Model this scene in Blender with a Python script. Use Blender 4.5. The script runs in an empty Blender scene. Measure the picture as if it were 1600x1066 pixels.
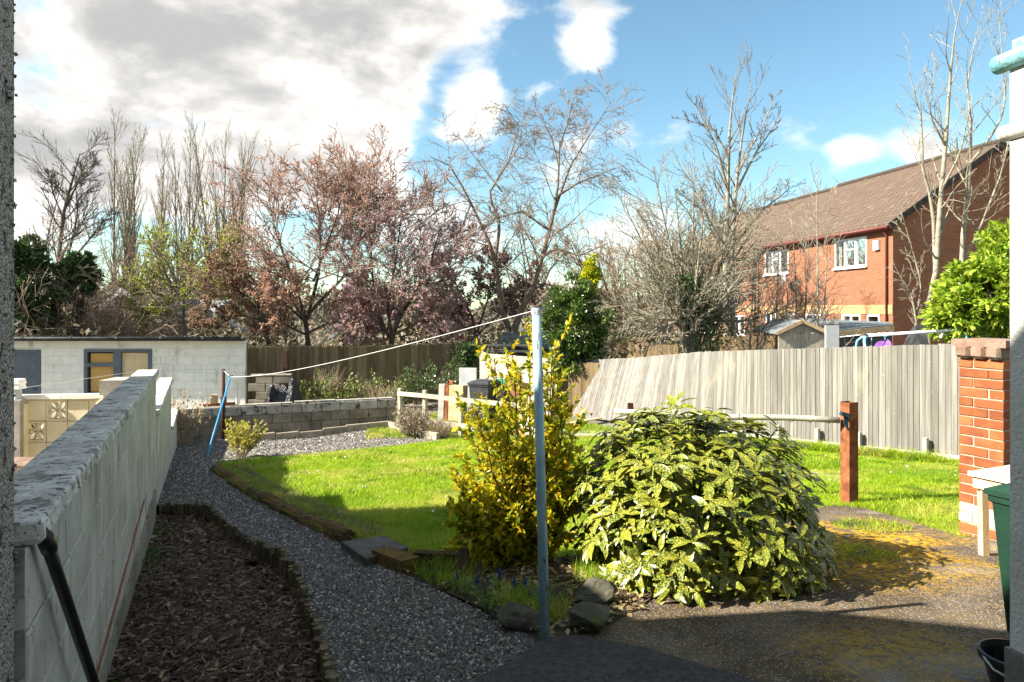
import bpy, bmesh, math, random
import numpy as np
from mathutils import Matrix, Vector

# ------------------------------------------------------------------ camera, sky, sun, exposure
SC = bpy.context.scene
COL = SC.collection
F_PX, CX, HY = 1067.0, 800.0, 482.0          # focal length, principal column and horizon row on a 1600 px wide frame

cam_d = bpy.data.cameras.new('camera'); cam = bpy.data.objects.new('camera', cam_d); COL.objects.link(cam)
cam_d.sensor_width = 36.0; cam_d.lens = 36.0*F_PX/1600.0
cam_d.shift_y = -(533.0-HY)/1600.0
cam_d.clip_start = 0.05; cam_d.clip_end = 3000
cam.location = (0, 0, 0); cam.rotation_euler = (math.pi/2, 0, 0)
SC.camera = cam

SUN_EL = math.radians(37.0)
SUN_H = np.array([-0.985, -0.17]); SUN_H = SUN_H/np.linalg.norm(SUN_H)
SUN = np.array([SUN_H[0]*math.cos(SUN_EL), SUN_H[1]*math.cos(SUN_EL), math.sin(SUN_EL)])
sun_d = bpy.data.lights.new('sun', 'SUN'); sun = bpy.data.objects.new('sun', sun_d); COL.objects.link(sun)
sun_d.energy = 2.4; sun_d.angle = math.radians(0.53); sun_d.color = (1.0, 0.93, 0.82)
sun.rotation_euler = Vector(SUN).to_track_quat('Z', 'Y').to_euler()
SC.view_settings.view_transform = 'Standard'; SC.view_settings.look = 'None'
SC.view_settings.gamma = 1.0; SC.view_settings.use_curve_mapping = False
SC.view_settings.exposure = 2.8
SC.cycles.max_bounces = 8; SC.cycles.transparent_max_bounces = 8

def build_world():
    w = bpy.data.worlds.new('World'); SC.world = w; w.use_nodes = True
    nt = w.node_tree; nt.nodes.clear(); N = nt.nodes.new; L = nt.links.new
    out = N('ShaderNodeOutputWorld'); bg = N('ShaderNodeBackground'); bg.inputs[1].default_value = 0.05
    sky = N('ShaderNodeTexSky'); sky.sky_type = 'NISHITA'; sky.sun_disc = False
    sky.sun_elevation = SUN_EL; sky.sun_rotation = math.atan2(SUN_H[0], SUN_H[1])
    sky.air_density = 1.0; sky.dust_density = 0.4; sky.ozone_density = 1.7
    tc = N('ShaderNodeTexCoord')
    def math_(op, a, b=None, c=None):
        m = N('ShaderNodeMath'); m.operation = op
        for i, v in enumerate((a, b, c)):
            if v is None: continue
            if isinstance(v, (int, float)): m.inputs[i].default_value = v
            else: L(v, m.inputs[i])
        return m.outputs[0]
    def smooth(v, lo, hi):
        m = N('ShaderNodeMapRange'); m.interpolation_type = 'SMOOTHSTEP'
        m.inputs[1].default_value = lo; m.inputs[2].default_value = hi; L(v, m.inputs[0]); return m.outputs[0]
    def noise(scale, detail, rough, zs=1.6, off=0.0, dist=0.0):
        mp = N('ShaderNodeMapping'); mp.inputs['Scale'].default_value = (1, 1, zs); mp.inputs['Location'].default_value = (off, off*.7, off*.3)
        L(tc.outputs['Generated'], mp.inputs[0])
        n = N('ShaderNodeTexNoise'); n.inputs['Scale'].default_value = scale; n.inputs['Detail'].default_value = detail
        n.inputs['Roughness'].default_value = rough; n.inputs['Distortion'].default_value = dist
        L(mp.outputs[0], n.inputs['Vector']); return n.outputs['Fac']
    def blob(px, py, inner, outer, amp):
        d = Vector((px-CX, F_PX, HY-py)).normalized()
        v = N('ShaderNodeVectorMath'); v.operation = 'DISTANCE'; v.inputs[1].default_value = d
        L(tc.outputs['Generated'], v.inputs[0])
        return math_('MULTIPLY', smooth(v.outputs['Value'], outer, inner), amp)
    bias = 0.0
    blobs = [(60, 70, .05, .26, .17), (330, 60, .05, .30, .21), (540, 175, .04, .17, .23), (370, 215, .05, .20, .20), (230, 120, .05, .25, .16),
             (690, 0, .03, .10, .14), (70, 215, .02, .12, .14), (742, 145, .01, .065, .24), (925, 72, .01, .08, .20), (855, 150, .01, .06, .10),
             (1335, 245, .01, .05, .20), (1290, 75, .005, .05, .14), (1420, 225, .01, .06, .13), (60, 290, .02, .10, .16), (520, 60, .05, .25, .14),
             (1250, 300, .02, .09, .10), (640, 320, .03, .20, .08), (1000, 350, .03, .20, .15), (860, 300, .01, .08, .12), (1060, 180, .005, .05, .12), (1490, 270, .01, .10, .16), (730, 205, .01, .06, .16), (610, 70, .04, .12, .12)]
    blobs += [(1250, 120, .10, .62, -.16), (160, 195, .02, .11, -.22), (430, 300, .02, .12, -.12), (690, 112, .01, .07, -.16), (640, 250, .02, .12, -.16), (110, 20, .02, .10, -.10)]
    acc = None
    for b in blobs:
        o = blob(*b); acc = o if acc is None else math_('ADD', acc, o)
    n1 = noise(4.5, 9.0, .56, 1.9, 3.1, .25)
    tot = math_('ADD', n1, math_('MINIMUM', acc, 0.22))
    mask = smooth(tot, .475, .66)
    n2 = noise(6.0, 7.0, .55, 2.0, 9.7, .3)
    core = smooth(math_('ADD', math_('MULTIPLY', tot, .8), math_('MULTIPLY', n2, .55)),   .63, .97)
    cc = N('ShaderNodeMix'); cc.data_type = 'RGBA'
    cc.inputs[6].default_value = (5.0, 4.75, 4.4, 1); cc.inputs[7].default_value = (1.75, 1.75, 1.74, 1)
    L(core, cc.inputs[0])
    mx = N('ShaderNodeMix'); mx.data_type = 'RGBA'
    tint = N('ShaderNodeMix'); tint.data_type = 'RGBA'; tint.blend_type = 'MULTIPLY'; tint.inputs[0].default_value = 1.0; tint.inputs[7].default_value = (.56, .675, .62, 1); L(sky.outputs[0], tint.inputs[6])
    L(mask, mx.inputs[0]); L(tint.outputs[2], mx.inputs[6]); L(cc.outputs[2], mx.inputs[7])
    L(mx.outputs[2], bg.inputs[0]); L(bg.outputs[0], out.inputs[0])
build_world()

# ------------------------------------------------------------------ placement helpers
def P(px, py, d):                       # the point of a pixel's ray at depth d
    return np.array([(px-CX)*d/F_PX, d, (HY-py)*d/F_PX])
def sstep(t):
    t = np.clip(t, 0, 1); return t*t*(3-2*t)
def zt(x, y):                           # the garden falls away from the house, then levels out
    x = np.asarray(x, float); y = np.asarray(y, float)
    lim = 15.4 + 2.0*sstep((-3.5-x)/3.0)
    yy = np.minimum(y, lim)
    return -1.28 - .105*yy + .02*np.clip(x, -9, 9)
def G(px, py, dz=0.0):                  # a pixel's ray meets the garden plane
    d = (1.28-dz)/((py-HY)/F_PX - .105 + .02*(px-CX)/F_PX)
    return np.array([(px-CX)*d/F_PX, d, (HY-py)*d/F_PX])
def g2(px, py): return tuple(G(px, py)[:2])

# ------------------------------------------------------------------ mesh helpers
def mesh_np(name, V, groups, smooth=False):
    me = bpy.data.meshes.new(name)
    V = np.asarray(V, np.float32)
    groups = [np.asarray(g, np.int32) for g in groups if len(g)]
    me.vertices.add(len(V)); me.vertices.foreach_set('co', V.ravel())
    nl = sum(g.size for g in groups); npo = sum(len(g) for g in groups)
    me.loops.add(nl); me.polygons.add(npo)
    me.loops.foreach_set('vertex_index', np.concatenate([g.ravel() for g in groups]))
    st = []; o = 0
    for g in groups:
        st.append(o+np.arange(len(g), dtype=np.int32)*g.shape[1]); o += g.size
    me.polygons.foreach_set('loop_start', np.concatenate(st).astype(np.int32))
    if smooth: me.polygons.foreach_set('use_smooth', np.ones(npo, bool))
    me.update(calc_edges=True)
    return me

WL = {}                                  # world location of objects that parent others (parents only translate)
def link(o, parent):
    COL.objects.link(o)
    if parent is not None: o.parent = parent
def thing(name, label, cat, loc, group=None):
    o = bpy.data.objects.new(name, None); COL.objects.link(o); o.empty_display_size = .2
    o.location = tuple(float(v) for v in loc); WL[o.name] = np.array(loc, float)
    tag(o, label, cat, group); return o
def tag(o, label=None, cat=None, group=None, kind=None):
    if label: o['label'] = label
    if cat: o['category'] = cat
    if group: o['group'] = group
    if kind: o['kind'] = kind
    return o
def put(name, me, mat, parent=None, loc=None):        # mesh holds world coordinates; re-based on loc or on the parent
    o = bpy.data.objects.new(name, me)
    base = np.zeros(3) if parent is None else WL[parent.name]
    if loc is None: loc = base
    loc = np.array(loc, float)
    if np.abs(loc).sum() > 0:
        me.transform(Matrix.Translation(Vector(-loc)))
    o.location = Vector(loc-base); WL[o.name] = loc
    if mat is not None and len(me.materials) == 0: me.materials.append(mat)
    link(o, parent); WL[o.name] = loc
    return o
def piece(name, me, parent, loc, X=None, Z=None, scale=(1, 1, 1)):    # shared mesh data set at a place with its own axes
    o = bpy.data.objects.new(name, me)
    base = np.zeros(3) if parent is None else WL[parent.name]
    if X is None: X = np.array([1., 0, 0])
    if Z is None: Z = np.array([0, 0, 1.])
    X = np.array(X, float); X /= np.linalg.norm(X)
    Y = np.cross(np.array(Z, float), X); Y /= np.linalg.norm(Y); Z = np.cross(X, Y)
    l = np.array(loc, float)-base
    o.matrix_basis = Matrix(((X[0]*scale[0], Y[0]*scale[1], Z[0]*scale[2], l[0]), (X[1]*scale[0], Y[1]*scale[1], Z[1]*scale[2], l[1]),
                             (X[2]*scale[0], Y[2]*scale[1], Z[2]*scale[2], l[2]), (0, 0, 0, 1)))
    link(o, parent); WL[o.name] = np.array(loc, float)
    return o

class MB:
    def __init__(s): s.v = []; s.f = []
    def add(s, V, F):
        n = len(s.v); s.v += [tuple(map(float, p)) for p in V]; s.f += [tuple(int(i)+n for i in f) for f in F]; return s
    def box(s, c, size, X=(1, 0, 0), Z=(0, 0, 1)):
        X = np.array(X, float); X /= np.linalg.norm(X); Z = np.array(Z, float)
        Y = np.cross(Z, X); Y /= np.linalg.norm(Y); Z = np.cross(X, Y); c = np.array(c, float)
        h = np.array(size)/2.0
        V = [c+X*(a*h[0])+Y*(b*h[1])+Z*(d*h[2]) for d in (-1, 1) for b in (-1, 1) for a in (-1, 1)]
        return s.add(V, [(0, 2, 3, 1), (4, 5, 7, 6), (0, 1, 5, 4), (2, 6, 7, 3), (0, 4, 6, 2), (1, 3, 7, 5)])
    def beam(s, a, b, w, h, up=(0, 0, 1)):
        a = np.array(a, float); b = np.array(b, float)
        return s.box((a+b)/2, (np.linalg.norm(b-a), w, h), b-a, up)
    def tube(s, pts, r, n=8, cap=True):
        pts = np.array(pts, float); k = len(pts); r = np.broadcast_to(np.array(r, float), (k,))
        T = np.gradient(pts, axis=0); T /= np.linalg.norm(T, axis=1)[:, None]
        ref = np.array([0, 0, 1.]) if abs((pts[-1]-pts[0])[2]) < .8*np.linalg.norm(pts[-1]-pts[0]) else np.array([1., 0, 0])
        A = np.cross(T, ref); A /= np.linalg.norm(A, axis=1)[:, None]; B = np.cross(T, A)
        V = []; Fc = []
        for i in range(k):
            for j in range(n):
                a = 2*math.pi*j/n; V.append(pts[i]+r[i]*(math.cos(a)*A[i]+math.sin(a)*B[i]))
        for i in range(k-1):
            for j in range(n):
                j2 = (j+1) % n; Fc.append((i*n+j, i*n+j2, (i+1)*n+j2, (i+1)*n+j))
        if cap: Fc.append(tuple(range(n-1, -1, -1))); Fc.append(tuple((k-1)*n+j for j in range(n)))
        return s.add(V, Fc)
    def prism(s, poly, off):             # a planar polygon (3-D points) pushed along off
        poly = [np.array(p, float) for p in poly]; n = len(poly); off = np.array(off, float)
        V = poly+[p+off for p in poly]
        Fc = [tuple(range(n-1, -1, -1)), tuple(range(n, 2*n))]+[(i, (i+1) % n, n+(i+1) % n, n+i) for i in range(n)]
        return s.add(V, Fc)
    def mesh(s, name, smooth=False):
        me = bpy.data.meshes.new(name); me.from_pydata(s.v, [], s.f); me.update()
        bm = bmesh.new(); bm.from_mesh(me); bmesh.ops.recalc_face_normals(bm, faces=bm.faces); bm.to_mesh(me); bm.free()
        if smooth: me.polygons.foreach_set('use_smooth', np.ones(len(me.polygons), bool))
        return me
    def build(s, name, mat, parent=None, loc=None, smooth=False):
        return put(name, s.mesh(name, smooth), mat, parent, loc)

def cbox(name, sx, sy, sz, ch, mat, jit=0.0, seed=0):    # a box with worn edges
    bm = bmesh.new(); bmesh.ops.create_cube(bm, size=1.0)
    for v in bm.verts: v.co = Vector((v.co.x*sx, v.co.y*sy, v.co.z*sz))
    bmesh.ops.bevel(bm, geom=list(bm.edges), offset=ch, segments=1, affect='EDGES', profile=.5)
    if jit:
        rr = random.Random(seed)
        for v in bm.verts: v.co += Vector((rr.uniform(-jit, jit), rr.uniform(-jit, jit), rr.uniform(-jit, jit)))
    me = bpy.data.meshes.new(name); bm.to_mesh(me); bm.free()
    if mat: me.materials.append(mat)
    return me

def rough_box(name, sx, sy, sz, mat, amp, seed, cuts=4):      # a worn stone: subdivided box with rounded, noisy faces
    bm = bmesh.new(); bmesh.ops.create_cube(bm, size=1.0); bmesh.ops.subdivide_edges(bm, edges=list(bm.edges), cuts=cuts, use_grid_fill=True); rr = random.Random(seed); ph = [rr.uniform(0, 6.28) for _ in range(6)]
    for v in bm.verts:
        c = v.co; q = Vector((c.x*sx, c.y*sy, c.z*sz)); rd = 1-.16*((abs(c.x*2)**6)*(abs(c.z*2)**4))-.22*((abs(c.y*2)**4)*(abs(c.z*2)**4))
        q = Vector((q.x, q.y*rd, q.z*rd)); n = Vector((c.x/sx, c.y/sy, c.z/sz)).normalized()
        v.co = q+n*(amp*(math.sin(q.x*31+ph[0])*math.sin(q.y*43+ph[1])+.7*math.sin(q.x*67+q.z*50+ph[2])+.6*rr.uniform(-1, 1)))
    me = bpy.data.meshes.new(name); bm.to_mesh(me); bm.free(); me.materials.append(mat); return me
def unit(a): return a/np.maximum(np.linalg.norm(a, axis=-1, keepdims=True), 1e-9)
def scatter(LV, LF, Pn, X, Z, S):
    m = len(Pn); X = unit(X); Y = unit(np.cross(Z, X)); Z = np.cross(X, Y)
    S = np.asarray(S, float)
    if S.ndim == 1: S = np.repeat(S[:, None], 3, 1)
    V = Pn[:, None]+LV[None, :, 0:1]*S[:, None, 0:1]*X[:, None]+LV[None, :, 1:2]*S[:, None, 1:2]*Y[:, None]+LV[None, :, 2:3]*S[:, None, 2:3]*Z[:, None]
    Fc = (LF[None]+(np.arange(m)*len(LV))[:, None, None]).reshape(-1, LF.shape[1])
    return V.reshape(-1, 3), Fc
def inpoly(x, y, poly):
    r = np.zeros(len(x), bool); n = len(poly)
    for i in range(n):
        x1, y1 = poly[i]; x2, y2 = poly[(i+1) % n]
        if y1 == y2: continue
        c = ((y1 > y) != (y2 > y)) & (x < (x2-x1)*(y-y1)/(y2-y1)+x1); r ^= c
    return r
def rand_in(rng, poly, n, dens=None):
    p = np.array(poly); lo = p.min(0); hi = p.max(0); xs = []; ys = []; tot = 0
    for _ in range(60):
        x = rng.uniform(lo[0], hi[0], n*2); y = rng.uniform(lo[1], hi[1], n*2)
        k = inpoly(x, y, poly)
        if dens is not None: k &= rng.random(len(x)) < dens(x, y)
        xs.append(x[k]); ys.append(y[k]); tot += k.sum()
        if tot >= n: break
    return np.concatenate(xs)[:n], np.concatenate(ys)[:n]
def sheet(name, poly, dz, mat, cell=.5, parent=None, kind='structure', label=None, relief=0.0, seed=1):
    p = np.array(poly); lo = np.floor(p.min(0)/cell)*cell; hi = p.max(0)
    mb = MB(); key = {}; V = []; Fc = []
    def vid(q):
        k = (round(q[0], 4), round(q[1], 4))
        if k not in key: key[k] = len(V); V.append(k)
        return key[k]
    def clip(pts, ax, val, keep_gt):
        out = []
        for i in range(len(pts)):
            a = pts[i]; b = pts[(i+1) % len(pts)]
            ia = (a[ax] >= val) if keep_gt else (a[ax] <= val); ib = (b[ax] >= val) if keep_gt else (b[ax] <= val)
            if ia: out.append(a)
            if ia != ib:
                t = (val-a[ax])/(b[ax]-a[ax]); q = [a[0]+t*(b[0]-a[0]), a[1]+t*(b[1]-a[1])]; q[ax] = val; out.append(tuple(q))
        return out
    base = [tuple(map(float, q)) for q in poly]
    x = lo[0]
    while x < hi[0]:
        col = clip(clip(base, 0, x, True), 0, x+cell, False) if True else None
        if len(col) >= 3:
            y = lo[1]
            while y < hi[1]:
                c = clip(clip(col, 1, y, True), 1, y+cell, False)
                if len(c) >= 3:
                    ids = []
                    for q in c:
                        i = vid(q)
                        if not ids or ids[-1] != i: ids.append(i)
                    if len(ids) > 1 and ids[0] == ids[-1]: ids.pop()
                    if len(set(ids)) >= 3 and len(set(ids)) == len(ids): Fc.append(tuple(ids))
                y += cell
        x += cell
    V2 = np.array(V); Z = zt(V2[:, 0], V2[:, 1])+dz
    if relief:
        Z = Z+relief*(np.sin(V2[:, 0]*3.1+seed)*np.cos(V2[:, 1]*2.3+seed*2)+.5*np.sin(V2[:, 0]*7.7+V2[:, 1]*5.1))
    me = bpy.data.meshes.new(name); me.from_pydata([(a, b, c) for (a, b), c in zip(V, Z)], [], Fc); me.update()
    bm = bmesh.new(); bm.from_mesh(me); bmesh.ops.recalc_face_normals(bm, faces=bm.faces)
    for f in bm.faces:
        if f.normal.z < 0: f.normal_flip()
    bm.to_mesh(me); bm.free(); me.polygons.foreach_set('use_smooth', np.ones(len(me.polygons), bool))
    o = put(name, me, mat, parent)
    tag(o, label, None, None, kind); return o

# ------------------------------------------------------------------ branching
def limb_levels(rng, base, dirs, L, R, levels, first=None):
    """Grow every branch of one order at once. Returns [(points (m,k,3), radii (m,k))] per order."""
    out = []
    if first is not None:
        fp, fr_ = first; base = fp[:, 0]; dirs = fp[:, 1]-fp[:, 0]; L = np.linalg.norm(np.diff(fp, axis=1), axis=2).sum(1); R = fr_[:, 0]
    base = np.atleast_2d(base).astype(float); dirs = unit(np.atleast_2d(dirs).astype(float))
    m = len(base); L = np.broadcast_to(np.asarray(L, float), (m,)).copy(); R = np.broadcast_to(np.asarray(R, float), (m,)).copy()
    for li, lv in enumerate(levels):
        m = len(base); k = lv['k']
        pts = np.zeros((m, k+1, 3)); pts[:, 0] = base; d = dirs.copy(); ds = np.zeros((m, k+1, 3)); ds[:, 0] = d
        bend = rng.normal(0, lv.get('bend', 0), (m, 3))
        for i in range(k):
            d = unit(d+rng.normal(0, lv['curve'], (m, 3))+bend+np.array([0, 0, lv.get('up', 0)])); ds[:, i+1] = d
            pts[:, i+1] = pts[:, i]+d*(L/k)[:, None]
        t = np.linspace(0, 1, k+1); rad = R[:, None]*(1-(1-lv.get('tip', .25))*t[None])
        if li == 0 and first is not None:
            pts, rad = first; k = pts.shape[1]-1; ds = np.zeros_like(pts); ds[:, 1:] = unit(np.diff(pts, axis=1)); ds[:, 0] = ds[:, 1]
        rad = np.maximum(rad, lv.get('rmin', .002)); out.append((pts, rad))
        if li == len(levels)-1: break
        n = lv['n']; tt = lv['t0']+(lv.get('t1', 1.0)-lv['t0'])*((np.arange(n)[None]+rng.random((m, n)))/n)
        f = tt*k; i0 = np.clip(f.astype(int), 0, k-1); fr = (f-i0)[..., None]; idx = np.arange(m)[:, None]
        nb = pts[idx, i0]*(1-fr)+pts[idx, i0+1]*fr; nd = ds[idx, np.minimum(i0+1, k)]
        rnd = rng.normal(0, 1, (m, n, 3)); side = unit(rnd-(rnd*nd).sum(-1, keepdims=True)*nd)
        ang = lv['ang']+rng.normal(0, lv.get('angj', .15), (m, n))
        cd = nd*np.cos(ang)[..., None]+side*np.sin(ang)[..., None]
        cl = L[:, None]*lv['lr']*(1-lv.get('lt', .4)*(tt-lv['t0'])/(1.001-lv['t0']))*rng.uniform(.65, 1.25, (m, n))
        rr = np.take_along_axis(rad, i0, 1)*lv.get('rr', .55)
        keep = np.ones((m, n), bool)
        if lv.get('keep'): keep = rng.random((m, n)) < lv['keep']
        base = nb[keep]; dirs = cd[keep]; L = cl[keep]; R = rr[keep]
    return out
def guided(lines, k=9):                 # limbs given as [(px, py, depth, radius), ...] resampled to k steps
    A = []; B = []
    for ln in lines:
        q = np.array([P(a, b, c) for a, b, c, r in ln]); r = np.array([v[3] for v in ln])
        s = np.concatenate([[0], np.cumsum(np.linalg.norm(np.diff(q, axis=0), axis=1))]); t = np.linspace(0, s[-1], k+1)
        A.append(np.stack([np.interp(t, s, q[:, i]) for i in range(3)], 1)); B.append(np.interp(t, s, r))
    return np.array(A), np.array(B)
def tubes_np(pts, rad, n):
    m, k, _ = pts.shape
    T = np.gradient(pts, axis=1); T = unit(T); ax = unit(pts[:, -1]-pts[:, 0])
    ref = np.where(np.abs(ax[:, 2:3]) < .85, np.array([[0, 0, 1.]]), np.array([[1., 0, 0]]))[:, None]
    A = unit(np.cross(T, ref)); B = np.cross(T, A)
    a = 2*np.pi*np.arange(n)/n
    V = pts[:, :, None]+rad[:, :, None, None]*(np.cos(a)[None, None, :, None]*A[:, :, None]+np.sin(a)[None, None, :, None]*B[:, :, None])
    j = np.arange(n); j2 = (j+1) % n; i = np.arange(k-1)[:, None]
    q = np.stack([i*n+j, i*n+j2, (i+1)*n+j2, (i+1)*n+j], -1).reshape(-1, 4)
    Fc = (q[None]+(np.arange(m)*k*n)[:, None, None]).reshape(-1, 4)
    return V.reshape(-1, 3), Fc
def join(parts):
    Vs = []; Fs = []; o = 0
    for V, Fc in parts:
        Vs.append(V); Fs.append(Fc+o); o += len(V)
    return np.concatenate(Vs), Fs
def tips(lv, n_per, rng, t0=.2):
    pts, _ = lv; m, k, _ = pts.shape
    f = (t0+(1-t0)*rng.random((m, n_per)))*(k-1); i0 = np.clip(f.astype(int), 0, k-2); fr = (f-i0)[..., None]; idx = np.arange(m)[:, None]
    p = pts[idx, i0]*(1-fr)+pts[idx, i0+1]*fr; d = unit(pts[idx, i0+1]-pts[idx, i0])
    return p.reshape(-1, 3), d.reshape(-1, 3)
LEAF2 = (np.array([[0, 0, 0], [.45, .28, .06], [1, 0, -.05], [.45, -.28, .06]]), np.array([[0, 3, 1], [3, 2, 1]]))
LEAFB = (np.array([[0, 0, 0], [.28, .20, .05], [.30, 0, 0], [.28, -.20, .05], [.62, .19, .03], [.64, 0, -.03], [.62, -.19, .03], [1, 0, -.16]]),
         np.array([[0, 2, 1], [0, 3, 2], [1, 2, 5], [1, 5, 4], [2, 3, 6], [2, 6, 5], [4, 5, 7], [5, 6, 7]]))
def leaves(rng, p, d, size, jit=.8, sj=.35, shape=LEAF2, droop=0.0, upn=.6):
    m = len(p); X = unit(d+rng.normal(0, jit, (m, 3))+np.array([0, 0, -droop]))
    Z = unit(rng.normal(0, 1, (m, 3))*(1-upn)+np.array([0, 0, upn]))
    return scatter(shape[0], shape[1], p, X, Z, size*rng.uniform(1-sj, 1+sj, m))

# ------------------------------------------------------------------ materials
def nodes(name):
    m = bpy.data.materials.new(name); m.use_nodes = True; nt = m.node_tree
    b = nt.nodes['Principled BSDF']; return m, nt, b
class NB:
    def __init__(s, nt):
        s.nt = nt; s.N = nt.nodes.new; s.L = nt.links.new; s.pos = s.N('ShaderNodeNewGeometry')
    def noise(s, scale, detail=6, rough=.55, stretch=None, off=0, dist=0):
        n = s.N('ShaderNodeTexNoise'); n.inputs['Scale'].default_value = scale; n.inputs['Detail'].default_value = detail
        n.inputs['Roughness'].default_value = rough; n.inputs['Distortion'].default_value = dist
        mp = s.N('ShaderNodeMapping'); mp.inputs['Location'].default_value = (off, off*1.3, off*.7)
        if stretch: mp.inputs['Scale'].default_value = stretch
        s.L(s.pos.outputs['Position'], mp.inputs[0]); s.L(mp.outputs[0], n.inputs['Vector']); return n.outputs['Fac']
    def voro(s, scale, out='Distance', stretch=None, feat='F1'):
        n = s.N('ShaderNodeTexVoronoi'); n.inputs['Scale'].default_value = scale; n.feature = feat
        mp = s.N('ShaderNodeMapping')
        if stretch: mp.inputs['Scale'].default_value = stretch
        s.L(s.pos.outputs['Position'], mp.inputs[0]); s.L(mp.outputs[0], n.inputs['Vector']); return n.outputs[out]
    def rng(s, v, lo, hi, a=0., b=1.):
        m = s.N('ShaderNodeMapRange'); m.interpolation_type = 'SMOOTHSTEP'
        m.inputs[1].default_value = lo; m.inputs[2].default_value = hi; m.inputs[3].default_value = a; m.inputs[4].default_value = b
        s.L(v, m.inputs[0]); return m.outputs[0]
    def mix(s, f, a, b, mode='MIX'):
        m = s.N('ShaderNodeMix'); m.data_type = 'RGBA'; m.blend_type = mode
        for i, v in ((0, f), (6, a), (7, b)):
            if isinstance(v, (int, float)): m.inputs[i].default_value = v
            elif isinstance(v, tuple): m.inputs[i].default_value = (*v, 1) if len(v) == 3 else v
            else: s.L(v, m.inputs[i])
        return m.outputs[2]
    def math(s, op, a, b=None):
        m = s.N('ShaderNodeMath'); m.operation = op
        for i, v in enumerate((a, b)):
            if v is None: continue
            if isinstance(v, (int, float)): m.inputs[i].default_value = v
            else: s.L(v, m.inputs[i])
        return m.outputs[0]
    def bump(s, h, strength, dist, b):
        n = s.N('ShaderNodeBump'); n.inputs['Strength'].default_value = strength; n.inputs['Distance'].default_value = dist
        s.L(h, n.inputs['Height']); s.L(n.outputs[0], b.inputs['Normal'])
def mat(name, c1, c2, scale=4., detail=6, rough=.85, bump=.35, bscale=None, bdist=.01, rnd=0., layers=(), stretch=None, spec=.25, metal=0., lo=.35, hi=.65, bstretch=None):
    m, nt, b = nodes(name); n = NB(nt)
    c = n.mix(n.rng(n.noise(scale, detail, .6, stretch), lo, hi), c1, c2)
    for i, ly in enumerate(layers):
        sc, l0, h0, colr = ly[:4]; st = ly[4] if len(ly) > 4 else None
        c = n.mix(n.rng(n.noise(sc, 7, .62, st, 7.3+3.1*i), l0, h0), c, colr)
    if rnd:
        oi = n.N('ShaderNodeObjectInfo'); v = n.rng(oi.outputs['Random'], 0, 1, 1-rnd, 1+rnd)
        h = n.N('ShaderNodeHueSaturation'); n.L(v, h.inputs['Value']); n.L(c, h.inputs['Color']); c = h.outputs[0]
    n.L(c, b.inputs['Base Color']); b.inputs['Roughness'].default_value = rough; b.inputs['Specular IOR Level'].default_value = spec; b.inputs['Metallic'].default_value = metal
    if bump: n.bump(n.noise(bscale or scale*8, 5, .65, bstretch or stretch, 3.3), bump, bdist, b)
    return m
def leafmat(name, cols, trans=.35, rough=.45, spots=None, spec=.35, patch=()):
    m, nt, b = nodes(name); n = NB(nt)
    r = n.N('ShaderNodeValToRGB'); cr = r.color_ramp
    while len(cr.elements) < len(cols): cr.elements.new(.5)
    for i, c in enumerate(cols): cr.elements[i].position = i/(len(cols)-1) if len(cols) > 1 else 0; cr.elements[i].color = (*c, 1)
    oi = n.N('ShaderNodeObjectInfo'); v = n.math('FRACT', n.math('ADD', n.pos.outputs['Random Per Island'], oi.outputs['Random'])); n.L(v, r.inputs[0]); c = r.outputs[0]
    for q in patch: c = n.mix(n.math('MULTIPLY', n.rng(n.noise(q[0], 5, .6, None, q[4]), q[1], q[2]), q[5]), c, q[3])
    if spots:
        c = n.mix(n.rng(n.noise(spots[0], 3, .6), spots[1], spots[2]), c, spots[3])
    n.L(c, b.inputs['Base Color']); b.inputs['Roughness'].default_value = rough; b.inputs['Specular IOR Level'].default_value = spec
    if trans:
        t = n.N('ShaderNodeBsdfTranslucent'); n.L(c, t.inputs[0]); mx = n.N('ShaderNodeMixShader'); mx.inputs[0].default_value = trans
        n.L(b.outputs[0], mx.inputs[1]); n.L(t.outputs[0], mx.inputs[2]); n.L(mx.outputs[0], nt.nodes['Material Output'].inputs[0])
    return m
def panemat(name):                      # thin clear glazing: see-through with a reflection
    m, nt, b = nodes(name); n = NB(nt); t = n.N('ShaderNodeBsdfTransparent'); t.inputs[0].default_value = (.75, .78, .78, 1); g = n.N('ShaderNodeBsdfGlossy'); g.inputs['Roughness'].default_value = .04
    f = n.N('ShaderNodeFresnel'); f.inputs[0].default_value = 1.5; a = n.math('ADD', f.outputs[0], .10); mx = n.N('ShaderNodeMixShader'); n.L(a, mx.inputs[0]); n.L(t.outputs[0], mx.inputs[1]); n.L(g.outputs[0], mx.inputs[2]); n.L(mx.outputs[0], nt.nodes['Material Output'].inputs[0]); return m
def glassmat(name, c=(.03, .035, .04), rough=.05):
    m, nt, b = nodes(name); b.inputs['Base Color'].default_value = (*c, 1); b.inputs['Roughness'].default_value = rough; b.inputs['Specular IOR Level'].default_value = .9; return m
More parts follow.
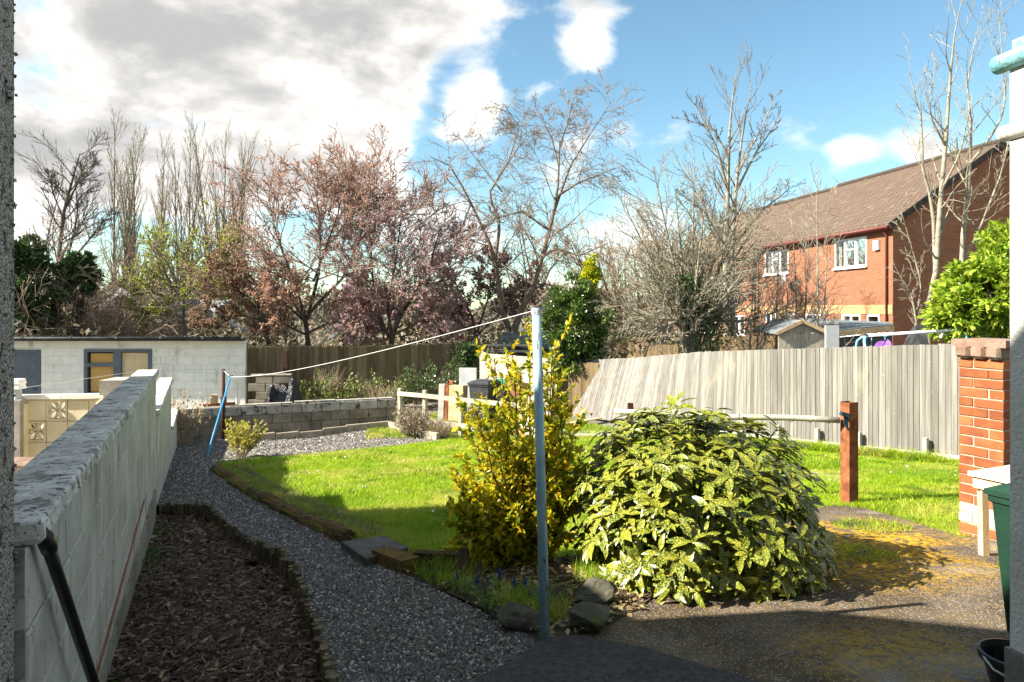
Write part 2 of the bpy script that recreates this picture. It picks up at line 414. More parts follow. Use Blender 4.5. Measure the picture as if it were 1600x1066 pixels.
# ------------------------------------------------------------------ palette
M = {}
M['soil'] = mat('soil', (.035, .026, .018), (.075, .055, .036), 3, rough=.95, bump=.6, bscale=40)
M['turf'] = mat('turf', (.20, .26, .012), (.27, .32, .02), 2.2, rough=.9, bump=.6, bscale=60, layers=[(.7, .55, .72, (.13, .13, .03))])
M['earth'] = mat('garden_earth', (.13, .115, .09), (.22, .20, .165), 1.5, rough=.95, bump=.5, bscale=30, layers=[(.8, .56, .7, (.12, .13, .05))])
M['grass'] = leafmat('grass_blade', [(.15, .25, .006), (.25, .39, .010), (.36, .49, .014), (.47, .53, .04)], .5, .5, None, .3,
                     ((1.1, .47, .64, (.50, .47, .10), 2.0, .8), (3.2, .53, .66, (.085, .18, .012), 8.0, .85), (.5, .52, .70, (.17, .31, .012), 5.0, .7)))
M['weed'] = leafmat('weed_leaf', [(.04, .10, .01), (.09, .17, .02)], .3, .5)
M['gravel_bed'] = mat('gravel_bed', (.055, .047, .038), (.13, .115, .096), 60, rough=.9, bump=.9, bscale=70, bdist=.02)
M['stone'] = leafmat('chipping', [(.046, .039, .031), (.095, .083, .069), (.135, .120, .101), (.19, .172, .148), (.12, .107, .091), (.56, .53, .48)], 0, .8, spec=.3)
M['bark_soil'] = mat('bark_soil', (.018, .011, .007), (.04, .025, .015), 20, rough=.95, bump=.8, bscale=60)
M['chip'] = leafmat('bark_chip', [(.022, .012, .007), (.05, .027, .015), (.085, .048, .027), (.13, .08, .046), (.30, .22, .13)], 0, .85)
M['log'] = mat('edging_log', (.075, .058, .032), (.17, .135, .075), 9, rough=.9, bump=.5, bscale=60, rnd=.3, stretch=(3, 3, .6), layers=[(5, .55, .7, (.06, .05, .025))])
M['kerb'] = mat('mossy_kerb', (.07, .045, .018), (.16, .085, .02), 7, rough=.95, bump=.9, bscale=45, bdist=.02, layers=[(3, .56, .66, (.05, .055, .015)), (11, .62, .7, (.22, .19, .14))], rnd=.2)
M['slab'] = mat('paving_slab', (.06, .055, .047), (.115, .106, .092), 8, rough=.85, bump=.4, bscale=70, layers=[(30, .62, .7, (.2, .19, .17))])
M['block'] = mat('painted_block', (.41, .38, .32), (.53, .50, .435), 2.3, rough=.9, bump=.5, bscale=90, bdist=.004, rnd=.06,
                 layers=[(1.6, .52, .70, (.28, .25, .19), (2.5, 2.5, .6)), (9, .56, .70, (.27, .27, .235), (1, 1, .25)), (4, .64, .75, (.60, .59, .55)), (22, .60, .68, (.16, .15, .13), (1, 1, .3)), (70, .60, .68, (.22, .21, .19))])
M['mortar'] = mat('wall_mortar', (.20, .19, .165), (.34, .33, .30), 12, rough=.95, bump=.4)
M['plinth'] = mat('wall_plinth', (.19, .165, .12), (.30, .27, .20), 3, rough=.95, bump=.7, bscale=50, layers=[(3.3, .56, .68, (.10, .11, .02))])
M['damp'] = mat('damp_course', (.22, .075, .035), (.33, .13, .065), 14, rough=.9, bump=.5)
M['coping'] = mat('coping_concrete', (.50, .47, .41), (.70, .67, .60), 6, rough=.92, bump=.8, bscale=60, bdist=.008, rnd=.08,
                  layers=[(7, .50, .66, (.22, .20, .17)), (17, .54, .64, (.10, .09, .075), (1, 1.2, 1)), (5, .60, .66, (.72, .70, .63)), (60, .56, .64, (.12, .11, .09)), (3.1, .62, .7, (.33, .29, .19))])
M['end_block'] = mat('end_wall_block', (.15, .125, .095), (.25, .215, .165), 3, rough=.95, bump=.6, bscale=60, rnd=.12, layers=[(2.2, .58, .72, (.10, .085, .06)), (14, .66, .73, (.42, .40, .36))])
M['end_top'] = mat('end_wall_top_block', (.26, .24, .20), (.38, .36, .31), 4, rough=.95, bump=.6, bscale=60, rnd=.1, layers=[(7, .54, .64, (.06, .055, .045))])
M['edge_block'] = mat('edging_block', (.24, .20, .14), (.36, .31, .23), 5, rough=.95, bump=.6, bscale=50, rnd=.1, layers=[(5, .6, .7, (.12, .09, .05))])
M['cream'] = mat('cream_masonry', (.60, .52, .34), (.70, .62, .43), 3, rough=.85, bump=.35, bscale=70, rnd=.05, layers=[(3, .62, .75, (.42, .36, .24))])
M['cream_cap'] = mat('cream_coping', (.76, .71, .60), (.82, .78, .68), 3, rough=.7, bump=.2)
M['shed_block'] = mat('white_block', (.72, .70, .63), (.80, .78, .71), 2.5, rough=.85, bump=.3, bscale=60, rnd=.035, layers=[(1.7, .57, .72, (.45, .42, .36), (1.4, 1.4, .9)), (11, .66, .74, (.5, .47, .42), (1, 1, .4))])
M['shed_mortar'] = mat('white_mortar', (.50, .48, .43), (.60, .58, .52), 6, rough=.9, bump=.3)
M['slate_paint'] = mat('slate_blue_paint', (.075, .095, .125), (.10, .125, .155), 5, rough=.5, bump=.15, spec=.4)
M['felt'] = mat('black_felt', (.018, .02, .022), (.045, .048, .05), 6, rough=.7, bump=.3)
M['osb'] = mat('strand_board', (.42, .24, .07), (.58, .36, .13), 22, rough=.8, bump=.2, layers=[(38, .56, .66, (.30, .16, .045))])
M['cream_blind'] = mat('blind', (.55, .42, .25), (.62, .49, .30), 5, rough=.8, bump=.1)  # cream for a painted window reflection, and for rooms behind the house windows
M['back_board'] = mat('brown_board', (.135, .092, .048), (.215, .155, .085), 2.4, rough=.9, bump=.5, bscale=26, rnd=.28, stretch=(4, 4, .35), layers=[(3, .60, .75, (.09, .08, .04), (3, 3, .3))])
M['grey_board'] = mat('weathered_board', (.145, .134, .115), (.215, .20, .178), 3.0, rough=.9, bump=.5, bscale=26, rnd=.20, stretch=(6, 6, .35),
                      layers=[(4, .57, .68, (.13, .115, .095), (9, 9, .25)), (16, .67, .71, (.36, .34, .31), (1, 1, 1)), (1.1, .58, .75, (.31, .265, .19), (1, 1, .6))])
M['pale_board'] = mat('bleached_board', (.34, .29, .22), (.44, .385, .30), 3, rough=.9, bump=.4, bscale=26, rnd=.10, stretch=(5, 5, .35))
M['rail_wood'] = mat('rail_wood', (.34, .29, .21), (.48, .43, .34), 5, rough=.9, bump=.5, bscale=40, stretch=(3, 3, 1), rnd=.1)
M['concrete'] = mat('concrete', (.29, .27, .235), (.40, .375, .33), 6, rough=.92, bump=.5, bscale=60, rnd=.08, layers=[(4, .58, .7, (.27, .26, .2))])
M['path_concrete'] = mat('path_concrete', (.30, .285, .26), (.42, .40, .37), 5, rough=.92, bump=.5, bscale=80)
M['rust'] = mat('rusty_steel', (.13, .042, .018), (.27, .095, .035), 8, rough=.85, bump=.6, bscale=60, layers=[(13, .6, .68, (.40, .18, .07)), (5, .6, .7, (.07, .03, .02))])
M['rust_dark'] = mat('dark_rusty_steel', (.05, .02, .014), (.09, .035, .022), 8, rough=.8, bump=.5)
M['rail_green'] = mat('algae_painted_timber', (.29, .28, .22), (.38, .37, .30), 6, rough=.85, bump=.4, layers=[(4, .56, .68, (.42, .43, .22))])
M['wire'] = mat('wire', (.06, .055, .05), (.10, .09, .08), 20, rough=.6, bump=0)
M['line'] = mat('clothes_line', (.55, .55, .52), (.66, .66, .63), 20, rough=.6, bump=0)
M['prop_blue'] = mat('prop_blue', (.02, .21, .46), (.04, .29, .55), 6, rough=.4, bump=.1, layers=[(3, .6, .66, (.25, .45, .6))])
M['brick'] = mat('pier_brick', (.22, .064, .023), (.32, .105, .038), 5, rough=.88, bump=.7, bscale=60, rnd=.20, layers=[(9, .62, .72, (.22, .08, .045)), (5, .66, .74, (.56, .33, .2))])
M['brick_grey'] = mat('pier_brick_grey', (.38, .33, .26), (.48, .43, .35), 7, rough=.9, bump=.7, bscale=60, rnd=.12, layers=[(6, .58, .7, (.42, .20, .12))])
M['brick_mortar'] = mat('pier_mortar', (.32, .26, .19), (.42, .355, .27), 18, rough=.95, bump=.6, bscale=80)
M['pier_cap'] = mat('pier_coping', (.18, .11, .08), (.29, .20, .145), 6, rough=.9, bump=.7, bscale=50, rnd=.2, layers=[(5, .56, .66, (.20, .18, .13))])
M['white_render'] = mat('white_render', (.62, .60, .52), (.74, .72, .66), 3, rough=.9, bump=.9, bscale=55, bdist=.012, layers=[(2.5, .62, .75, (.48, .45, .36))])
M['plinth_grey'] = mat('rendered_plinth', (.15, .14, .12), (.22, .21, .18), 4, rough=.9, bump=.8, bscale=55)
M['teal'] = mat('teal_paint', (.10, .36, .40), (.30, .52, .52), 12, rough=.6, bump=.6, bscale=60, layers=[(9, .56, .64, (.5, .52, .47)), (16, .63, .7, (.10, .09, .07))])
M['bin_green'] = mat('bin_green', (.006, .028, .016), (.009, .038, .021), 6, rough=.45, bump=.1, spec=.45)
M['bin_black'] = mat('bin_black', (.028, .03, .032), (.05, .05, .052), 6, rough=.5, bump=.1)
M['bin_lid_green'] = mat('bin_lid_green', (.03, .17, .075), (.04, .22, .10), 6, rough=.5, bump=.1)
M['bin_brown'] = mat('bin_brown', (.23, .10, .05), (.28, .13, .07), 6, rough=.5, bump=.1)
M['bucket'] = mat('bucket_black', (.010, .011, .012), (.02, .021, .022), 8, rough=.35, bump=.1, spec=.5)
M['rail_black'] = mat('handrail_black', (.008, .008, .009), (.016, .016, .017), 10, rough=.33, bump=.05, spec=.5)
M['bag'] = mat('bin_bag', (.006, .006, .008), (.014, .014, .017), 10, rough=.3, bump=.9, bscale=14, bdist=.05, spec=.6)
M['table_top'] = mat('table_top', (.36, .32, .26), (.48, .44, .37), 6, rough=.8, bump=.3, layers=[(8, .58, .7, (.28, .23, .17))])
M['table_wood'] = mat('table_wood', (.60, .40, .20), (.72, .54, .32), 5, rough=.8, bump=.3, stretch=(2, 2, .5), layers=[(4, .60, .72, (.42, .20, .08))])
M['white_trim'] = mat('white_trim', (.74, .73, .70), (.80, .79, .77), 5, rough=.5, bump=.05)
M['grey_panel'] = mat('grey_panel', (.44, .44, .43), (.54, .54, .53), 3, rough=.7, bump=.1)
M['timber'] = mat('raw_timber', (.44, .30, .16), (.58, .43, .26), 6, rough=.85, bump=.3, rnd=.2)
M['tarp'] = mat('grey_felt_roof', (.12, .14, .15), (.17, .19, .20), 4, rough=.8, bump=.3)
M['dark_clad'] = mat('dark_cladding', (.035, .036, .04), (.06, .06, .065), 4, rough=.7, bump=.3, rnd=.2)
M['rock'] = mat('mossy_rock', (.065, .06, .042), (.13, .12, .085), 5, rough=.92, bump=.9, bscale=28, bdist=.02, layers=[(4, .56, .68, (.07, .08, .025)), (13, .64, .72, (.18, .17, .14))])
M['stump'] = mat('rotten_stump', (.07, .05, .03), (.17, .13, .085), 10, rough=.95, bump=.9, bscale=40, stretch=(4, 4, .5), bdist=.02)
M['tree_bark'] = mat('tree_bark', (.12, .095, .068), (.21, .17, .125), 8, rough=.95, bump=.6, stretch=(3, 3, .6))
M['dark_bark'] = mat('dark_bark', (.06, .045, .035), (.12, .09, .07), 8, rough=.95, bump=.5)
M['pale_bark'] = mat('pale_bark', (.20, .175, .125), (.32, .285, .215), 6, rough=.9, bump=.4, layers=[(5, .6, .7, (.16, .15, .09))])
M['poplar_bark'] = mat('poplar_bark', (.16, .125, .08), (.25, .20, .13), 3, rough=.9, bump=.2)
M['twig_brown'] = mat('brown_twig', (.19, .14, .10), (.30, .23, .165), 3, rough=.9, bump=0)
M['twig_red'] = mat('dark_red_twig', (.19, .135, .105), (.30, .22, .175), 3, rough=.9, bump=0)
M['twig_tan'] = mat('tan_twig', (.28, .21, .14), (.40, .31, .21), 4, rough=.9, bump=0)

# speckled, mossy tarmac of the yard
def yard_mat():
    m, nt, b = nodes('yard_tarmac'); n = NB(nt)
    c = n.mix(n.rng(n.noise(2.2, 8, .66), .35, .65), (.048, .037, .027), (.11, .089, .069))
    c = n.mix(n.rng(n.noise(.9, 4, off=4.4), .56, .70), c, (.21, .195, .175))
    v = n.voro(95, 'Color'); sp = n.N('ShaderNodeSeparateColor'); n.L(v, sp.inputs[0])
    d = n.voro(95)
    pick = n.math('MULTIPLY', n.rng(sp.outputs[0], .62, .70), n.rng(d, .45, .30))
    c = n.mix(n.math('MULTIPLY', pick, .8), c, (.40, .36, .32))
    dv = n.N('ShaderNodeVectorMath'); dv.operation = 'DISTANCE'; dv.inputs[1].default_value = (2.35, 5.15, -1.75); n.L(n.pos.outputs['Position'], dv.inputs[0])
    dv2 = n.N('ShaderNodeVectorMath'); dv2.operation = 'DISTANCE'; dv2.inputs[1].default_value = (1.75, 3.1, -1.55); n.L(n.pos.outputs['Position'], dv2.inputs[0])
    where = n.math('MAXIMUM', n.rng(dv.outputs['Value'], 1.5, .6), n.math('MAXIMUM', n.rng(dv2.outputs['Value'], .7, .2, 0, .5), .10))  # moss gathered on the sunlit band, so sunlight is partly painted into its gold
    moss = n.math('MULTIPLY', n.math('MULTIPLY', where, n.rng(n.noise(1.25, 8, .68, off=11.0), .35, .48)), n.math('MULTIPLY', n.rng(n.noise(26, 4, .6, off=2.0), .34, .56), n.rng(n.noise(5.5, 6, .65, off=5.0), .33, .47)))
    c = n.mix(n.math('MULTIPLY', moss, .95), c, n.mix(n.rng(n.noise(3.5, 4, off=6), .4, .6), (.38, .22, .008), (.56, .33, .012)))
    n.L(c, b.inputs['Base Color']); b.inputs['Roughness'].default_value = .9; b.inputs['Specular IOR Level'].default_value = .2
    h = n.math('ADD', n.math('MULTIPLY', d, -.5), n.math('ADD', n.noise(60, 5), n.math('MULTIPLY', moss, 1.5)))
    n.bump(h, .8, .012, b); return m
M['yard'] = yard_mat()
M['ramp'] = mat('dark_tarmac', (.04, .037, .038), (.075, .068, .068), 30, rough=.9, bump=.8, bscale=110, layers=[(85, .62, .68, (.20, .18, .165)), (6, .64, .72, (.03, .025, .02))])
# pebbledash
def dash_mat():
    m, nt, b = nodes('pebbledash'); n = NB(nt)
    d = n.voro(110); v = n.voro(110, 'Color'); sp = n.N('ShaderNodeSeparateColor'); n.L(v, sp.inputs[0])
    c = n.mix(sp.outputs[0], (.42, .36, .28), (.85, .78, .66))
    c = n.mix(n.rng(n.noise(20, 6, off=3), .56, .66), c, (.10, .08, .06))
    n.L(c, b.inputs['Base Color']); b.inputs['Roughness'].default_value = .95
    n.bump(n.math('ADD', n.math('MULTIPLY', d, -1.2), n.noise(24, 5)), 1.0, .03, b); return m
M['dash'] = dash_mat()
def pole_mat():
    m, nt, b = nodes('blue_pole_paint'); n = NB(nt)
    c = n.mix(n.rng(n.noise(6, 5), .35, .65), (.27, .44, .49), (.36, .54, .58))
    rust = n.rng(n.noise(38, 6, .65, (1, 1, .22), 5), .61, .64)
    sx = n.N('ShaderNodeSeparateXYZ'); n.L(n.pos.outputs['Normal'], sx.inputs[0])
    c = n.mix(rust, c, (.13, .05, .02))
    r2 = n.math('MULTIPLY', n.rng(n.noise(9, 6, .6, (2, 2, .5), 9), .44, .52), n.rng(sx.outputs[0], .55, .8)); c = n.mix(r2, c, (.20, .075, .03))
    n.L(c, b.inputs['Base Color']); b.inputs['Roughness'].default_value = .45; n.bump(n.noise(80, 4), .3, .003, b); return m
M['pole'] = pole_mat()
def house_brick_mat():
    m, nt, b = nodes('house_brickwork'); n = NB(nt)
    tc = n.N('ShaderNodeTexCoord'); br = n.N('ShaderNodeTexBrick'); n.L(tc.outputs['UV'], br.inputs['Vector'])
    br.inputs['Scale'].default_value = 1.0; br.inputs['Brick Width'].default_value = .225; br.inputs['Row Height'].default_value = .075; br.inputs['Mortar Size'].default_value = .008
    br.inputs['Color1'].default_value = (.21, .066, .026, 1); br.inputs['Color2'].default_value = (.29, .098, .040, 1); br.inputs['Mortar'].default_value = (.19, .13, .085, 1)
    br.inputs['Bias'].default_value = -.05
    n.L(n.mix(n.rng(n.noise(1.5, 4), .5, .75), br.outputs['Color'], (.20, .075, .035)), b.inputs['Base Color']); b.inputs['Roughness'].default_value = .9
    n.bump(br.outputs['Fac'], -.4, .01, b); return m
M['house_brick'] = house_brick_mat()
def roof_mat():
    m, nt, b = nodes('brown_roof_tile'); n = NB(nt)
    tc = n.N('ShaderNodeTexCoord'); br = n.N('ShaderNodeTexBrick'); n.L(tc.outputs['UV'], br.inputs['Vector'])
    br.inputs['Scale'].default_value = 1.0; br.inputs['Brick Width'].default_value = .30; br.inputs['Row Height'].default_value = .28; br.inputs['Mortar Size'].default_value = .03
    br.inputs['Color1'].default_value = (.092, .058, .038, 1); br.inputs['Color2'].default_value = (.125, .078, .05, 1); br.inputs['Mortar'].default_value = (.045, .03, .021, 1)
    n.L(n.mix(n.rng(n.noise(2, 6), .56, .72), br.outputs['Color'], (.15, .115, .065)), b.inputs['Base Color']); b.inputs['Roughness'].default_value = .9
    n.bump(br.outputs['Fac'], -.9, .03, b); return m
M['roof_tile'] = roof_mat()
M['maroon'] = mat('maroon_plastic', (.12, .03, .025), (.16, .045, .035), 5, rough=.5, bump=.05)
M['buff'] = mat('buff_brick_band', (.36, .22, .10), (.44, .28, .13), 12, rough=.9, bump=.3, layers=[(30, .55, .62, (.42, .2, .1))])
M['dark_verge'] = mat('dark_verge', (.04, .032, .028), (.07, .055, .045), 8, rough=.9, bump=.2)
M['glass'] = glassmat('window_glass')
M['pane'] = panemat('window_pane')
M['curtain'] = mat('curtain', (.40, .38, .34), (.52, .50, .46), 30, rough=.9, bump=.3, stretch=(6, 6, .3))
M['pvc'] = mat('white_pvc', (.74, .74, .73), (.8, .8, .79), 5, rough=.4, bump=0)
M['swing_blue'] = mat('swing_blue', (.16, .42, .58), (.24, .50, .64), 5, rough=.4, bump=.05)
M['purple'] = mat('purple_plastic', (.10, .015, .16), (.13, .02, .20), 5, rough=.5, bump=0)

# ------------------------------------------------------------------ ground
def build_ground():
    xs = np.unique(np.concatenate([np.linspace(-600, -40, 15), np.linspace(-40, -12, 8), np.arange(-12, 14.01, .5), np.linspace(14, 40, 8), np.linspace(40, 600, 15)]))
    ys = np.unique(np.concatenate([np.linspace(-60, -4, 6), np.arange(-4, 24.01, .5), [15.4], np.linspace(24, 60, 10), np.linspace(60, 900, 15)]))
    X, Y = np.meshgrid(xs, ys); Z = zt(X, Y)-.05
    V = np.stack([X, Y, Z], -1).reshape(-1, 3); nx = len(xs)
    i, j = np.meshgrid(np.arange(len(ys)-1), np.arange(nx-1), indexing='ij'); a = (i*nx+j).ravel()
    # the mulch bed is dug below the path
    bp = BED; k = inpoly(V[:, 0], V[:, 1], bp); V[:, 2] -= .22*np.where((V[:, 1] < 9) & (V[:, 0] < 1) & (V[:, 0] > -6), 1, 0)
    me = mesh_np('ground', V, [np.stack([a, a+1, a+nx+1, a+nx], 1)], True)
    tag(put('ground', me, M['earth']), 'sloping ground of earth and sparse grass under the gardens', None, None, 'structure')

WALL_A = .444; WALL_B = .46              # the side wall's face runs along x = -A - B*y
def wall_x(y): return -WALL_A-WALL_B*y
LOGS_PX = [(264, 790), (326, 795), (356, 818), (400, 848), (438, 870), (466, 900), (482, 940), (497, 980), (508, 1020), (520, 1066), (528, 1140)]
LOGS = [g2(*p) for p in LOGS_PX]; LOGS.insert(0, (wall_x(LOGS[0][1])+.03, LOGS[0][1]))
KERB = [g2(*p) for p in [(338, 735), (360, 752), (400, 778), (440, 797), (470, 813), (505, 829), (542, 848)]]
bed_top = LOGS[0][1]
BED = [(wall_x(2.0), 2.0), (wall_x(bed_top), bed_top)]+LOGS+[(LOGS[-1][0]+.05, 2.0)]
END_A = np.array([wall_x(15.7), 15.7]); END_B = np.array(P(618, 600, 17.3)[:2])
PATH = [(wall_x(bed_top), bed_top), (END_A[0], 15.65), (END_B[0]*.5+END_A[0]*.5, 16.45), (END_B[0], 17.2), g2(690, 690), g2(600, 700), g2(500, 709), g2(395, 718), g2(345, 728)]+KERB+\
       [g2(560, 868), g2(600, 885), g2(650, 906), g2(700, 930), g2(780, 968), g2(850, 1008), g2(800, 1040), g2(740, 1075), (-.5, 2.2), (LOGS[-1][0]+.05, 2.0)]+LOGS[::-1]
LAWN = KERB+[g2(575, 850), g2(640, 882), g2(760, 890), g2(860, 880), g2(1000, 858), g2(1240, 800), g2(1300, 792), g2(1345, 794), g2(1420, 815), g2(1500, 842), (4.6, 5.4),
       (8.2, 6.8), (6.3, 10.0), (5.0, 12.3), (3.2, 15.35), (-1.2, 15.35), g2(690, 688), g2(600, 699), g2(500, 708), g2(395, 717), g2(345, 727)]
YARD = [g2(850, 1004), g2(930, 988), g2(1000, 950), g2(1100, 870), g2(1245, 795), g2(1300, 787), g2(1345, 789), g2(1420, 811), g2(1500, 838), (4.6, 5.3), (7, 5.0), (7, -2), (-1.5, -2), (-.5, 2.2), g2(740, 1075), g2(800, 1040)]
FLOWERBED = [g2(600, 884), g2(640, 880), g2(760, 888), g2(860, 878), g2(1000, 856), g2(1140, 850), g2(1100, 872), g2(1000, 952), g2(930, 990), g2(850, 1006), g2(780, 966), g2(700, 928)]
build_ground()
sheet('lawn', LAWN, .0, M['turf'], label='sloping lawn of short grass behind the shrubs')
sheet('gravel_path', PATH, .0, M['gravel_bed'], label='grey gravel path curving along the side wall')
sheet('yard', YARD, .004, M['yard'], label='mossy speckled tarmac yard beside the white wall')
sheet('planting_bed', FLOWERBED, .012, M['soil'], label='small soil bed under the shrubs', cell=.25, relief=.012)
sheet('mulch_bed', BED, -.13, M['bark_soil'], label='bark covered bed beside the side wall', cell=.25)
RAMP = [g2(742, 1072), g2(800, 1042), g2(852, 1006), g2(900, 1002), g2(1000, 1020), g2(1160, 1068), (1.6, 2.0), (-.35, 2.0)]
sheet('tarmac_step', RAMP, .03, M['ramp'], label='smooth dark tarmac in front of the blue pole', cell=.3)
sheet('concrete_strip', [g2(1185, 730), g2(1185, 742), g2(1320, 756), g2(1320, 742)], .006, M['path_concrete'], label='narrow pale concrete strip across the grass')
sheet('rear_path', [(-3.6, 17.6), (-3.2, 17.9), (3.4, 15.2), (3.2, 14.4)], .02, M['path_concrete'], label='pale concrete strip below the rail fence')

# ------------------------------------------------------------------ our own house: pebbledash wing, white wall, unseen neighbour shadow caster
UV_ = np.array([.908, .419]); VV = np.array([-.419, .908])
def build_house():
    O = np.array([-1.276, 1.75]); z0 = -1.9
    t = thing('house', 'pebbledash and white rendered house the garden belongs to, cut by both picture edges', 'house', (O[0], O[1], z0))
    def pt(u, v, z): q = O+UV_*u+VV*v; return (q[0], q[1], z)
    m = MB(); m.prism([pt(-1.7, -6, z0), pt(0, -6, z0), pt(0, 0, z0), pt(-1.7, 0, z0)], (0, 0, 5.4)); m.build('pebbledash_wall', M['dash'], t)
    # raised stones along the corner, so the edge is rough
    rng = np.random.default_rng(5); n = 1500
    zz = rng.uniform(z0, 3.5, n); vv = -rng.random(n)**1.5*.5; P3 = np.stack([O[0]+VV[0]*vv, O[1]+VV[1]*vv, zz], 1)+rng.normal(0, .003, (n, 3))
    oct_v = np.array([[1, 0, 0], [-1, 0, 0], [0, 1, 0], [0, -1, 0], [0, 0, 1], [0, 0, -1.]]); oct_f = np.array([[0, 2, 4], [2, 1, 4], [1, 3, 4], [3, 0, 4], [2, 0, 5], [1, 2, 5], [3, 1, 5], [0, 3, 5]])
    V, Fc = scatter(oct_v, oct_f, P3, rng.normal(0, 1, (n, 3)), rng.normal(0, 1, (n, 3)), rng.uniform(.003, .007, n))
    tag(put('pebbles', mesh_np('pebbles', V, [Fc]), M['dash'], t), kind='stuff')
    # unseen neighbour block added as shadow caster, roof profile shaped to the garden's shade
    Fp = np.array([-5.6, 6.12])
    def q(u, v, z): r = Fp+UV_*u+VV*v; return (r[0], r[1], z)
    prof = [(0, 1.85), (-3.7, 1.8), (-3.75, 2.5), (-4.7, 3.5), (-6.2, 4.9), (-11, 2.1)]
    m = MB(); m.prism([q(0, 0, -2.5)]+[q(0, v, z) for v, z in prof]+[q(0, -11, -2.5)], (-UV_[0]*7, -UV_[1]*7, 0)); m.build('neighbour_wall', M['dash'], t)
    m = MB()
    for (va, za), (vb, zb_) in zip(prof[:-1], prof[1:]):
        m.prism([q(.10, va, za+.004), q(.10, vb, zb_+.004), q(.10, vb, zb_+.09), q(.10, va, za+.09)], (-UV_[0]*7.2, -UV_[1]*7.2, 0))
    m.build('roof', M['dark_verge'], t)  # roof slabs of the unseen shadow caster
    # white wall by the yard with a teal gutter end and a moulded band
    C0 = np.array([1.823, 2.5]); back = np.array([.17, -.985]); rt = np.array([.985, .17])
    def w(b, r, z): k = C0+back*b+rt*r; return (k[0], k[1], z)
    m = MB(); m.prism([w(0, 0, -1.24), w(3.6, 0, -1.24), w(3.6, 2.5, -1.24), w(0, 2.5, -1.24)], (0, 0, 2.13)); m.build('white_wall', M['white_render'], t)
    m = MB(); m.prism([w(-.012, -.012, -1.9), w(3.6, -.012, -1.9), w(3.6, 2.5, -1.9), w(-.012, 2.5, -1.9)], (0, 0, .657)); m.build('plinth', M['plinth_grey'], t)
    m = MB(); m.tube([w(-.03, .0, .645), w(1, -.005, .645), w(3.5, -.005, .645)], .03, 10); m.build('moulded_band', M['white_render'], t, smooth=True)
    m = MB(); m.tube([w(-.05, -.005, .905), w(.5, -.005, .91), w(3.5, -.005, .92)], .034, 12); m.build('gutter', M['teal'], t, smooth=True)
    m = MB(); m.prism([w(-.02, .03, .89), w(3.5, .03, .89), w(3.5, 2.5, .89), w(-.02, 2.5, .89)], (0, 0, .10)); m.build('wall_cap', M['teal'], t)
build_house()

# ------------------------------------------------------------------ masonry
def lay(name, me, L0, H, joint, parent, org, U, length, courses, z_top, N2, openings=(), min_z=None, stagger=True, rng=None, top_me=None, jit=.002):
    """Courses of blocks from the top down along U, butted with real joints; openings are (s0, s1, z0, z1)."""
    U = np.array(U, float); U /= np.linalg.norm(U); Zax = np.array([0, 0, 1.])
    for c in range(courses):
        zc = z_top-(c+.5)*H; s = -(L0+joint)*.5 if (stagger and c % 2) else 0.0
        while s < length-.03:
            a = max(s, 0.0); b = min(s+L0, length); s += L0+joint
            if b-a < .05: continue
            iv = [(a, b)]
            for (o0, o1, q0, q1) in openings:
                if q0 < zc < q1:
                    nv = []
                    for (x, y) in iv:
                        if o0 > x: nv.append((x, min(y, o0-joint*.5)))
                        if o1 < y: nv.append((max(x, o1+joint*.5), y))
                    iv = [(x, y) for x, y in nv if y-x > .04]
            for (x, y) in iv:
                mid = (x+y)/2; p = np.array([org[0], org[1], 0])+U*mid+np.array([0, 0, zc]); p[:2] += np.array(N2)*rng.uniform(-jit, jit)
                if min_z is not None and p[2]+H*.5 < min_z(p): continue
                piece(name, top_me if (c == 0 and top_me) else me, parent, p, U, Zax, ((y-x)/L0, 1, 1))

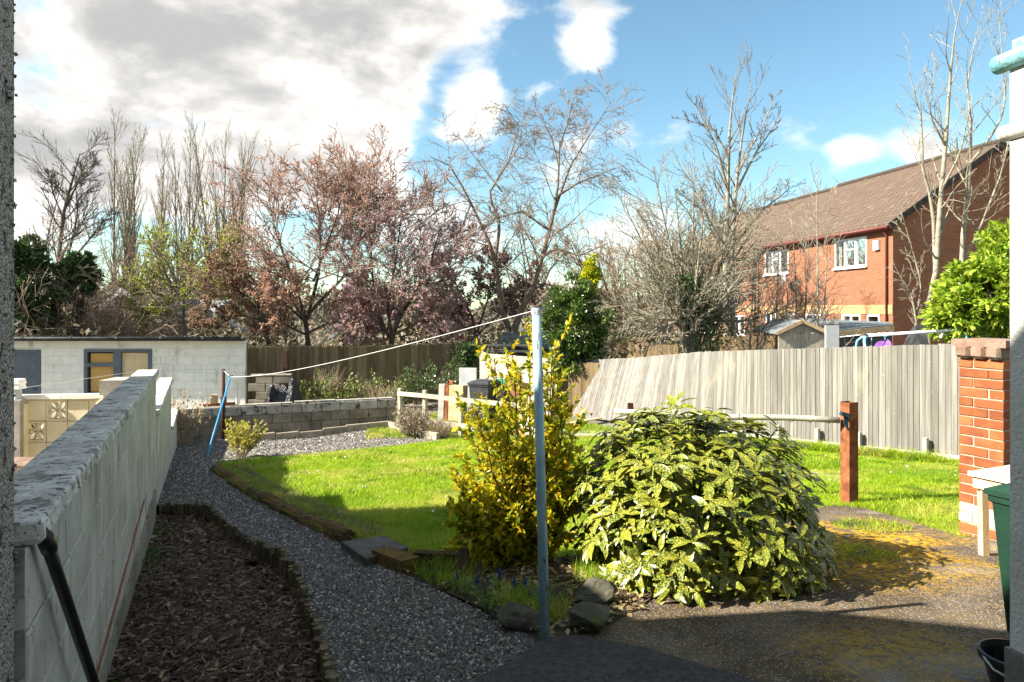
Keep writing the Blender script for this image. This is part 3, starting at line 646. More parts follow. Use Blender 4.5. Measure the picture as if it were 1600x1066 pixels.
def build_side_wall():
    rng = np.random.default_rng(3)
    gz = lambda p: zt(p[0], p[1])-.25
    bm_ = cbox('block', .440, .10, .2155, .006, M['block'], .0012); cp = cbox('coping_slab', .60, .21, .062, .010, M['coping'], .004, 4)
    secs = [(1.79, 7.4, -.625, -.0150, 7, 'tall painted concrete block wall with lichened coping beside the bark bed'),
            (7.42, 11.5, -1.17, -.012, 6, 'lower second length of painted block wall stepping down beyond the tall one'),
            (11.52, 15.6, -2.05, -.05, 5, 'lowest far length of painted block wall by the gravel')]
    for k, (d0, d1, zt_, sl, nc, lab) in enumerate(secs):
        a = np.array([wall_x(d0), d0]); t = thing('garden_wall', lab, 'wall', (a[0], a[1], zt(a[0], a[1])), 'lengths of block wall along the side boundary')
        L = (d1-d0)/.908; U = np.array([VV[0], VV[1], sl]); nrm = UV_
        off = a-nrm*.05
        m = MB(); pts = []
        c0 = a-nrm*.075; e0 = c0+VV*L
        m.prism([(c0[0], c0[1], zt_-.002), (e0[0], e0[1], zt_+sl*L-.002), (e0[0], e0[1], zt_+sl*L-1.9), (c0[0], c0[1], zt_-1.9)], (nrm[0]*.067, nrm[1]*.067, 0))
        m.build('mortar_core', M['mortar'], t)
        m = MB(); c0 = a-nrm*.15
        m.prism([(c0[0], c0[1], zt_-.003), (c0[0]+VV[0]*L, c0[1]+VV[1]*L, zt_+sl*L-.003), (c0[0]+VV[0]*L, c0[1]+VV[1]*L, zt_+sl*L-1.9), (c0[0], c0[1], zt_-1.9)], (nrm[0]*.049, nrm[1]*.049, 0))
        m.build('rear_leaf', M['cream'], t)
        lay('block', bm_, .440, .225, .010, t, off, U, L, nc, zt_, nrm, min_z=gz, rng=rng)
        n = int(L/.604)
        for i in range(n):
            s = (i+.5)*L/n; p = a-nrm*.075+VV*s
            piece('coping_slab', cp, t, (p[0], p[1], zt_+sl*s+.034+rng.uniform(-.003, .003)), U+rng.normal(0, .004, 3), (0, 0, 1), (L/n/.608, 1, 1))
        if k == 0:
            m = MB(); s0, s1 = .3, 4.3
            def fp(s, o, z): q = a+VV*s+nrm*o; return (q[0], q[1], z)
            m.prism([fp(s0, -.02, -1.59), fp(s0, .006, -1.59), fp(s0, .006, -1.615), fp(s0, -.02, -1.615)], VV.tolist()+[0] if False else (VV[0]*(s1-s0), VV[1]*(s1-s0), 0)); m.build('damp_course', M['damp'], t)
            m = MB(); m.prism([fp(s0, -.02, -1.617), fp(s0, .018, -1.617), fp(s0, .018, -2.4), fp(s0, -.02, -2.4)], (VV[0]*5.5, VV[1]*5.5, -.25)); m.build('plinth', M['plinth'], t)
build_side_wall()

def build_handrail():
    a = P(70, 838, 1.84); b = P(156, 1095, 2.55)
    t = thing('handrail', 'black handrail tube slanting down beside the block wall', 'handrail', b)
    d = (b-a)/np.linalg.norm(b-a)
    m = MB(); m.tube([a, a+d*.3, b, b+d*.4], .0165, 12); m.build('rail', M['rail_black'], t, smooth=True)
    m = MB(); m.tube([a-d*.0+np.array([-.028, .01, .0]), a-d*.012+np.array([-.012, 0, .012]), a+d*.005, a+d*.04, a+d*.07], [.013, .019, .021, .0215, .0205], 12); m.build('end_cap', M['rail_black'], t, smooth=True)
build_handrail()

def build_end_wall():
    rng = np.random.default_rng(8)
    A, B = END_A, END_B; U = (B-A)/np.linalg.norm(B-A); L = np.linalg.norm(B-A); nrm = np.array([U[1], -U[0]])
    zt_ = P(300, 638, 15.75)[2]; zb = P(618, 622, 17.3)[2]; sl = (zb-zt_)/L
    t = thing('end_wall', 'brown block wall across the far end of the gravel', 'wall', (A[0], A[1], -3.2))
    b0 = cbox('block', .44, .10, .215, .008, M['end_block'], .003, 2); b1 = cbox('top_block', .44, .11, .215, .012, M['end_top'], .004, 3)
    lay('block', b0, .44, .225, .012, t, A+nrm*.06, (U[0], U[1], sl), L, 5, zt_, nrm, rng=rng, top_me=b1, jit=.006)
    m = MB(); c = A-nrm*.05
    m.prism([(c[0], c[1], zt_-.01), (c[0]+U[0]*L, c[1]+U[1]*L, zb-.01), (c[0]+U[0]*L, c[1]+U[1]*L, zb-1.3), (c[0], c[1], zt_-1.3)], (nrm[0]*.105, nrm[1]*.105, 0)); m.build('mortar_core', M['mortar'], t)
    s0, s1 = .53, .62
    def cap(f0, f1, th, lift):
        p0 = A+U*L*f0; p1 = A+U*L*f1; z0 = zt_+sl*L*f0+lift; z1 = zt_+sl*L*f1+lift
        m = MB(); m.beam((p0[0], p0[1], z0), (p1[0], p1[1], z1), .17, th); m.build('capping_tile', M['end_top'], t)
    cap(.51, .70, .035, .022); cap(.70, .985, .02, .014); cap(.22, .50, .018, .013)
    # bricks lying on the wall
    def loose(px, py, d, size, mt, lab, tilt=0.0):
        p = P(px, py, d); m = MB(); m.box(p, size, (1, .15, 0), (tilt, -.1, 1)); o = m.build('brick', M[mt], None, p); tag(o, lab, 'brick', 'loose bricks left on the end wall')
    f = (330-285)/335.
    yz = lambda px: 15.75+(px-285)/335.*1.55
    zz = lambda px: zt_+sl*L*np.clip((px-285)/335., 0, 1)
    for px, w_, h_, mt, lab, tl in ((330, .36, .065, 'brick', 'flat reddish brick on the end wall nearest the side wall', 0), (334, .15, .20, 'timber', 'pale tan brick standing upright on the flat brick', .05),
                                    (349, .13, .22, 'brick', 'dark red brick standing behind the rusty post', .12), (360, .20, .065, 'brick', 'short red brick lying right of the rusty post', 0)):
        d = yz(px)-.02; lift = .065 if h_ == .20 else 0
        p = np.array([(px-CX)*d/F_PX, d+.02, zz(px)+.012+h_/2+lift]); m = MB(); m.box(p, (w_, .10, h_), (U[0], U[1], 0), (tl, 0, 1)); tag(m.build('loose_brick', M[mt], None, p), lab, 'brick', 'loose bricks left on the end wall')
    # low edging course in front
    t2 = thing('bed_edging', 'low course of blocks edging the narrow bed below the end wall', 'edging', tuple(A+U*2)+(-3.2,))
    eb = cbox('block', .44, .10, .20, .01, M['edge_block'], .004, 5)
    e0 = P(392, 690, 15.6); e1 = P(608, 668, 16.9); e2 = P(685, 697, 14.9)
    for a, b in ((e0, e1), (e1, e2)):
        v = b-a; L2 = np.linalg.norm(v[:2]); n = int(L2/.46)
        for i in range(n):
            p = a+v*(i+.5)/n; z = zt(p[0], p[1])+.07
            piece('block', eb, t2, (p[0], p[1], z), (v[0], v[1], (zt(b[0], b[1])-zt(a[0], a[1]))), (0, 0, 1), (L2/n/.45, 1, 1))
build_end_wall()

def build_pier():
    c = np.array([3.635, 5.05]); t = thing('brick_pier', 'square red brick pier with stone coping beside the white wall', 'pier', (c[0], c[1], zt(*c)))
    rng = np.random.default_rng(4)
    st = cbox('brick', .215, .1025, .065, .004, M['brick'], .0015, 1); sg = cbox('grey_brick', .215, .1025, .065, .004, M['brick_grey'], .0015, 1)
    zt0 = -.385; S = .3275
    m = MB(); k = c+VV*.008+UV_*.008
    m.prism([(k[0], k[1], zt0), (k[0]+VV[0]*(S-.016), k[1]+VV[1]*(S-.016), zt0), (k[0]+(VV[0]+UV_[0])*(S-.016), k[1]+(VV[1]+UV_[1])*(S-.016), zt0), (k[0]+UV_[0]*(S-.016), k[1]+UV_[1]*(S-.016), zt0)], (0, 0, -1.5)); m.build('mortar_core', M['brick_mortar'], t)
    for i in range(20):
        z = zt0-.0375-.075*i
        even = [((.1075, .05125), 0), ((.27625, .1075), 1), ((.22, .27625), 0), ((.05125, .22), 1)]
        for (a, b), r in even:
            if i % 2: a, b, r = b, a, 1-r
            p = c+VV*a+UV_*b+rng.normal(0, .0015, 2); X = VV if r == 0 else UV_
            piece('brick', sg if i in (15, 16) else st, t, (p[0], p[1], z+rng.normal(0, .001)), (X[0], X[1], rng.normal(0, .006)), (0, 0, 1))
    cp = cbox('coping_brick', .215, .125, .10, .022, M['pier_cap'], .005, 3)
    for i in range(3):
        for j in range(2):
            p = c+VV*(.055+.112*i)+UV_*(.09+.21*j-.03); piece('coping_brick', cp, t, (p[0], p[1], -.333), (UV_[0], UV_[1], 0), (0, 0, 1), (1.0, .9, 1))
    m = MB(); q = c+VV*.165+UV_*.165
    m.box((q[0], q[1], -.265), (.40, .40, .055), (UV_[0], UV_[1], 0)); m.build('cap_mortar', M['pier_cap'], t)
    return t
build_pier()
# ------------------------------------------------------------------ loose ground cover
OCT_V = np.array([[1, 0, 0], [-1, 0, 0], [0, 1, 0], [0, -1, 0], [0, 0, 1], [0, 0, -1.]])
OCT_F = np.array([[0, 2, 4], [2, 1, 4], [1, 3, 4], [3, 0, 4], [2, 0, 5], [1, 2, 5], [3, 1, 5], [0, 3, 5]])
def stones(name, poly, n, s0, s1, mt, label, seed, dz=.0, dfar=None, flat=.6, dens=None):
    rng = np.random.default_rng(seed); x, y = rand_in(rng, poly, n, dens); m = len(x)
    s = (s0+(s1-s0)*rng.random(m)**1.6*1.35)*np.clip(y/5.0, 1, 2.6)
    Pn = np.stack([x, y, zt(x, y)+dz+s*.25], 1); S = np.stack([s, s*rng.uniform(.6, 1, m), s*rng.uniform(.4, .8, m)*flat/.6], 1)
    LV = OCT_V.copy(); LV[4, :2] += (.3, .2); LV[5, :2] -= (.2, .3); LV[2, 0] += .35; LV[3, 0] -= .3
    V, Fc = scatter(np.concatenate([LV[:5]*np.array([1, 1, 1.0])-np.array([0, 0, .35])*(np.arange(5) < 4)[:, None]]), OCT_F[:4], Pn, rng.normal(0, 1, (m, 3))*np.array([1, 1, .3]), np.array([0, 0, 1.])+rng.normal(0, .45, (m, 3)), S)
    return tag(put(name, mesh_np(name, V, [Fc]), mt), label, None, None, 'stuff')
near = lambda x, y: np.clip((4.2/np.maximum(y, 2.6))**1.5, .06, 1)
stones('path_gravel', PATH, 80000, .005, .0105, M['stone'], 'grey slate chippings covering the curving path', 11, dens=near)
yard_near = [p for p in YARD]
stones('yard_grit', YARD, 9000, .003, .0065, M['stone'], 'small pale stones bedded in the mossy tarmac yard', 12, dz=-.001, dens=lambda x, y: ((x > 0) & (x < 4.5) & (y > 2.4))*near(x, y)*(.25+.75*(np.sin(x*2.3+1)*np.sin(y*3.1) > 0)))

def bark_chips():
    rng = np.random.default_rng(21); x, y = rand_in(rng, BED, 30000, lambda x, y: np.clip((3.6/np.maximum(y, 2.4))**1.3, .1, 1)*(y > 2.4)); m = len(x)
    Ln = rng.gamma(1.6, .009, m)+.007; Ln = np.clip(Ln, .007, .10)*np.clip(y/5, 1, 2)
    Pn = np.stack([x, y, zt(x, y)-.13+rng.uniform(.002, .035, m)+.012*(1+np.sin(x*4)*np.sin(y*3))], 1)
    S = np.stack([Ln, Ln*rng.uniform(.10, .40, m), Ln*rng.uniform(.05, .14, m)], 1)
    LV = OCT_V.copy(); LV[2, 0] += .4; LV[3, 0] -= .4
    V, Fc = scatter(LV[:5]-np.array([0, 0, .4])*(np.arange(5) < 4)[:, None], OCT_F[:4], Pn, rng.normal(0, 1, (m, 3))*np.array([1, 1, .22]), np.array([0, 0, 1.])+rng.normal(0, .4, (m, 3)), S)
    tag(put('bark_chips', mesh_np('bark_chips', V, [Fc]), M['chip']), 'dark shredded bark chips filling the bed beside the wall', None, None, 'stuff')
bark_chips()

def blades(name, poly, n, h0, h1, mt, label, seed, dens=None, dz=0.0, clump=0.0, wide=1.0, simple=False):
    rng = np.random.default_rng(seed); x, y = rand_in(rng, poly, n, dens); m = len(x)
    cl = .5+.5*np.sin(x*2.1+1.3*np.sin(y*1.7))*np.cos(y*1.9+1.1*np.sin(x*1.3)); cl2 = .5+.5*np.sin(x*9.1+2*np.sin(y*5.7))*np.cos(y*8.3)
    h = rng.uniform(h0, h1, m)*(1+clump*(cl+.6*cl2-.8)); w = np.maximum(.0022, y*.00050)*wide
    lean = rng.normal(0, .62, (m, 2)); a = rng.uniform(0, np.pi, m); z = zt(x, y)+dz
    b = np.stack([x, y, z], 1); dx = np.stack([np.cos(a)*w, np.sin(a)*w, np.zeros(m)], 1)
    mid = b+np.stack([lean[:, 0]*h*.4, lean[:, 1]*h*.4, h*.6], 1); top = b+np.stack([lean[:, 0]*h*1.3, lean[:, 1]*h*1.3, h*.95], 1)
    if simple:
        V = np.stack([b-dx*1.1, b+dx*1.1, b*.4+top*.6+np.array([0, 0, .004])], 1).reshape(-1, 3); return tag(put(name, mesh_np(name, V, [np.arange(3*m).reshape(-1, 3)]), mt), label, None, None, 'stuff')
    V = np.stack([b-dx, b+dx, mid+dx*.8, mid-dx*.8, top], 1).reshape(-1, 3); k = np.arange(m)[:, None]*5
    F4 = k+np.array([[0, 1, 2, 3]]); F3 = k+np.array([[3, 2, 4]])
    return tag(put(name, mesh_np(name, V, [F4, F3]), mt), label, None, None, 'stuff')
gd = lambda x, y: np.clip((6.0/np.maximum(y, 4.5))**1.1, .2, 1)*(x > -6)*(x < 7.4)
blades('lawn_grass', LAWN, 380000, .025, .07, M['grass'], 'bright green lawn grass behind the shrubs', 31, gd, clump=.45, simple=True)
FAR_LAWN = [(-3.3, 15.4), (-4.0, 19.2), (.6, 18.6), (3.0, 15.4)]
blades('lawn_tufts', LAWN, 14000, .05, .11, M['grass'], 'longer uneven tufts of grass in the lawn', 38, lambda x, y: (np.sin(x*1.9+.7*np.sin(y*2.3))*np.cos(y*1.7+x*.6) > .42)*(x > -6)*(x < 7.4)*(y < 13)*1.0)
def daisies():
    rng = np.random.default_rng(39); x, y = rand_in(rng, LAWN, 70, lambda x, y: (y < 12)*1.0); m = len(x); Pn = np.stack([x, y, zt(x, y)+.045], 1)
    V, Fc = scatter(OCT_V, OCT_F, Pn, rng.normal(0, 1, (m, 3)), rng.normal(0, .3, (m, 3))+np.array([0, 0, 1.]), np.stack([rng.uniform(.01, .022, m)]*2+[np.full(m, .004)], 1)); tag(put('daisies', mesh_np('daisies', V, [Fc]), M['white_trim']), 'tiny white daisies and petals dotted over the lawn', None, None, 'stuff')
daisies()
blades('rear_grass', FAR_LAWN, 16000, .05, .10, M['grass'], 'grass beyond the rail fence around the bins', 32, clump=.3)
def strip_along(pts, w):
    p = np.array(pts); t = np.gradient(p, axis=0); t = unit(t); nrm = np.stack([-t[:, 1], t[:, 0]], 1)
    return [tuple(q) for q in p+nrm*w]+[tuple(q) for q in (p-nrm*w)[::-1]]
dryish = leafmat('dry_grass', [(.20, .17, .06), (.26, .22, .10), (.13, .16, .03)], .3, .6)
blades('dry_grass', [tuple(np.array(k)+np.array([.02, .02])) for k in KERB]+[tuple(np.array(k)+np.array([.30, .22])) for k in KERB[::-1]], 5200, .04, .10, dryish, 'straw coloured dry grass along the mossy kerb', 33)
blades('edge_grass', [tuple(np.array(k)+np.array([-.03, -.03])) for k in KERB]+[tuple(np.array(k)+np.array([.16, .12])) for k in KERB[::-1]], 4200, .04, .11, M['grass'], 'uncut grass hanging over the mossy kerb', 40)
blades('verge_grass', [(5.9, 9.4), (6.05, 9.55), (4.75, 12.2), (3.0, 15.2), (2.6, 15.1), (4.5, 12.0)], 9000, .08, .20, M['grass'], 'longer grass growing along the foot of the grey fence', 34)
blades('yard_grass', YARD, 3600, .02, .06, M['grass'], 'tufts of grass breaking through the mossy yard', 35, lambda x, y: ((x > 1.6) & (y > 4.2))*(np.sin(x*3.7+y*1.1)*np.cos(y*4.3-x*.8) > .45)*1.0)
blades('weed_tufts', BED, 1500, .02, .05, M['weed'], 'small green weeds at the foot of the block wall', 36, lambda x, y: ((x-wall_x(y)) < .14)*(y > 2.8)*(np.sin(y*5.0)+np.sin(y*2.3+1) > .3)*1.0, dz=-.12, wide=1.6)
blades('bed_grass', FLOWERBED, 2400, .05, .13, M['grass'], 'grass creeping into the planting bed', 37, lambda x, y: (np.sin(x*6+1)*np.cos(y*5) > .25)*1.0, dz=.01)

# ------------------------------------------------------------------ edging
def build_logs():
    t = thing('log_edging', 'wavy edging of short timber logs between the bark bed and the gravel', 'edging', tuple(LOGS[4])+(zt(*LOGS[4]),))
    rng = np.random.default_rng(41); p = np.array(LOGS); s = np.concatenate([[0], np.cumsum(np.linalg.norm(np.diff(p, axis=0), axis=1))])
    bm = bmesh.new(); bmesh.ops.create_cone(bm, segments=9, radius1=.024, radius2=.022, depth=.26, cap_ends=True, cap_tris=False)
    me = bpy.data.meshes.new('log'); bm.to_mesh(me); bm.free(); me.materials.append(M['log'])
    n = int(s[-1]/.047)
    for i in range(n):
        d = (i+.5)/n*s[-1]; x = np.interp(d, s, p[:, 0])+rng.normal(0, .004); y = np.interp(d, s, p[:, 1])+rng.normal(0, .004)
        if y < 2.6: continue
        wv = .02*math.sin(d*2.3)+rng.normal(0, .012)
        z = zt(x, y)-.115+wv*1.3+(.01 if y < 4 else 0); ln = np.array([rng.normal(0, .05)-.08, rng.normal(0, .05), 1])
        piece('log', me, t, (x, y, z), (math.cos(i), math.sin(i), 0), ln, (1, 1, 1))
build_logs()
def build_kerb():
    t = thing('mossy_kerb', 'moss covered kerb stones along the edge of the lawn', 'kerb', tuple(KERB[3])+(zt(*KERB[3]),))
    rng = np.random.default_rng(42); p = np.array(KERB); s = np.concatenate([[0], np.cumsum(np.linalg.norm(np.diff(p, axis=0), axis=1))]); n = int(s[-1]/.5)
    mes = [rough_box('kerb_stone', .52, .12, .17, M['kerb'], .009, k) for k in range(4)]
    for i in range(n):
        a, b = (np.array([np.interp(q*s[-1], s, p[:, 0]), np.interp(q*s[-1], s, p[:, 1])]) for q in (i/n, (i+1)/n)); c = (a+b)/2; v = b-a
        piece('kerb_stone', mes[i % 4], t, (c[0], c[1], zt(*c)+.005+rng.normal(0, .006)), (v[0], v[1], zt(*b)-zt(*a)), (rng.normal(0, .06), 0, 1), (np.linalg.norm(v)/.5, rng.uniform(.9, 1.25), 1))
build_kerb()
def build_slab():
    q = [G(x, y, .06) for x, y in ((533, 846), (602, 837), (638, 855), (572, 873))]; c = sum(q)/4
    m = MB(); m.prism([v for v in q], (0, 0, -.055)); o = m.build('paving_slab', M['slab'], None, c); tag(o, 'dark square paving slab at the corner of the lawn', 'slab')
    a = G(597, 866, .05); b = G(640, 882, .05)
    m = MB(); m.box(a*.5+b*.5+np.array([0, 0, -.02]), (.42, .14, .12), (b-a), (0, 0, 1)); tag(m.build('edging_stone', M['kerb'], None, a), 'short mossy edging stone beside the dark slab', 'stone')
    a = G(648, 876, .04); b = G(742, 880, .04)
    m = MB(); m.box(a*.5+b*.5, (np.linalg.norm(b-a), .07, .13), (b-a)); tag(m.build('edging_plank', M['kerb'], None, a), 'dark mossy plank edging the lawn behind the stumps', 'plank')
build_slab()
def lump(name, c, size, mt, label, cat, seed, group=None, sub=3, jag=.18):
    bm = bmesh.new(); bmesh.ops.create_icosphere(bm, subdivisions=sub, radius=1.0); rr = np.random.default_rng(seed)
    pl = unit(rr.normal(0, 1, (9, 3))); dd = rr.uniform(.40, .75, 9)
    for v in bm.verts:
        p = np.array(v.co)
        for n_, d_ in zip(pl, dd):
            e = p@n_-d_
            if e > 0: p = p-n_*e
        p = p*(1+jag*.25*math.sin(p[0]*7+seed)*math.sin(p[1]*6)*math.sin(p[2]*5+1))
        p = p+rr.normal(0, .025, 3); v.co = Vector(p*np.array(size)*1.1)
    me = bpy.data.meshes.new(name); bm.to_mesh(me); bm.free(); me.materials.append(mt); me.polygons.foreach_set('use_smooth', np.ones(len(me.polygons), bool)) if False else None
    o = bpy.data.objects.new(name, me); COL.objects.link(o); o.location = Vector(c); o.rotation_euler = (0, 0, seed*1.3); WL[o.name] = np.array(c); return tag(o, label, cat, group)
def gp(px, py, dz=0): p = G(px, py); p[2] += dz; return p
lump('rock', gp(815, 985, .06), (.12, .09, .075), M['rock'], 'rounded mossy rock touching the foot of the blue pole', 'rock', 2, 'rocks edging the planting bed')
lump('rock', gp(918, 984, .05), (.14, .11, .07), M['rock'], 'pale angular rock under the spotted shrub right of the pole', 'rock', 3, 'rocks edging the planting bed')
lump('rock', gp(780, 968, .02), (.09, .05, .05), M['rock'], 'small flat brownish rock left of the rounded rock', 'rock', 4, 'rocks edging the planting bed')
lump('rock', gp(925, 945, .06), (.14, .10, .08), M['rock'], 'dark rock behind the pale one in the shrub shade', 'rock', 5, 'rocks edging the planting bed')
lump('rock', gp(860, 945, .03), (.13, .07, .07), M['rock'], 'shaded rock just behind the blue pole', 'rock', 7, 'rocks edging the planting bed')
lump('rock', gp(702, 921, .02), (.06, .05, .05), M['rock'], 'reddish stone where the gravel meets the bed', 'rock', 6, 'rocks edging the planting bed')
def stump(px, py, h, r, lab, seed, tx=0.0):
    b = gp(px, py); rr = np.random.default_rng(seed); m = MB(); k = 7
    pts = [b+np.array([tx*t*h, 0, -.04+t*(h+.04)]) for t in np.linspace(0, 1, k)]; n = 12; V = []; Fc = []
    w = rr.uniform(.75, 1.2, n)
    for i, p in enumerate(pts):
        for j in range(n):
            a = 2*math.pi*j/n; R = r*(1.15-.25*i/(k-1))*w[j]*(1+.06*rr.normal()); V.append(p+np.array([math.cos(a)*R, math.sin(a)*R, (.03*rr.normal() if i == k-1 else 0)]))
    for i in range(k-1):
        for j in range(n): Fc.append((i*n+j, i*n+(j+1) % n, (i+1)*n+(j+1) % n, (i+1)*n+j))
    Fc.append(tuple((k-1)*n+j for j in range(n))); m.add(V, Fc); tag(m.build('tree_stump', M['stump'], None, b), lab, 'stump', 'rotten stumps in the planting bed')
stump(722, 905, .19, .035, 'taller rotten stump standing in the planting bed', 1, .05); stump(742, 908, .10, .04, 'short rotten stump leaning against the taller one', 2, .2); stump(755, 885, .09, .05, 'dark low stump at the edge of the lawn', 3)

# leaf litter, bulbs
def litter():
    rng = np.random.default_rng(51); x, y = rand_in(rng, FLOWERBED, 2600, lambda x, y: np.clip(.3+.9*(x+.3), .15, 1)); m = len(x)
    Pn = np.stack([x, y, zt(x, y)+.012+rng.uniform(.002, .02, m)], 1)
    V, Fc = scatter(LEAF2[0], LEAF2[1], Pn, rng.normal(0, 1, (m, 3))*np.array([1, 1, .25]), np.array([0, 0, 1.])+rng.normal(0, .35, (m, 3)), rng.uniform(.02, .055, m))
    mt = leafmat('dead_leaf', [(.10, .065, .03), (.24, .16, .07), (.36, .27, .14), (.42, .36, .16), (.16, .10, .05)], .2, .7)
    tag(put('leaf_litter', mesh_np('leaf_litter', V, [Fc]), mt), 'dry fallen leaves under the shrubs', None, None, 'stuff')
    x, y = rand_in(rng, PATH+[], 260, lambda x, y: (y < 8)*1.0); m = len(x)
    Pn = np.stack([x, y, zt(x, y)+.016], 1); V, Fc = scatter(LEAF2[0], LEAF2[1], Pn, rng.normal(0, 1, (m, 3))*np.array([1, 1, .2]), np.array([0, 0, 1.])+rng.normal(0, .3, (m, 3)), rng.uniform(.015, .04, m))
    tag(put('path_litter', mesh_np('path_litter', V, [Fc]), mt), 'scattered dry leaves on the gravel path', None, None, 'stuff')
litter()
M['bulb_leaf'] = leafmat('bulb_leaf', [(.05, .12, .015), (.10, .20, .03)], .3, .4); M['bulb_blue'] = leafmat('blue_floret', [(.03, .04, .22), (.06, .08, .36)], .1, .5)
def bulb(px, py, n_leaf, L, n_fl, lab, seed):
    b = gp(px, py, .012); rng = np.random.default_rng(seed); t = thing('grape_hyacinth' if n_fl else 'grass_tuft', lab, 'plant', b, 'bulbs and tufts in the planting bed')
    a = rng.uniform(0, 2*np.pi, n_leaf); V = []; F4 = []
    for i in range(n_leaf):
        o = np.array([math.cos(a[i]), math.sin(a[i]), 0]); s = np.array([-o[1], o[0], 0])*.0035; l = L*rng.uniform(.6, 1.2); k = len(V)
        for q, w in ((0, .7), (.4, 1), (.75, .8), (1, .1)):
            p = b+o*(.02+l*.75*q**1.6*rng.uniform(.8, 1.1))+np.array([0, 0, l*(q*1.1-.55*q*q*q)]); V += [p-s*w, p+s*w]
        F4 += [(k+2*j, k+2*j+1, k+2*j+3, k+2*j+2) for j in range(3)]
    put('leaves', mesh_np('leaves', np.array(V), [np.array(F4)]), M['bulb_leaf'], t)
    for i in range(n_fl):
        q = b+np.array([rng.normal(0, .03), rng.normal(0, .03), 0]); h = rng.uniform(.09, .13); m = MB(); m.tube([q, q+np.array([0, 0, h])], .0025, 5); fs = m.build('flower_stalk', M['bulb_leaf'], t)
        z = rng.uniform(h-.045, h+.01, 34); aa = rng.uniform(0, 2*np.pi, 34); r = .011*(1-.5*(z-(h-.045))/.055); Pn = q+np.stack([np.cos(aa)*r, np.sin(aa)*r, z], 1)
        V2, F2 = scatter(OCT_V, OCT_F, Pn, rng.normal(0, 1, (34, 3)), rng.normal(0, 1, (34, 3)), np.full(34, .0048)); put('flower_head', mesh_np('flower_head', V2, [F2]), M['bulb_blue'], t)
bulb(755, 940, 14, .14, 2, 'grape hyacinth with two blue spikes nearest the gravel', 1); bulb(775, 925, 10, .12, 2, 'grape hyacinth behind, below the stumps', 2)
bulb(800, 935, 10, .12, 1, 'single blue grape hyacinth left of the pole', 3); bulb(722, 925, 9, .10, 1, 'grape hyacinth at the foot of the tall stump', 4)
bulb(825, 945, 10, .12, 1, 'grape hyacinth close beside the blue pole', 6); bulb(765, 962, 34, .20, 0, 'fountain of long green blades at the gravel edge', 5); bulb(838, 960, 26, .15, 0, 'grassy tuft in front of the blue pole', 7); bulb(725, 935, 22, .13, 0, 'loose grassy tuft left of the hyacinths', 8)

# ------------------------------------------------------------------ blue pole, line, prop, far post
POLE_B = gp(852, 1002); POLE_T = P(838, 480, POLE_B[1]+.05)
def build_pole():
    t = thing('clothes_pole', 'pale blue painted steel clothes pole with rust patches', 'pole', POLE_B)
    m = MB(); m.tube([POLE_B+np.array([0, 0, -.05]), POLE_B*.5+POLE_T*.5, POLE_T], [.0255, .024, .022], 16); m.build('post', M['pole'], t, smooth=True)
    m = MB()
    for i in range(4): m.tube([POLE_T+np.array([.0235*math.cos(a), .0235*math.sin(a), -.012-.007*i+.004*math.sin(a)]) for a in np.linspace(0, 2*np.pi, 13)], .003, 5, False)
    m.build('rope_wrap', M['line'], t); m = MB(); m.tube([POLE_T+np.array([0, 0, -.002]), POLE_T+np.array([0, 0, .008])], [.0240, .014], 14); m.build('cap', M['rust_dark'], t, smooth=True)
build_pole()
FP_B = np.array([P(349, 690, 15.3)[0], 15.3, 0]); FP_B[2] = zt(FP_B[0], FP_B[1]); FP_T = P(349, 577, 15.3); PROP_T = P(360, 589, 14.6); PROP_B = gp(323, 716)
def build_far_post():
    t = thing('line_post', 'thin rusty post in front of the end wall', 'post', FP_B)
    m = MB(); m.tube([FP_B, FP_T], [.042, .036], 10); m.build('post', M['rust_dark'], t, smooth=True)
    m = MB(); m.box(FP_B+np.array([0, 0, .04]), (.26, .22, .10)); m.build('footing', M['concrete'], t)
    t2 = thing('clothes_prop', 'bright blue clothes prop leaning under the line', 'prop', PROP_B)
    m = MB(); m.tube([PROP_B, PROP_B*.45+PROP_T*.55, PROP_T], [.020, .020, .017], 10); m.build('shaft', M['prop_blue'], t2, smooth=True)
    m = MB(); m.beam(PROP_T-np.array([.03, 0, -.01]), PROP_T+np.array([.05, 0, .02]), .03, .03); m.build('fork', M['bin_black'], t2)
    m = MB(); a = POLE_T+np.array([-.02, .01, -.02]); n = 24
    m.tube([a+(PROP_T-a)*q+np.array([0, 0, -.09*4*q*(1-q)]) for q in np.linspace(0, 1, n)], np.linspace(.0022, .0055, n), 5); m.tube([PROP_T, FP_T-np.array([0, 0, .03])], .005, 5)
    tag(m.build('clothes_line', M['line'], None, a), 'pale clothes line from the blue pole to the rusty post', 'line')
    b = P(30, 607, 9.4); c = P(208, 581, 12.5); m = MB()
    pts = [b+(c-b)*q for q in np.linspace(0, 1, 10)]+[c+(FP_T-c)*q for q in np.linspace(.1, 1, 8)]
    m.tube(pts, .0045, 5); tag(m.build('clothes_line', M['line'], None, b), 'thin line crossing behind the block wall to the white capped post', 'line')
build_far_post()

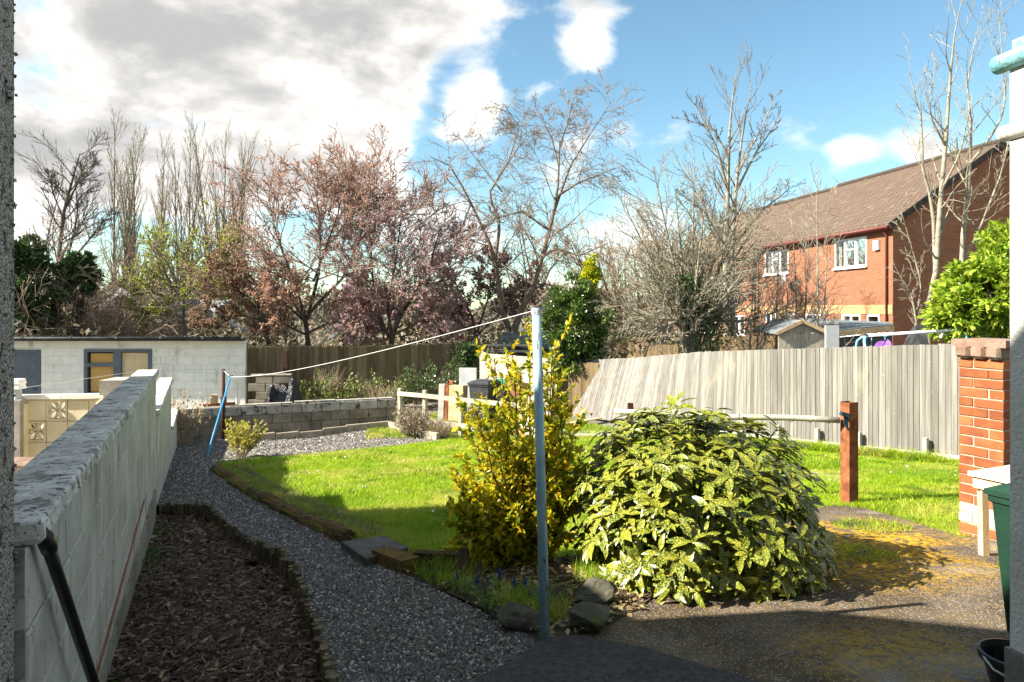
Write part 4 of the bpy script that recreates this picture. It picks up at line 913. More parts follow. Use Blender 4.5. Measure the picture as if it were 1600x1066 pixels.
# ------------------------------------------------------------------ white shed
def build_shed():
    d = 18.6; x0 = P(-160, 527, d)[0]; x1 = P(383, 527, d)[0]; zt_ = P(0, 531, d)[2]; zg = -3.15; L = x1-x0
    t = thing('white_shed', 'long white painted block shed with flat black roof', 'shed', (x1, d, zg)); rng = np.random.default_rng(61)
    X = lambda px: P(px, 0, d)[0]-x0; Zp = lambda py: P(0, py, d)[2]
    ops = [(X(-30), X(64), zg-1, Zp(547)), (X(132), X(237), Zp(616), Zp(546))]
    bm_ = cbox('block', .442, .06, .218, .004, M['shed_block'], .0006, 1)
    nrm = np.array([0, -1.])
    lay('block', bm_, .442, .225, .006, t, (x0, d+.03), (1, 0, 0), L, 11, zt_, nrm, ops, rng=rng, jit=.0015)
    m = MB(); dp = 3.0
    # mortar face behind the blocks, left open at door and window
    ox = sorted([(a, b, c, e) for a, b, c, e in ops])
    def panel(a, b, c, e): m.box((x0+(a+b)/2, d+.061, (c+e)/2), (b-a, .11, e-c))
    panel(0, ox[0][0], zg, zt_-.01); panel(ox[0][1], ox[1][0], zg, zt_-.01); panel(ox[1][1], L-.003, zg, zt_-.01)
    panel(ox[0][0], ox[0][1], Zp(547), zt_-.01); panel(ox[1][0], ox[1][1], Zp(546), zt_-.01); panel(ox[1][0], ox[1][1], zg, Zp(616))
    m.build('mortar', M['shed_mortar'], t)
    sh = np.array([-.46*dp, dp, -.30])
    m = MB(); m.prism([(x1-.1, d+.12, zg), (x1-.004, d+.12, zg), (x1-.004, d+.12, zt_-.02), (x1-.1, d+.12, zt_-.02)], sh); m.prism([(x0, d+.12, zg), (x0+.1, d+.12, zg), (x0+.1, d+.12, zt_-.02), (x0, d+.12, zt_-.02)], sh)
    m.box(((x0+x1)/2+sh[0], d+dp+.17, (zg+zt_)/2-.17), (L, .1, zt_-zg-.34)); m.build('rear_walls', M['shed_block'], t)
    m = MB(); m.prism([(x0-.06, d-.25, zt_+.0), (x1+.09, d-.25, zt_+.0), (x1+.09, d-.25, zt_+.06), (x0-.06, d-.25, zt_+.06)], sh*1.15); rf = m.build('roof', M['felt'], t)
    m = MB(); m.box(((x0+x1)/2+.03, d-.275, zt_+.035), (L+.13, .04, .11)); m.build('fascia', M['felt'], t)
    m = MB(); m.tube([(x0, d-.34, zt_+.045), (x1+.05, d-.34, zt_+.055)], .04, 10); gt = m.build('gutter', M['felt'], t, smooth=True)
    for px in (34, 110, 182, 251, 317, 380): m = MB(); p = P(px, 526, d-.34); m.tube([(p[0]-.04, d-.34, zt_+.05), (p[0]+.04, d-.34, zt_+.05)], .052, 10); m.build('bracket', M['felt'], gt)
    # door
    a, b, c, e = ops[0]; m = MB(); m.box((x0+(a+b)/2, d+.07, (zg+e)/2), (b-a-.012, .05, e-zg-.02)); dr = m.build('door', M['slate_paint'], t)
    m = MB(); m.box((x0+b-.05, d+.02, (zg+e)/2), (.085, .06, e-zg-.01)); m.box((x0+(a+b)/2-.05, d+.018, e-.05), (b-a-.1, .06, .085)); m.build('frame', M['slate_paint'], dr)
    m = MB(); m.box((x0+b-.18, d+.03, Zp(608)), (.10, .05, .03)); m.build('handle', M['bin_black'], dr)
    # window: left sash with transom, middle post, right pane
    a, b, c, e = ops[1]; xa, xb = x0+a, x0+b; fw = .095; m = MB(); yf = d+.0
    for (u0, u1, v0, v1) in ((xa, xa+fw, c, e), (xb-fw*.9, xb, c, e), (xa+fw, xb-fw*.9, e-fw*.8, e), (xa+fw, xb-fw*.9, c, c+.05), (P(178, 0, d)[0], P(190, 0, d)[0], c+.05, e-fw*.8), (xa+fw, P(178, 0, d)[0], Zp(573), Zp(567.5))):
        m.box(((u0+u1)/2, yf, (v0+v1)/2), (u1-u0, .07, v1-v0))
    wn = m.build('window', M['slate_paint'], t)
    for (p0, p1, q0, q1, mt, nm) in ((141, 178, 553, 567.5, 'osb', 'boarded_pane'), (141, 178, 573, 612, 'osb', 'boarded_pane'), (190, 231, 552, 613, 'cream_blind', 'pane')):  # right pane: flat cream painted in place of a reflection in the glass
        m = MB(); u0, u1 = P(p0, 0, d)[0], P(p1, 0, d)[0]; m.box(((u0+u1)/2, d+.045, (Zp(q0)+Zp(q1))/2), (u1-u0+.02, .014, Zp(q0)-Zp(q1)+.02)); m.build(nm, M[mt], wn)
    m = MB(); m.box(((xa+xb)/2, d-.06, c-.025), (xb-xa+.06, .16, .05)); m.build('sill', M['slate_paint'], wn)
    # blocked up doorway seen as a faint outline
    for px in (270, 322, 370): m = MB(); u = P(px, 0, d)[0]; m.box((u, d-.006, (Zp(570)+zg)/2), (.02, .012, Zp(570)-zg)); m.build('patch_edge', M['shed_block'], t)
    m = MB(); u0, u1 = P(270, 0, d)[0], P(370, 0, d)[0]; m.box(((u0+u1)/2, d-.006, Zp(570)), (u1-u0, .012, .022)); m.build('patch_edge', M['shed_block'], t)
build_shed()

# ------------------------------------------------------------------ cream pierced-block wall next door
def build_screen_wall():
    d = 9.5; zt_ = P(0, 622, d)[2]; x0 = P(-6, 0, d)[0]; x1 = P(172, 0, d)[0]; t = thing('screen_wall', 'cream painted wall with pierced flower pattern blocks next door', 'wall', (x1, d, zt_-1.3))
    bw = .295; rng = np.random.default_rng(2)
    solid = cbox('block', bw-.006, .09, bw-.006, .008, M['cream'], .001, 1)
    m = MB(); h = (bw-.006)/2                               # pierced block: frame and four leaf shaped ribs
    for (cx_, cz_, sx, sz) in ((-h+.014, 0, .028, 2*h), (h-.014, 0, .028, 2*h), (0, -h+.014, 2*h-.056, .028), (0, h-.014, 2*h-.056, .028)): m.box((cx_, 0, cz_), (sx, .09, sz))
    for k in range(4):
        a = math.pi/4+k*math.pi/2; c_, s_ = math.cos(a), math.sin(a); R = h*1.30
        for sg in (-1, 1):
            pts = []
            for q in np.linspace(.04, 1, 7):
                w = .042*math.sin(math.pi*min(q, 1.0)*.93)*sg; pts.append((c_*R*q-s_*w, s_*R*q+c_*w))
            for (ax, az), (bx, bz) in zip(pts[:-1], pts[1:]): m.beam((ax, 0, az), (bx, 0, bz), .075, .013, (0, 1, 0.001)) if False else m.beam((ax, 0, az), (bx, 0, bz), .015, .07, (0, 1, 0))
    pierced = m.mesh('pierced_block'); pierced.materials.append(M['cream'])
    ox = P(42, 0, d)[0]
    cols = list(range(-2, 5))
    for r in range(4):
        for c in cols:
            p = (ox+(c+.5)*bw, d, zt_-.02-(r+.5)*bw); isp = (r, c) in ((0, 1), (1, 0), (1, 2), (2, 1))
            if isp and (r, c) in ((1, 2), (2, 1)): isp = False
            piece('pierced_block' if isp else 'block', pierced if isp else solid, t, p)
    m = MB(); m.beam((x0, d, zt_+.012), (P(100, 0, d)[0], d, zt_+.02), .16, .055); m.beam((P(100.6, 0, d)[0], d, zt_+.02), (x1-.05, d, zt_+.035), .16, .055); m.build('coping', M['cream_cap'], t)
    m = MB(); m.box((ox-.06, d-.06, zt_-.72), (.22, .14, 1.3)); m.build('pier', M['cream'], t)
    p = P(28, 624, 9.4); t2 = thing('post_lantern', 'white ribbed cap on a grey post beside the cream wall', 'post', p)
    m = MB()
    for i in range(4): m.box(p+np.array([-.01, 0, .16+.035*i]), (.15-.012*(i % 2), .15-.012*(i % 2), .033))
    m.build('ribbed_cap', M['white_trim'], t2); m = MB(); m.tube([p+np.array([0, 0, .0]), p+np.array([0, 0, .14])], [.055, .045], 10); m.build('post', M['grey_panel'], t2); m = MB(); m.box(p+np.array([0, 0, -.7]), (.20, .2, 1.4)); m.build('pier', M['concrete'], t2)
    # grey block resting beyond the side wall and a timber offcut
    p = P(186, 603, 7.6); t3 = thing('concrete_pier', 'grey concrete pier with square cap just behind the wall coping', 'pier', (p[0], p[1], zt(p[0], p[1])-.3)); m = MB(); m.box(p, (.24, .38, .16), (1, .1, 0)); m.build('cap', M['concrete'], t3); m = MB(); m.box(p-np.array([0, 0, .93]), (.19, .30, 1.7), (1, .1, 0)); m.build('shaft', M['cream'], t3)
    p = P(157, 640, 8.2); m = MB(); m.box(p-np.array([0, 0, .65]), (.06, .5, 1.5), (.9, .42, 0)); tag(m.build('timber_offcut', M['timber'], None, p), 'brown timber board against the cream wall', 'board')
    p = P(60, 727, 8.6); m = MB(); m.box(p-np.array([0, 0, .3]), (.9, .5, .70)); tag(m.build('brick_ledge', M['pier_cap'], None, p), 'red brick ledge at the foot of the cream wall', 'ledge')
build_screen_wall()

# ------------------------------------------------------------------ timber fences
def boards_fence(name, label, A, B, top, h, mt, bw=.105, th=.014, nrm=None, lean=None, seed=0, rails=True, group=None, jit=.004, skip=None, dirtop=None):
    """Overlapping upright boards from A to B; top(q) gives the top level, lean(q) how far the top is pushed back."""
    rng = np.random.default_rng(seed); A = np.array(A, float); B = np.array(B, float); L = np.linalg.norm(B-A); U = (B-A)/L
    N2 = np.array([U[1], -U[0]]) if nrm is None else np.array(nrm)
    t = thing(name, label, 'fence', (*((A+B)/2), top(.5)-h), group)
    mes = [cbox('board', bw*1.12, th, h, .003, mt, .0012, k) for k in range(3)]; n = int(L/bw)
    slope = (top(1)-top(0))/L
    wd = rng.uniform(.72, 1.3, n); wd = wd/wd.sum(); cum = np.concatenate([[0], np.cumsum(wd)])
    for i in range(n):
        q = (cum[i]+cum[i+1])/2
        c = A+U*L*q; z1 = top(q)+rng.normal(0, jit); ln = lean(q) if lean else 0.0
        Zd = np.array([-N2[0]*ln, -N2[1]*ln, h]); Zd /= np.linalg.norm(Zd)
        base = np.array([c[0], c[1], z1-h]); mid = base+Zd*h/2
        tw = -math.radians(5.5)+rng.normal(0, .02); X = np.array([U[0]+N2[0]*tw, U[1]+N2[1]*tw, 0])
        Yv = np.cross(Zd, X); X = np.cross(Yv, Zd)
        roll = rng.normal(0, .006); X = X+Zd*roll
        piece('board', mes[i % 3], t, mid, X, Zd, (wd[i]*n, 1, 1))
    if rails:
        for f in (.18, .52, .86):
            for k in range(8):
                q0, q1 = k/8, (k+1)/8; e = []
                for q in (q0, q1):
                    c = A+U*L*q; ln = lean(q) if lean else 0.0; Zd = np.array([-N2[0]*ln, -N2[1]*ln, h]); Zd /= np.linalg.norm(Zd); e.append(np.array([c[0], c[1], top(q)-h])+Zd*h*f-np.array([N2[0], N2[1], 0])*.045)
                m = MB(); m.beam(e[0], e[1], .045, .07); m.build('rail', mt, t)
    return t
FA = np.array([6.45, 10.0]); FD = np.array([-.49, .872]); FN = np.array([-.872, -.49])
def build_right_fence():
    A = FA-FD*2.2; B = FA+FD*9.9; L = 12.1
    def top(q): s = q*L-2.2; return -.52-.078*s-.05*max(0, (s-5.2)/4)**1.5
    def lean(q): s = q*L-2.2; return .52*float(sstep((s-3.2)/5.0))
    t = boards_fence('board_fence', 'tall weathered grey board fence leaning back at its far end', A, B, top, 1.62, M['grey_board'], .086, .017, FN, lean, 71)
    gb = cbox('gravel_board', 1.8, .05, .15, .006, M['concrete'], .002, 3)
    for i in range(6):
        s = -2.0+1.84*i+.9
        if s > 5.6: break
        c = FA+FD*s+FN*.03; piece('gravel_board', gb, t, (c[0], c[1], top((s+2.2)/L)-1.62-.075), (FD[0], FD[1], -.078))
    sp = cbox('post_spur', .075, .075, .46, .01, M['concrete'], .002, 4)
    for px in (1222, 1283, 1348, 1452):
        k = (px-CX)/F_PX; s = (6.45-k*10)/(k*.872+.49); c = FA+FD*s+FN*.10; piece('post_spur', sp, t, (c[0], c[1], top((s+2.2)/L)-1.62+.0), (FD[0], FD[1], 0))
    return top
ftop = build_right_fence()
bA = P(378, 543, 20.6); bB = P(748, 537, 22.2)
boards_fence('back_fence', 'brown close board fence in shade across the far end', bA[:2], bB[:2], lambda q: bA[2]+(bB[2]-bA[2])*q+.02*math.sin(q*9), 1.85, M['back_board'], .115, .016, (0, -1), None, 72, jit=.012)
wA = P(750, 552, 20.6); wB = P(862, 560, 18.6)
boards_fence('pale_fence', 'sunlit bleached board fence behind the bins', wA[:2], wB[:2], lambda q: wA[2]+(wB[2]-wA[2])*q-.10*min(1, q*9)+.10, 1.7, M['pale_board'], .12, .015, (-.75, -.66), None, 73)
oA = P(868, 575, 18.9); oB = P(935, 560, 18.2)
boards_fence('brown_fence', 'shaded brown fence panel between the holly and the leaning fence', oA[:2], oB[:2], lambda q: P(900, 566, 18.5)[2], 1.6, M['back_board'], .12, .015, (0, -1), None, 74)
for k, (a, b, da, db, ya, yb, lab) in enumerate(((955, 1016, 25, 24, 527, 528, 'grey brown fence panel left of the ivy clad tree'), (1010, 1060, 22, 21.5, 538, 539, 'short dark fence panel just behind the ivy clad tree'), (1125, 1222, 21.5, 20.5, 526, 524, 'brown fence panel between the ivy clad tree and the garden shed'))):
    a_, b_ = P(a, ya, da), P(b, yb, db); boards_fence('rear_fence_panel', lab, a_[:2], b_[:2], lambda q: a_[2]+(b_[2]-a_[2])*q, 1.5, M['back_board'], .13, .015, (0, -1), None, 75+k, group='fence panels in the gardens beyond')
    m = MB(); m.box((b_[0]+.06, b_[1]-.03, b_[2]-.7), (.12, .12, 1.6)); tag(m.build('fence_post', M['concrete'], None, b_), 'concrete post at the near end of the '+lab.split(' panel')[0]+' panel', 'post', 'fence posts in the gardens beyond') if False else None

# dark post standing by the back fence
p = P(446.5, 600, 19.2); m = MB(); m.beam(p-np.array([0, 0, .9]), P(446.5, 548, 19.2), .12, .12, (0, 1, 0)); tag(m.build('timber_post', M['rust_dark'], None, p), 'dark square post in front of the brown back fence', 'post')

# ------------------------------------------------------------------ rail fence
def build_rail_fence():
    posts = [(625, 608, 16.9), (720, 617, 15.6), (840, 628, 14.4)]; tp = [P(*q) for q in posts]
    t = thing('rail_fence', 'low weathered post and rail fence between lawn and bins', 'fence', (tp[1][0], tp[1][1], zt(tp[1][0], tp[1][1])))
    pm = cbox('post', .10, .10, 1.0, .012, M['rail_wood'], .003, 1)
    tp2 = [tp[0], P(664, 611, 16.3), tp[1], tp[2]]
    for q in tp2: piece('post', pm, t, q-np.array([0, 0, .48]), (1, -.5, 0))
    for a, b in zip(tp2[:-1], tp2[1:]):
        off = np.array([-.05, -.07, -.10]); m = MB(); m.beam(a+off, b+off, .035, .10); m.build('rail', M['pale_board'], t)
        off = np.array([-.05, -.07, -.70]); m = MB(); m.beam(a+off, b+off, .04, .13); m.build('bottom_rail', M['pale_board'], t)
build_rail_fence()

# ------------------------------------------------------------------ rusty post with the tied rail
RP_B = gp(1327, 786); RP_B[2] = zt(RP_B[0], RP_B[1])
def build_rusty_post():
    h = (HY-628)*RP_B[1]/F_PX-RP_B[2]; t = thing('rusty_post', 'thick rusty steel channel post standing in the grass', 'post', RP_B); c = RP_B
    X = np.array([.93, .36, 0]); Yv = np.array([-.36, .93, 0]); m = MB(); zc = np.array([0, 0, h/2-.03])
    m.box(c+zc-Yv*.05, (.115, .010, h+.06), X); m.box(c+zc+Yv*.05, (.115, .010, h+.06), X); m.box(c+zc+X*.052, (.010, .09, h+.05), X); m.box(c+zc-X*.052, (.010, .09, h+.05), X); m.build('channel', M['rust'], t)
    m = MB(); m.box(c+np.array([0, 0, h-.03]), (.1, .085, .012), X); m.build('web', M['rust_dark'], t)
    a = c+np.array([-.06, -.02, 0]); a[2] = (HY-657)*RP_B[1]/F_PX; b = P(925, 643, 7.6)
    t2 = thing('tied_rail', 'long pale algae stained rail tied to the rusty post', 'rail', (a+b)/2); m = MB(); n = 10
    m.tube([a+(b-a)*q+np.array([0, 0, .01*math.sin(q*9)]) for q in np.linspace(.015, .9, n)], .030, 10); m.build('rail', M['rail_green'], t2, smooth=True)
    m = MB()
    for q in np.linspace(.04, .86, 13):
        o = a+(b-a)*q; v = unit(b-a); m.tube([o+v*(.05*s/10)+np.array([0, math.cos(s*.628)*.032, math.sin(s*.628)*.032]) for s in range(11)], .003, 4, False)
    m.build('wire_wrap', M['wire'], t2)
    m = MB(); o = a+np.array([.0, -.04, .02]); 
    for s in range(5): m.tube([o+np.array([-.03+.008*s, -.02, .06]), o+np.array([-.035+.009*s, -.03, -.03-.02*s]), o+np.array([.01+.004*s, -.03, -.09])], .006, 5)
    m.box(o+np.array([-.02, -.02, .05]), (.09, .05, .04), (1, 0, -.3)); m.build('blue_tie', mat('tie_blue', (.012, .03, .05), (.02, .05, .075), 9, rough=.7), t2)
    p = P(985, 655, 7.9); m = MB(); m.beam(np.array([p[0], p[1], zt(p[0], p[1])]), P(985, 630, 7.9), .06, .06, (0, 1, 0)); tag(m.build('short_post', M['rust_dark'], None, p), 'short dark post rising behind the spotted shrub', 'post')
build_rusty_post()

# ------------------------------------------------------------------ table, bins, bucket
def build_table():
    c = np.array([P(1575, 0, 4.75)[0], 4.85]); z = zt(*c); zt_ = P(0, 737, 4.8)[2]; a0 = c+np.array([-.13, 0])
    X = np.array([.419, -.908]); t = thing('wooden_table', 'rough wooden garden table with worn top behind the white wall', 'table', (c[0], c[1], z))
    o = np.array([P(1514, 0, 4.72)[0], 4.72])
    def pt(u, v, zz): return (o[0]+X[0]*u-X[1]*v, o[1]+X[1]*u+X[0]*v, zz)
    m = MB(); m.prism([pt(0, 0, zt_), pt(1.1, 0, zt_), pt(1.1, .5, zt_), pt(0, .5, zt_)], (0, 0, .022)); m.build('table_top', M['table_top'], t)
    m = MB(); m.prism([pt(0, -.012, zt_-.004), pt(1.1, -.012, zt_-.004), pt(1.1, -.001, zt_-.004), pt(0, -.001, zt_-.004)], (0, 0, .03)); m.build('edge_strip', M['white_trim'], t)
    for u0, u1, v0, v1 in ((.02, 1.06, .01, .045), (.02, 1.06, .44, .475), (.02, .05, .05, .43)):
        m = MB(); m.prism([pt(u0, v0, zt_-.085), pt(u1, v0, zt_-.085), pt(u1, v1, zt_-.085), pt(u0, v1, zt_-.085)], (0, 0, .083)); m.build('apron', M['table_wood'], t)
    for u, v in ((.06, .05), (1.02, .05), (.06, .40), (1.02, .40)):
        m = MB(); f = np.array(pt(u-.02, v+.05, 0)); f[2] = zt(f[0], f[1]); m.beam(np.array(pt(u, v, zt_-.01)), f, .045, .05, (0, 1, 0)); m.build('leg', M['table_wood'], t)
build_table()
def wheelie(name, lab, c, zb, h, w, dp, rz, body, lid, group=None):
    X = np.array([math.cos(rz), math.sin(rz), 0]); Yv = np.array([-X[1], X[0], 0]); c = np.array([c[0], c[1], zb]); Z = np.array([0, 0, 1.])
    t = thing(name, lab, 'bin', c, group)
    def ring(z, a, b): return [c+X*(sx*a/2)+Yv*(sy*b/2)+Z*z for sx, sy in ((-1, -1), (1, -1), (1, 1), (-1, 1))]
    m = MB(); R = [ring(.05*h, w*.78, dp*.74), ring(.86*h, w*.95, dp*.94), ring(.87*h, w, dp), ring(.91*h, w, dp)]; V = sum(R, []); Fc = [(3, 2, 1, 0), (12, 13, 14, 15)]
    for i in range(3):
        for j in range(4): Fc.append((i*4+j, i*4+(j+1) % 4, (i+1)*4+(j+1) % 4, (i+1)*4+j))
    m.add(V, Fc); m.build('body', body, t)
    m = MB(); R = [ring(.912*h, w*1.04, dp*1.06), ring(.945*h, w*1.04, dp*1.06), ring(.985*h, w*.82, dp*.8), ring(h, w*.6, dp*.5)]; V = sum(R, []); m.add(V, Fc); ld = m.build('lid', lid, t)
    m = MB(); m.beam(c+Z*(.90*h)-X*w*.35+Yv*dp*.6, c+Z*(.90*h)+X*w*.35+Yv*dp*.6, .03, .03); m.build('handle', lid, t)
    for s in (-1, 1): m = MB(); q = c+X*(s*w*.42)+Yv*dp*.36+Z*.09*h/1.0; m.tube([q-X*.03, q+X*.03], .09*h, 14); m.build('wheel', M['bin_black'], t)
c = np.array([2.545, 3.12]); zb = zt(*c); wheelie('wheelie_bin', 'dark green wheelie bin half hidden by the white wall', c, zb, P(0, 772, 3.0)[2]-zb, .42, .46, .43+math.pi, M['bin_green'], M['bin_green'])
wheelie('wheelie_bin', 'black wheelie bin beyond the rail fence', P(757, 0, 17.2)[:2], -2.87, 1.07, .58, .62, -.5, M['bin_black'], M['bin_black'], 'wheelie bins by the pale fence')
wheelie('wheelie_bin', 'green lidded bin behind the golden shrub', P(784, 0, 18.0)[:2], -2.87, 1.0, .50, .55, -.4, M['bin_black'], M['bin_lid_green'], 'wheelie bins by the pale fence')
wheelie('wheelie_bin', 'brown lidded bin nearest the blue pole', P(806, 0, 17.4)[:2], -2.87, .98, .50, .55, -.5, M['bin_brown'], M['bin_brown'], 'wheelie bins by the pale fence')
def build_bucket():
    c = P(1563, 1040, 2.72); rim = P(1563, 1022, 2.72)[2]; zb = zt(c[0], c[1]); t = thing('bucket', 'black plastic bucket on the ground against the white wall', 'bucket', (c[0]+.06, c[1], zb)); x = c[0]+.065; n = 22; V = []; Fc = []
    prof = [(.085, zb+.005), (.115, rim-.03), (.130, rim-.028), (.132, rim), (.122, rim+.002), (.112, rim-.02), (.08, zb+.02)]
    for r, z in prof:
        for j in range(n): a = 2*math.pi*j/n; V.append((x+r*math.cos(a), c[1]+r*math.sin(a), z))
    for i in range(len(prof)-1):
        for j in range(n): Fc.append((i*n+j, i*n+(j+1) % n, (i+1)*n+(j+1) % n, (i+1)*n+j))
    Fc.append(tuple(range((len(prof)-1)*n, len(prof)*n))); m = MB(); m.add(V, Fc); m.build('body', M['bucket'], t, smooth=False)
    m = MB(); m.tube([(x-.132, c[1], rim-.01), (x-.135, c[1]-.06, rim-.03), (x-.09, c[1]-.14, rim-.045), (x, c[1]-.165, rim-.05), (x+.09, c[1]-.14, rim-.045), (x+.132, c[1], rim-.01)], .004, 6); m.build('bail_handle', M['grey_panel'], t)
build_bucket()

# ------------------------------------------------------------------ things kept beyond the rail fence
def slabthing(name, lab, cat, p0, p1, d, th, mt, rx=.1, group=None, ang=-.35):
    a = P(p0[0], p1[1], d); w = (p1[0]-p0[0])*d/F_PX; h = (p1[1]-p0[1])*d/F_PX; c = P((p0[0]+p1[0])/2, (p0[1]+p1[1])/2, d); m = MB()
    X = np.array([math.cos(ang), math.sin(ang), 0]); m.box(c, (w/math.cos(ang)*.9, th, h), X, (0, rx, 1)); tag(m.build(name, M[mt], None, P((p0[0]+p1[0])/2, p1[1], d)), lab, cat, group)
g_ = 'boards and slabs stored by the bins'
slabthing('grey_panel', 'tall pale grey panel standing against the pale fence', 'panel', (716, 575), (746, 651), 18.4, .10, 'grey_panel', .04, g_, -.15)
slabthing('paving_slab', 'thin pale slab on edge at the left of the boards', 'slab', (687, 600), (697, 656), 17.8, .22, 'concrete', .10, g_)
slabthing('timber_plank', 'dark brown plank on edge between pale slab and chipboard', 'plank', (698, 600), (703, 657), 17.7, .24, 'rust', .08, g_)
slabthing('chipboard_box', 'tan chipboard box beside the grey panel', 'box', (703, 602), (728, 658), 17.6, .3, 'timber', .08, g_)
slabthing('orange_offcut', 'small orange offcut on top of the boards', 'offcut', (703, 595), (709, 603), 17.9, .1, 'brick', .0, g_)
slabthing('white_crate', 'white crate behind the golden shrub', 'crate', (812, 640), (850, 683), 15.4, .3, 'white_trim', .0, g_)
def debris():
    rng = np.random.default_rng(81); names = ['whitish plank lying across the top of the rubble', 'long pale plank pointing at the rail', 'brown splintered plank nearest the spotted shrub', 'short reddish timber on the pile', 'grey broken board at the back of the pile', 'flat pale board at the front of the pile', 'narrow batten leaning on the pile', 'pinkish board half under the leaning fence', 'weathered board end beside the shrub', 'thin light lath on the left of the pile', 'wide grey board under the rubble', 'split batten on the right of the pile']
    for i, nm in enumerate(names):
        px = 905+rng.uniform(-5, 60); py = 655+rng.uniform(0, 24); p = G(px, py); p[2] = zt(p[0], p[1])+.05+.04*(i % 4); a = rng.uniform(-.5, .9)
        m = MB(); m.box(p, (rng.uniform(.7, 1.8), rng.uniform(.07, .16), .03), (math.cos(a), math.sin(a), rng.normal(0, .06)), (rng.normal(0, .15), rng.normal(0, .15), 1)); tag(m.build('broken_plank', M[['pale_board', 'timber', 'grey_board', 'rail_wood'][i % 4]], None, p), nm+' below the leaning fence', 'plank', 'broken planks below the leaning fence')
debris()
def compost():
    p = P(392, 630, 17.6); t = thing('compost_bay', 'low dark block bay beside the white shed', 'bay', p); m = MB(); bb = cbox('block', .44, .1, .2, .01, M['end_block'], .004, 2)
    for r in range(6):
        for c in range(2): piece('block', bb, t, p+np.array([.25+.46*c-(.2 if r % 2 else 0), .3, .58-.21*r]))
    m.beam(p+np.array([-.1, .3, .70]), p+np.array([.95, .3, .71]), .12, .03); m.build('capping', M['rail_wood'], t)
    for k, (px, w, h, lab) in enumerate(((424, .20, .42, 'black bag leaning at the left in the bay behind the end wall'), (438, .18, .40, 'slim black bag in the middle of the bay'), (455, .32, .52, 'bulging black bag at the right behind the end wall'))):
        c = P(px, 632, 17.5); c[2] += h*.3-.14; lump('bin_bag', c, (w, w*.8, h+.14), M['bag'], lab, 'bag', 11+k, 'black bags behind the end wall', 4)
compost()
# ------------------------------------------------------------------ shrubs
def leaf_parts(name, t, rng, shape, Pn, X, Z, S, mt, n_parts, score, stuff_name='foliage'):
    """The leaves that show largest become single parts, the rest one mass."""
    order = np.argsort(-score); a = order[:n_parts]; b = order[n_parts:]
    LV = shape[0]; mes = []
    for k in range(3):
        q = LV.copy(); q[:, 2] += (k-1)*.05*q[:, 0]**2; q[:, 1] *= (1, .9, 1.12)[k]; me = mesh_np(name, q, [shape[1]], True); me.materials.append(mt); mes.append(me)
    for i in a: piece(name, mes[i % 3], t, Pn[i], X[i], Z[i], (S[i],)*3)
    V, Fc = scatter(LV, shape[1], Pn[b], X[b], Z[b], S[b]); o = put(stuff_name, mesh_np(stuff_name, V, [Fc], True), mt, t); tag(o, kind='stuff')
LEAFA = (np.array([[0, 0, 0], [.10, .03, .005], [.10, -.03, .005], [.32, .155, .045], [.33, 0, 0], [.32, -.155, .045], [.60, .17, .035], [.61, 0, -.02], [.60, -.17, .035], [.84, .085, -.03], [.85, 0, -.07], [.84, -.085, -.03], [1, 0, -.14]]),
         np.array([[0, 2, 1], [1, 4, 3], [1, 2, 4], [2, 5, 4], [3, 4, 7], [3, 7, 6], [4, 5, 8], [4, 8, 7], [6, 7, 10], [6, 10, 9], [7, 8, 11], [7, 11, 10], [9, 10, 12], [10, 11, 12]]))
M['aucuba'] = leafmat('spotted_leaf', [(.016, .048, .008), (.035, .072, .010), (.065, .105, .012), (.115, .14, .016), (.19, .20, .022)], .16, .32, (120, .50, .57, (.40, .38, .045)), .5)
M['shrub_stem'] = mat('shrub_stem', (.05, .04, .025), (.10, .08, .05), 12, rough=.9, bump=.3)
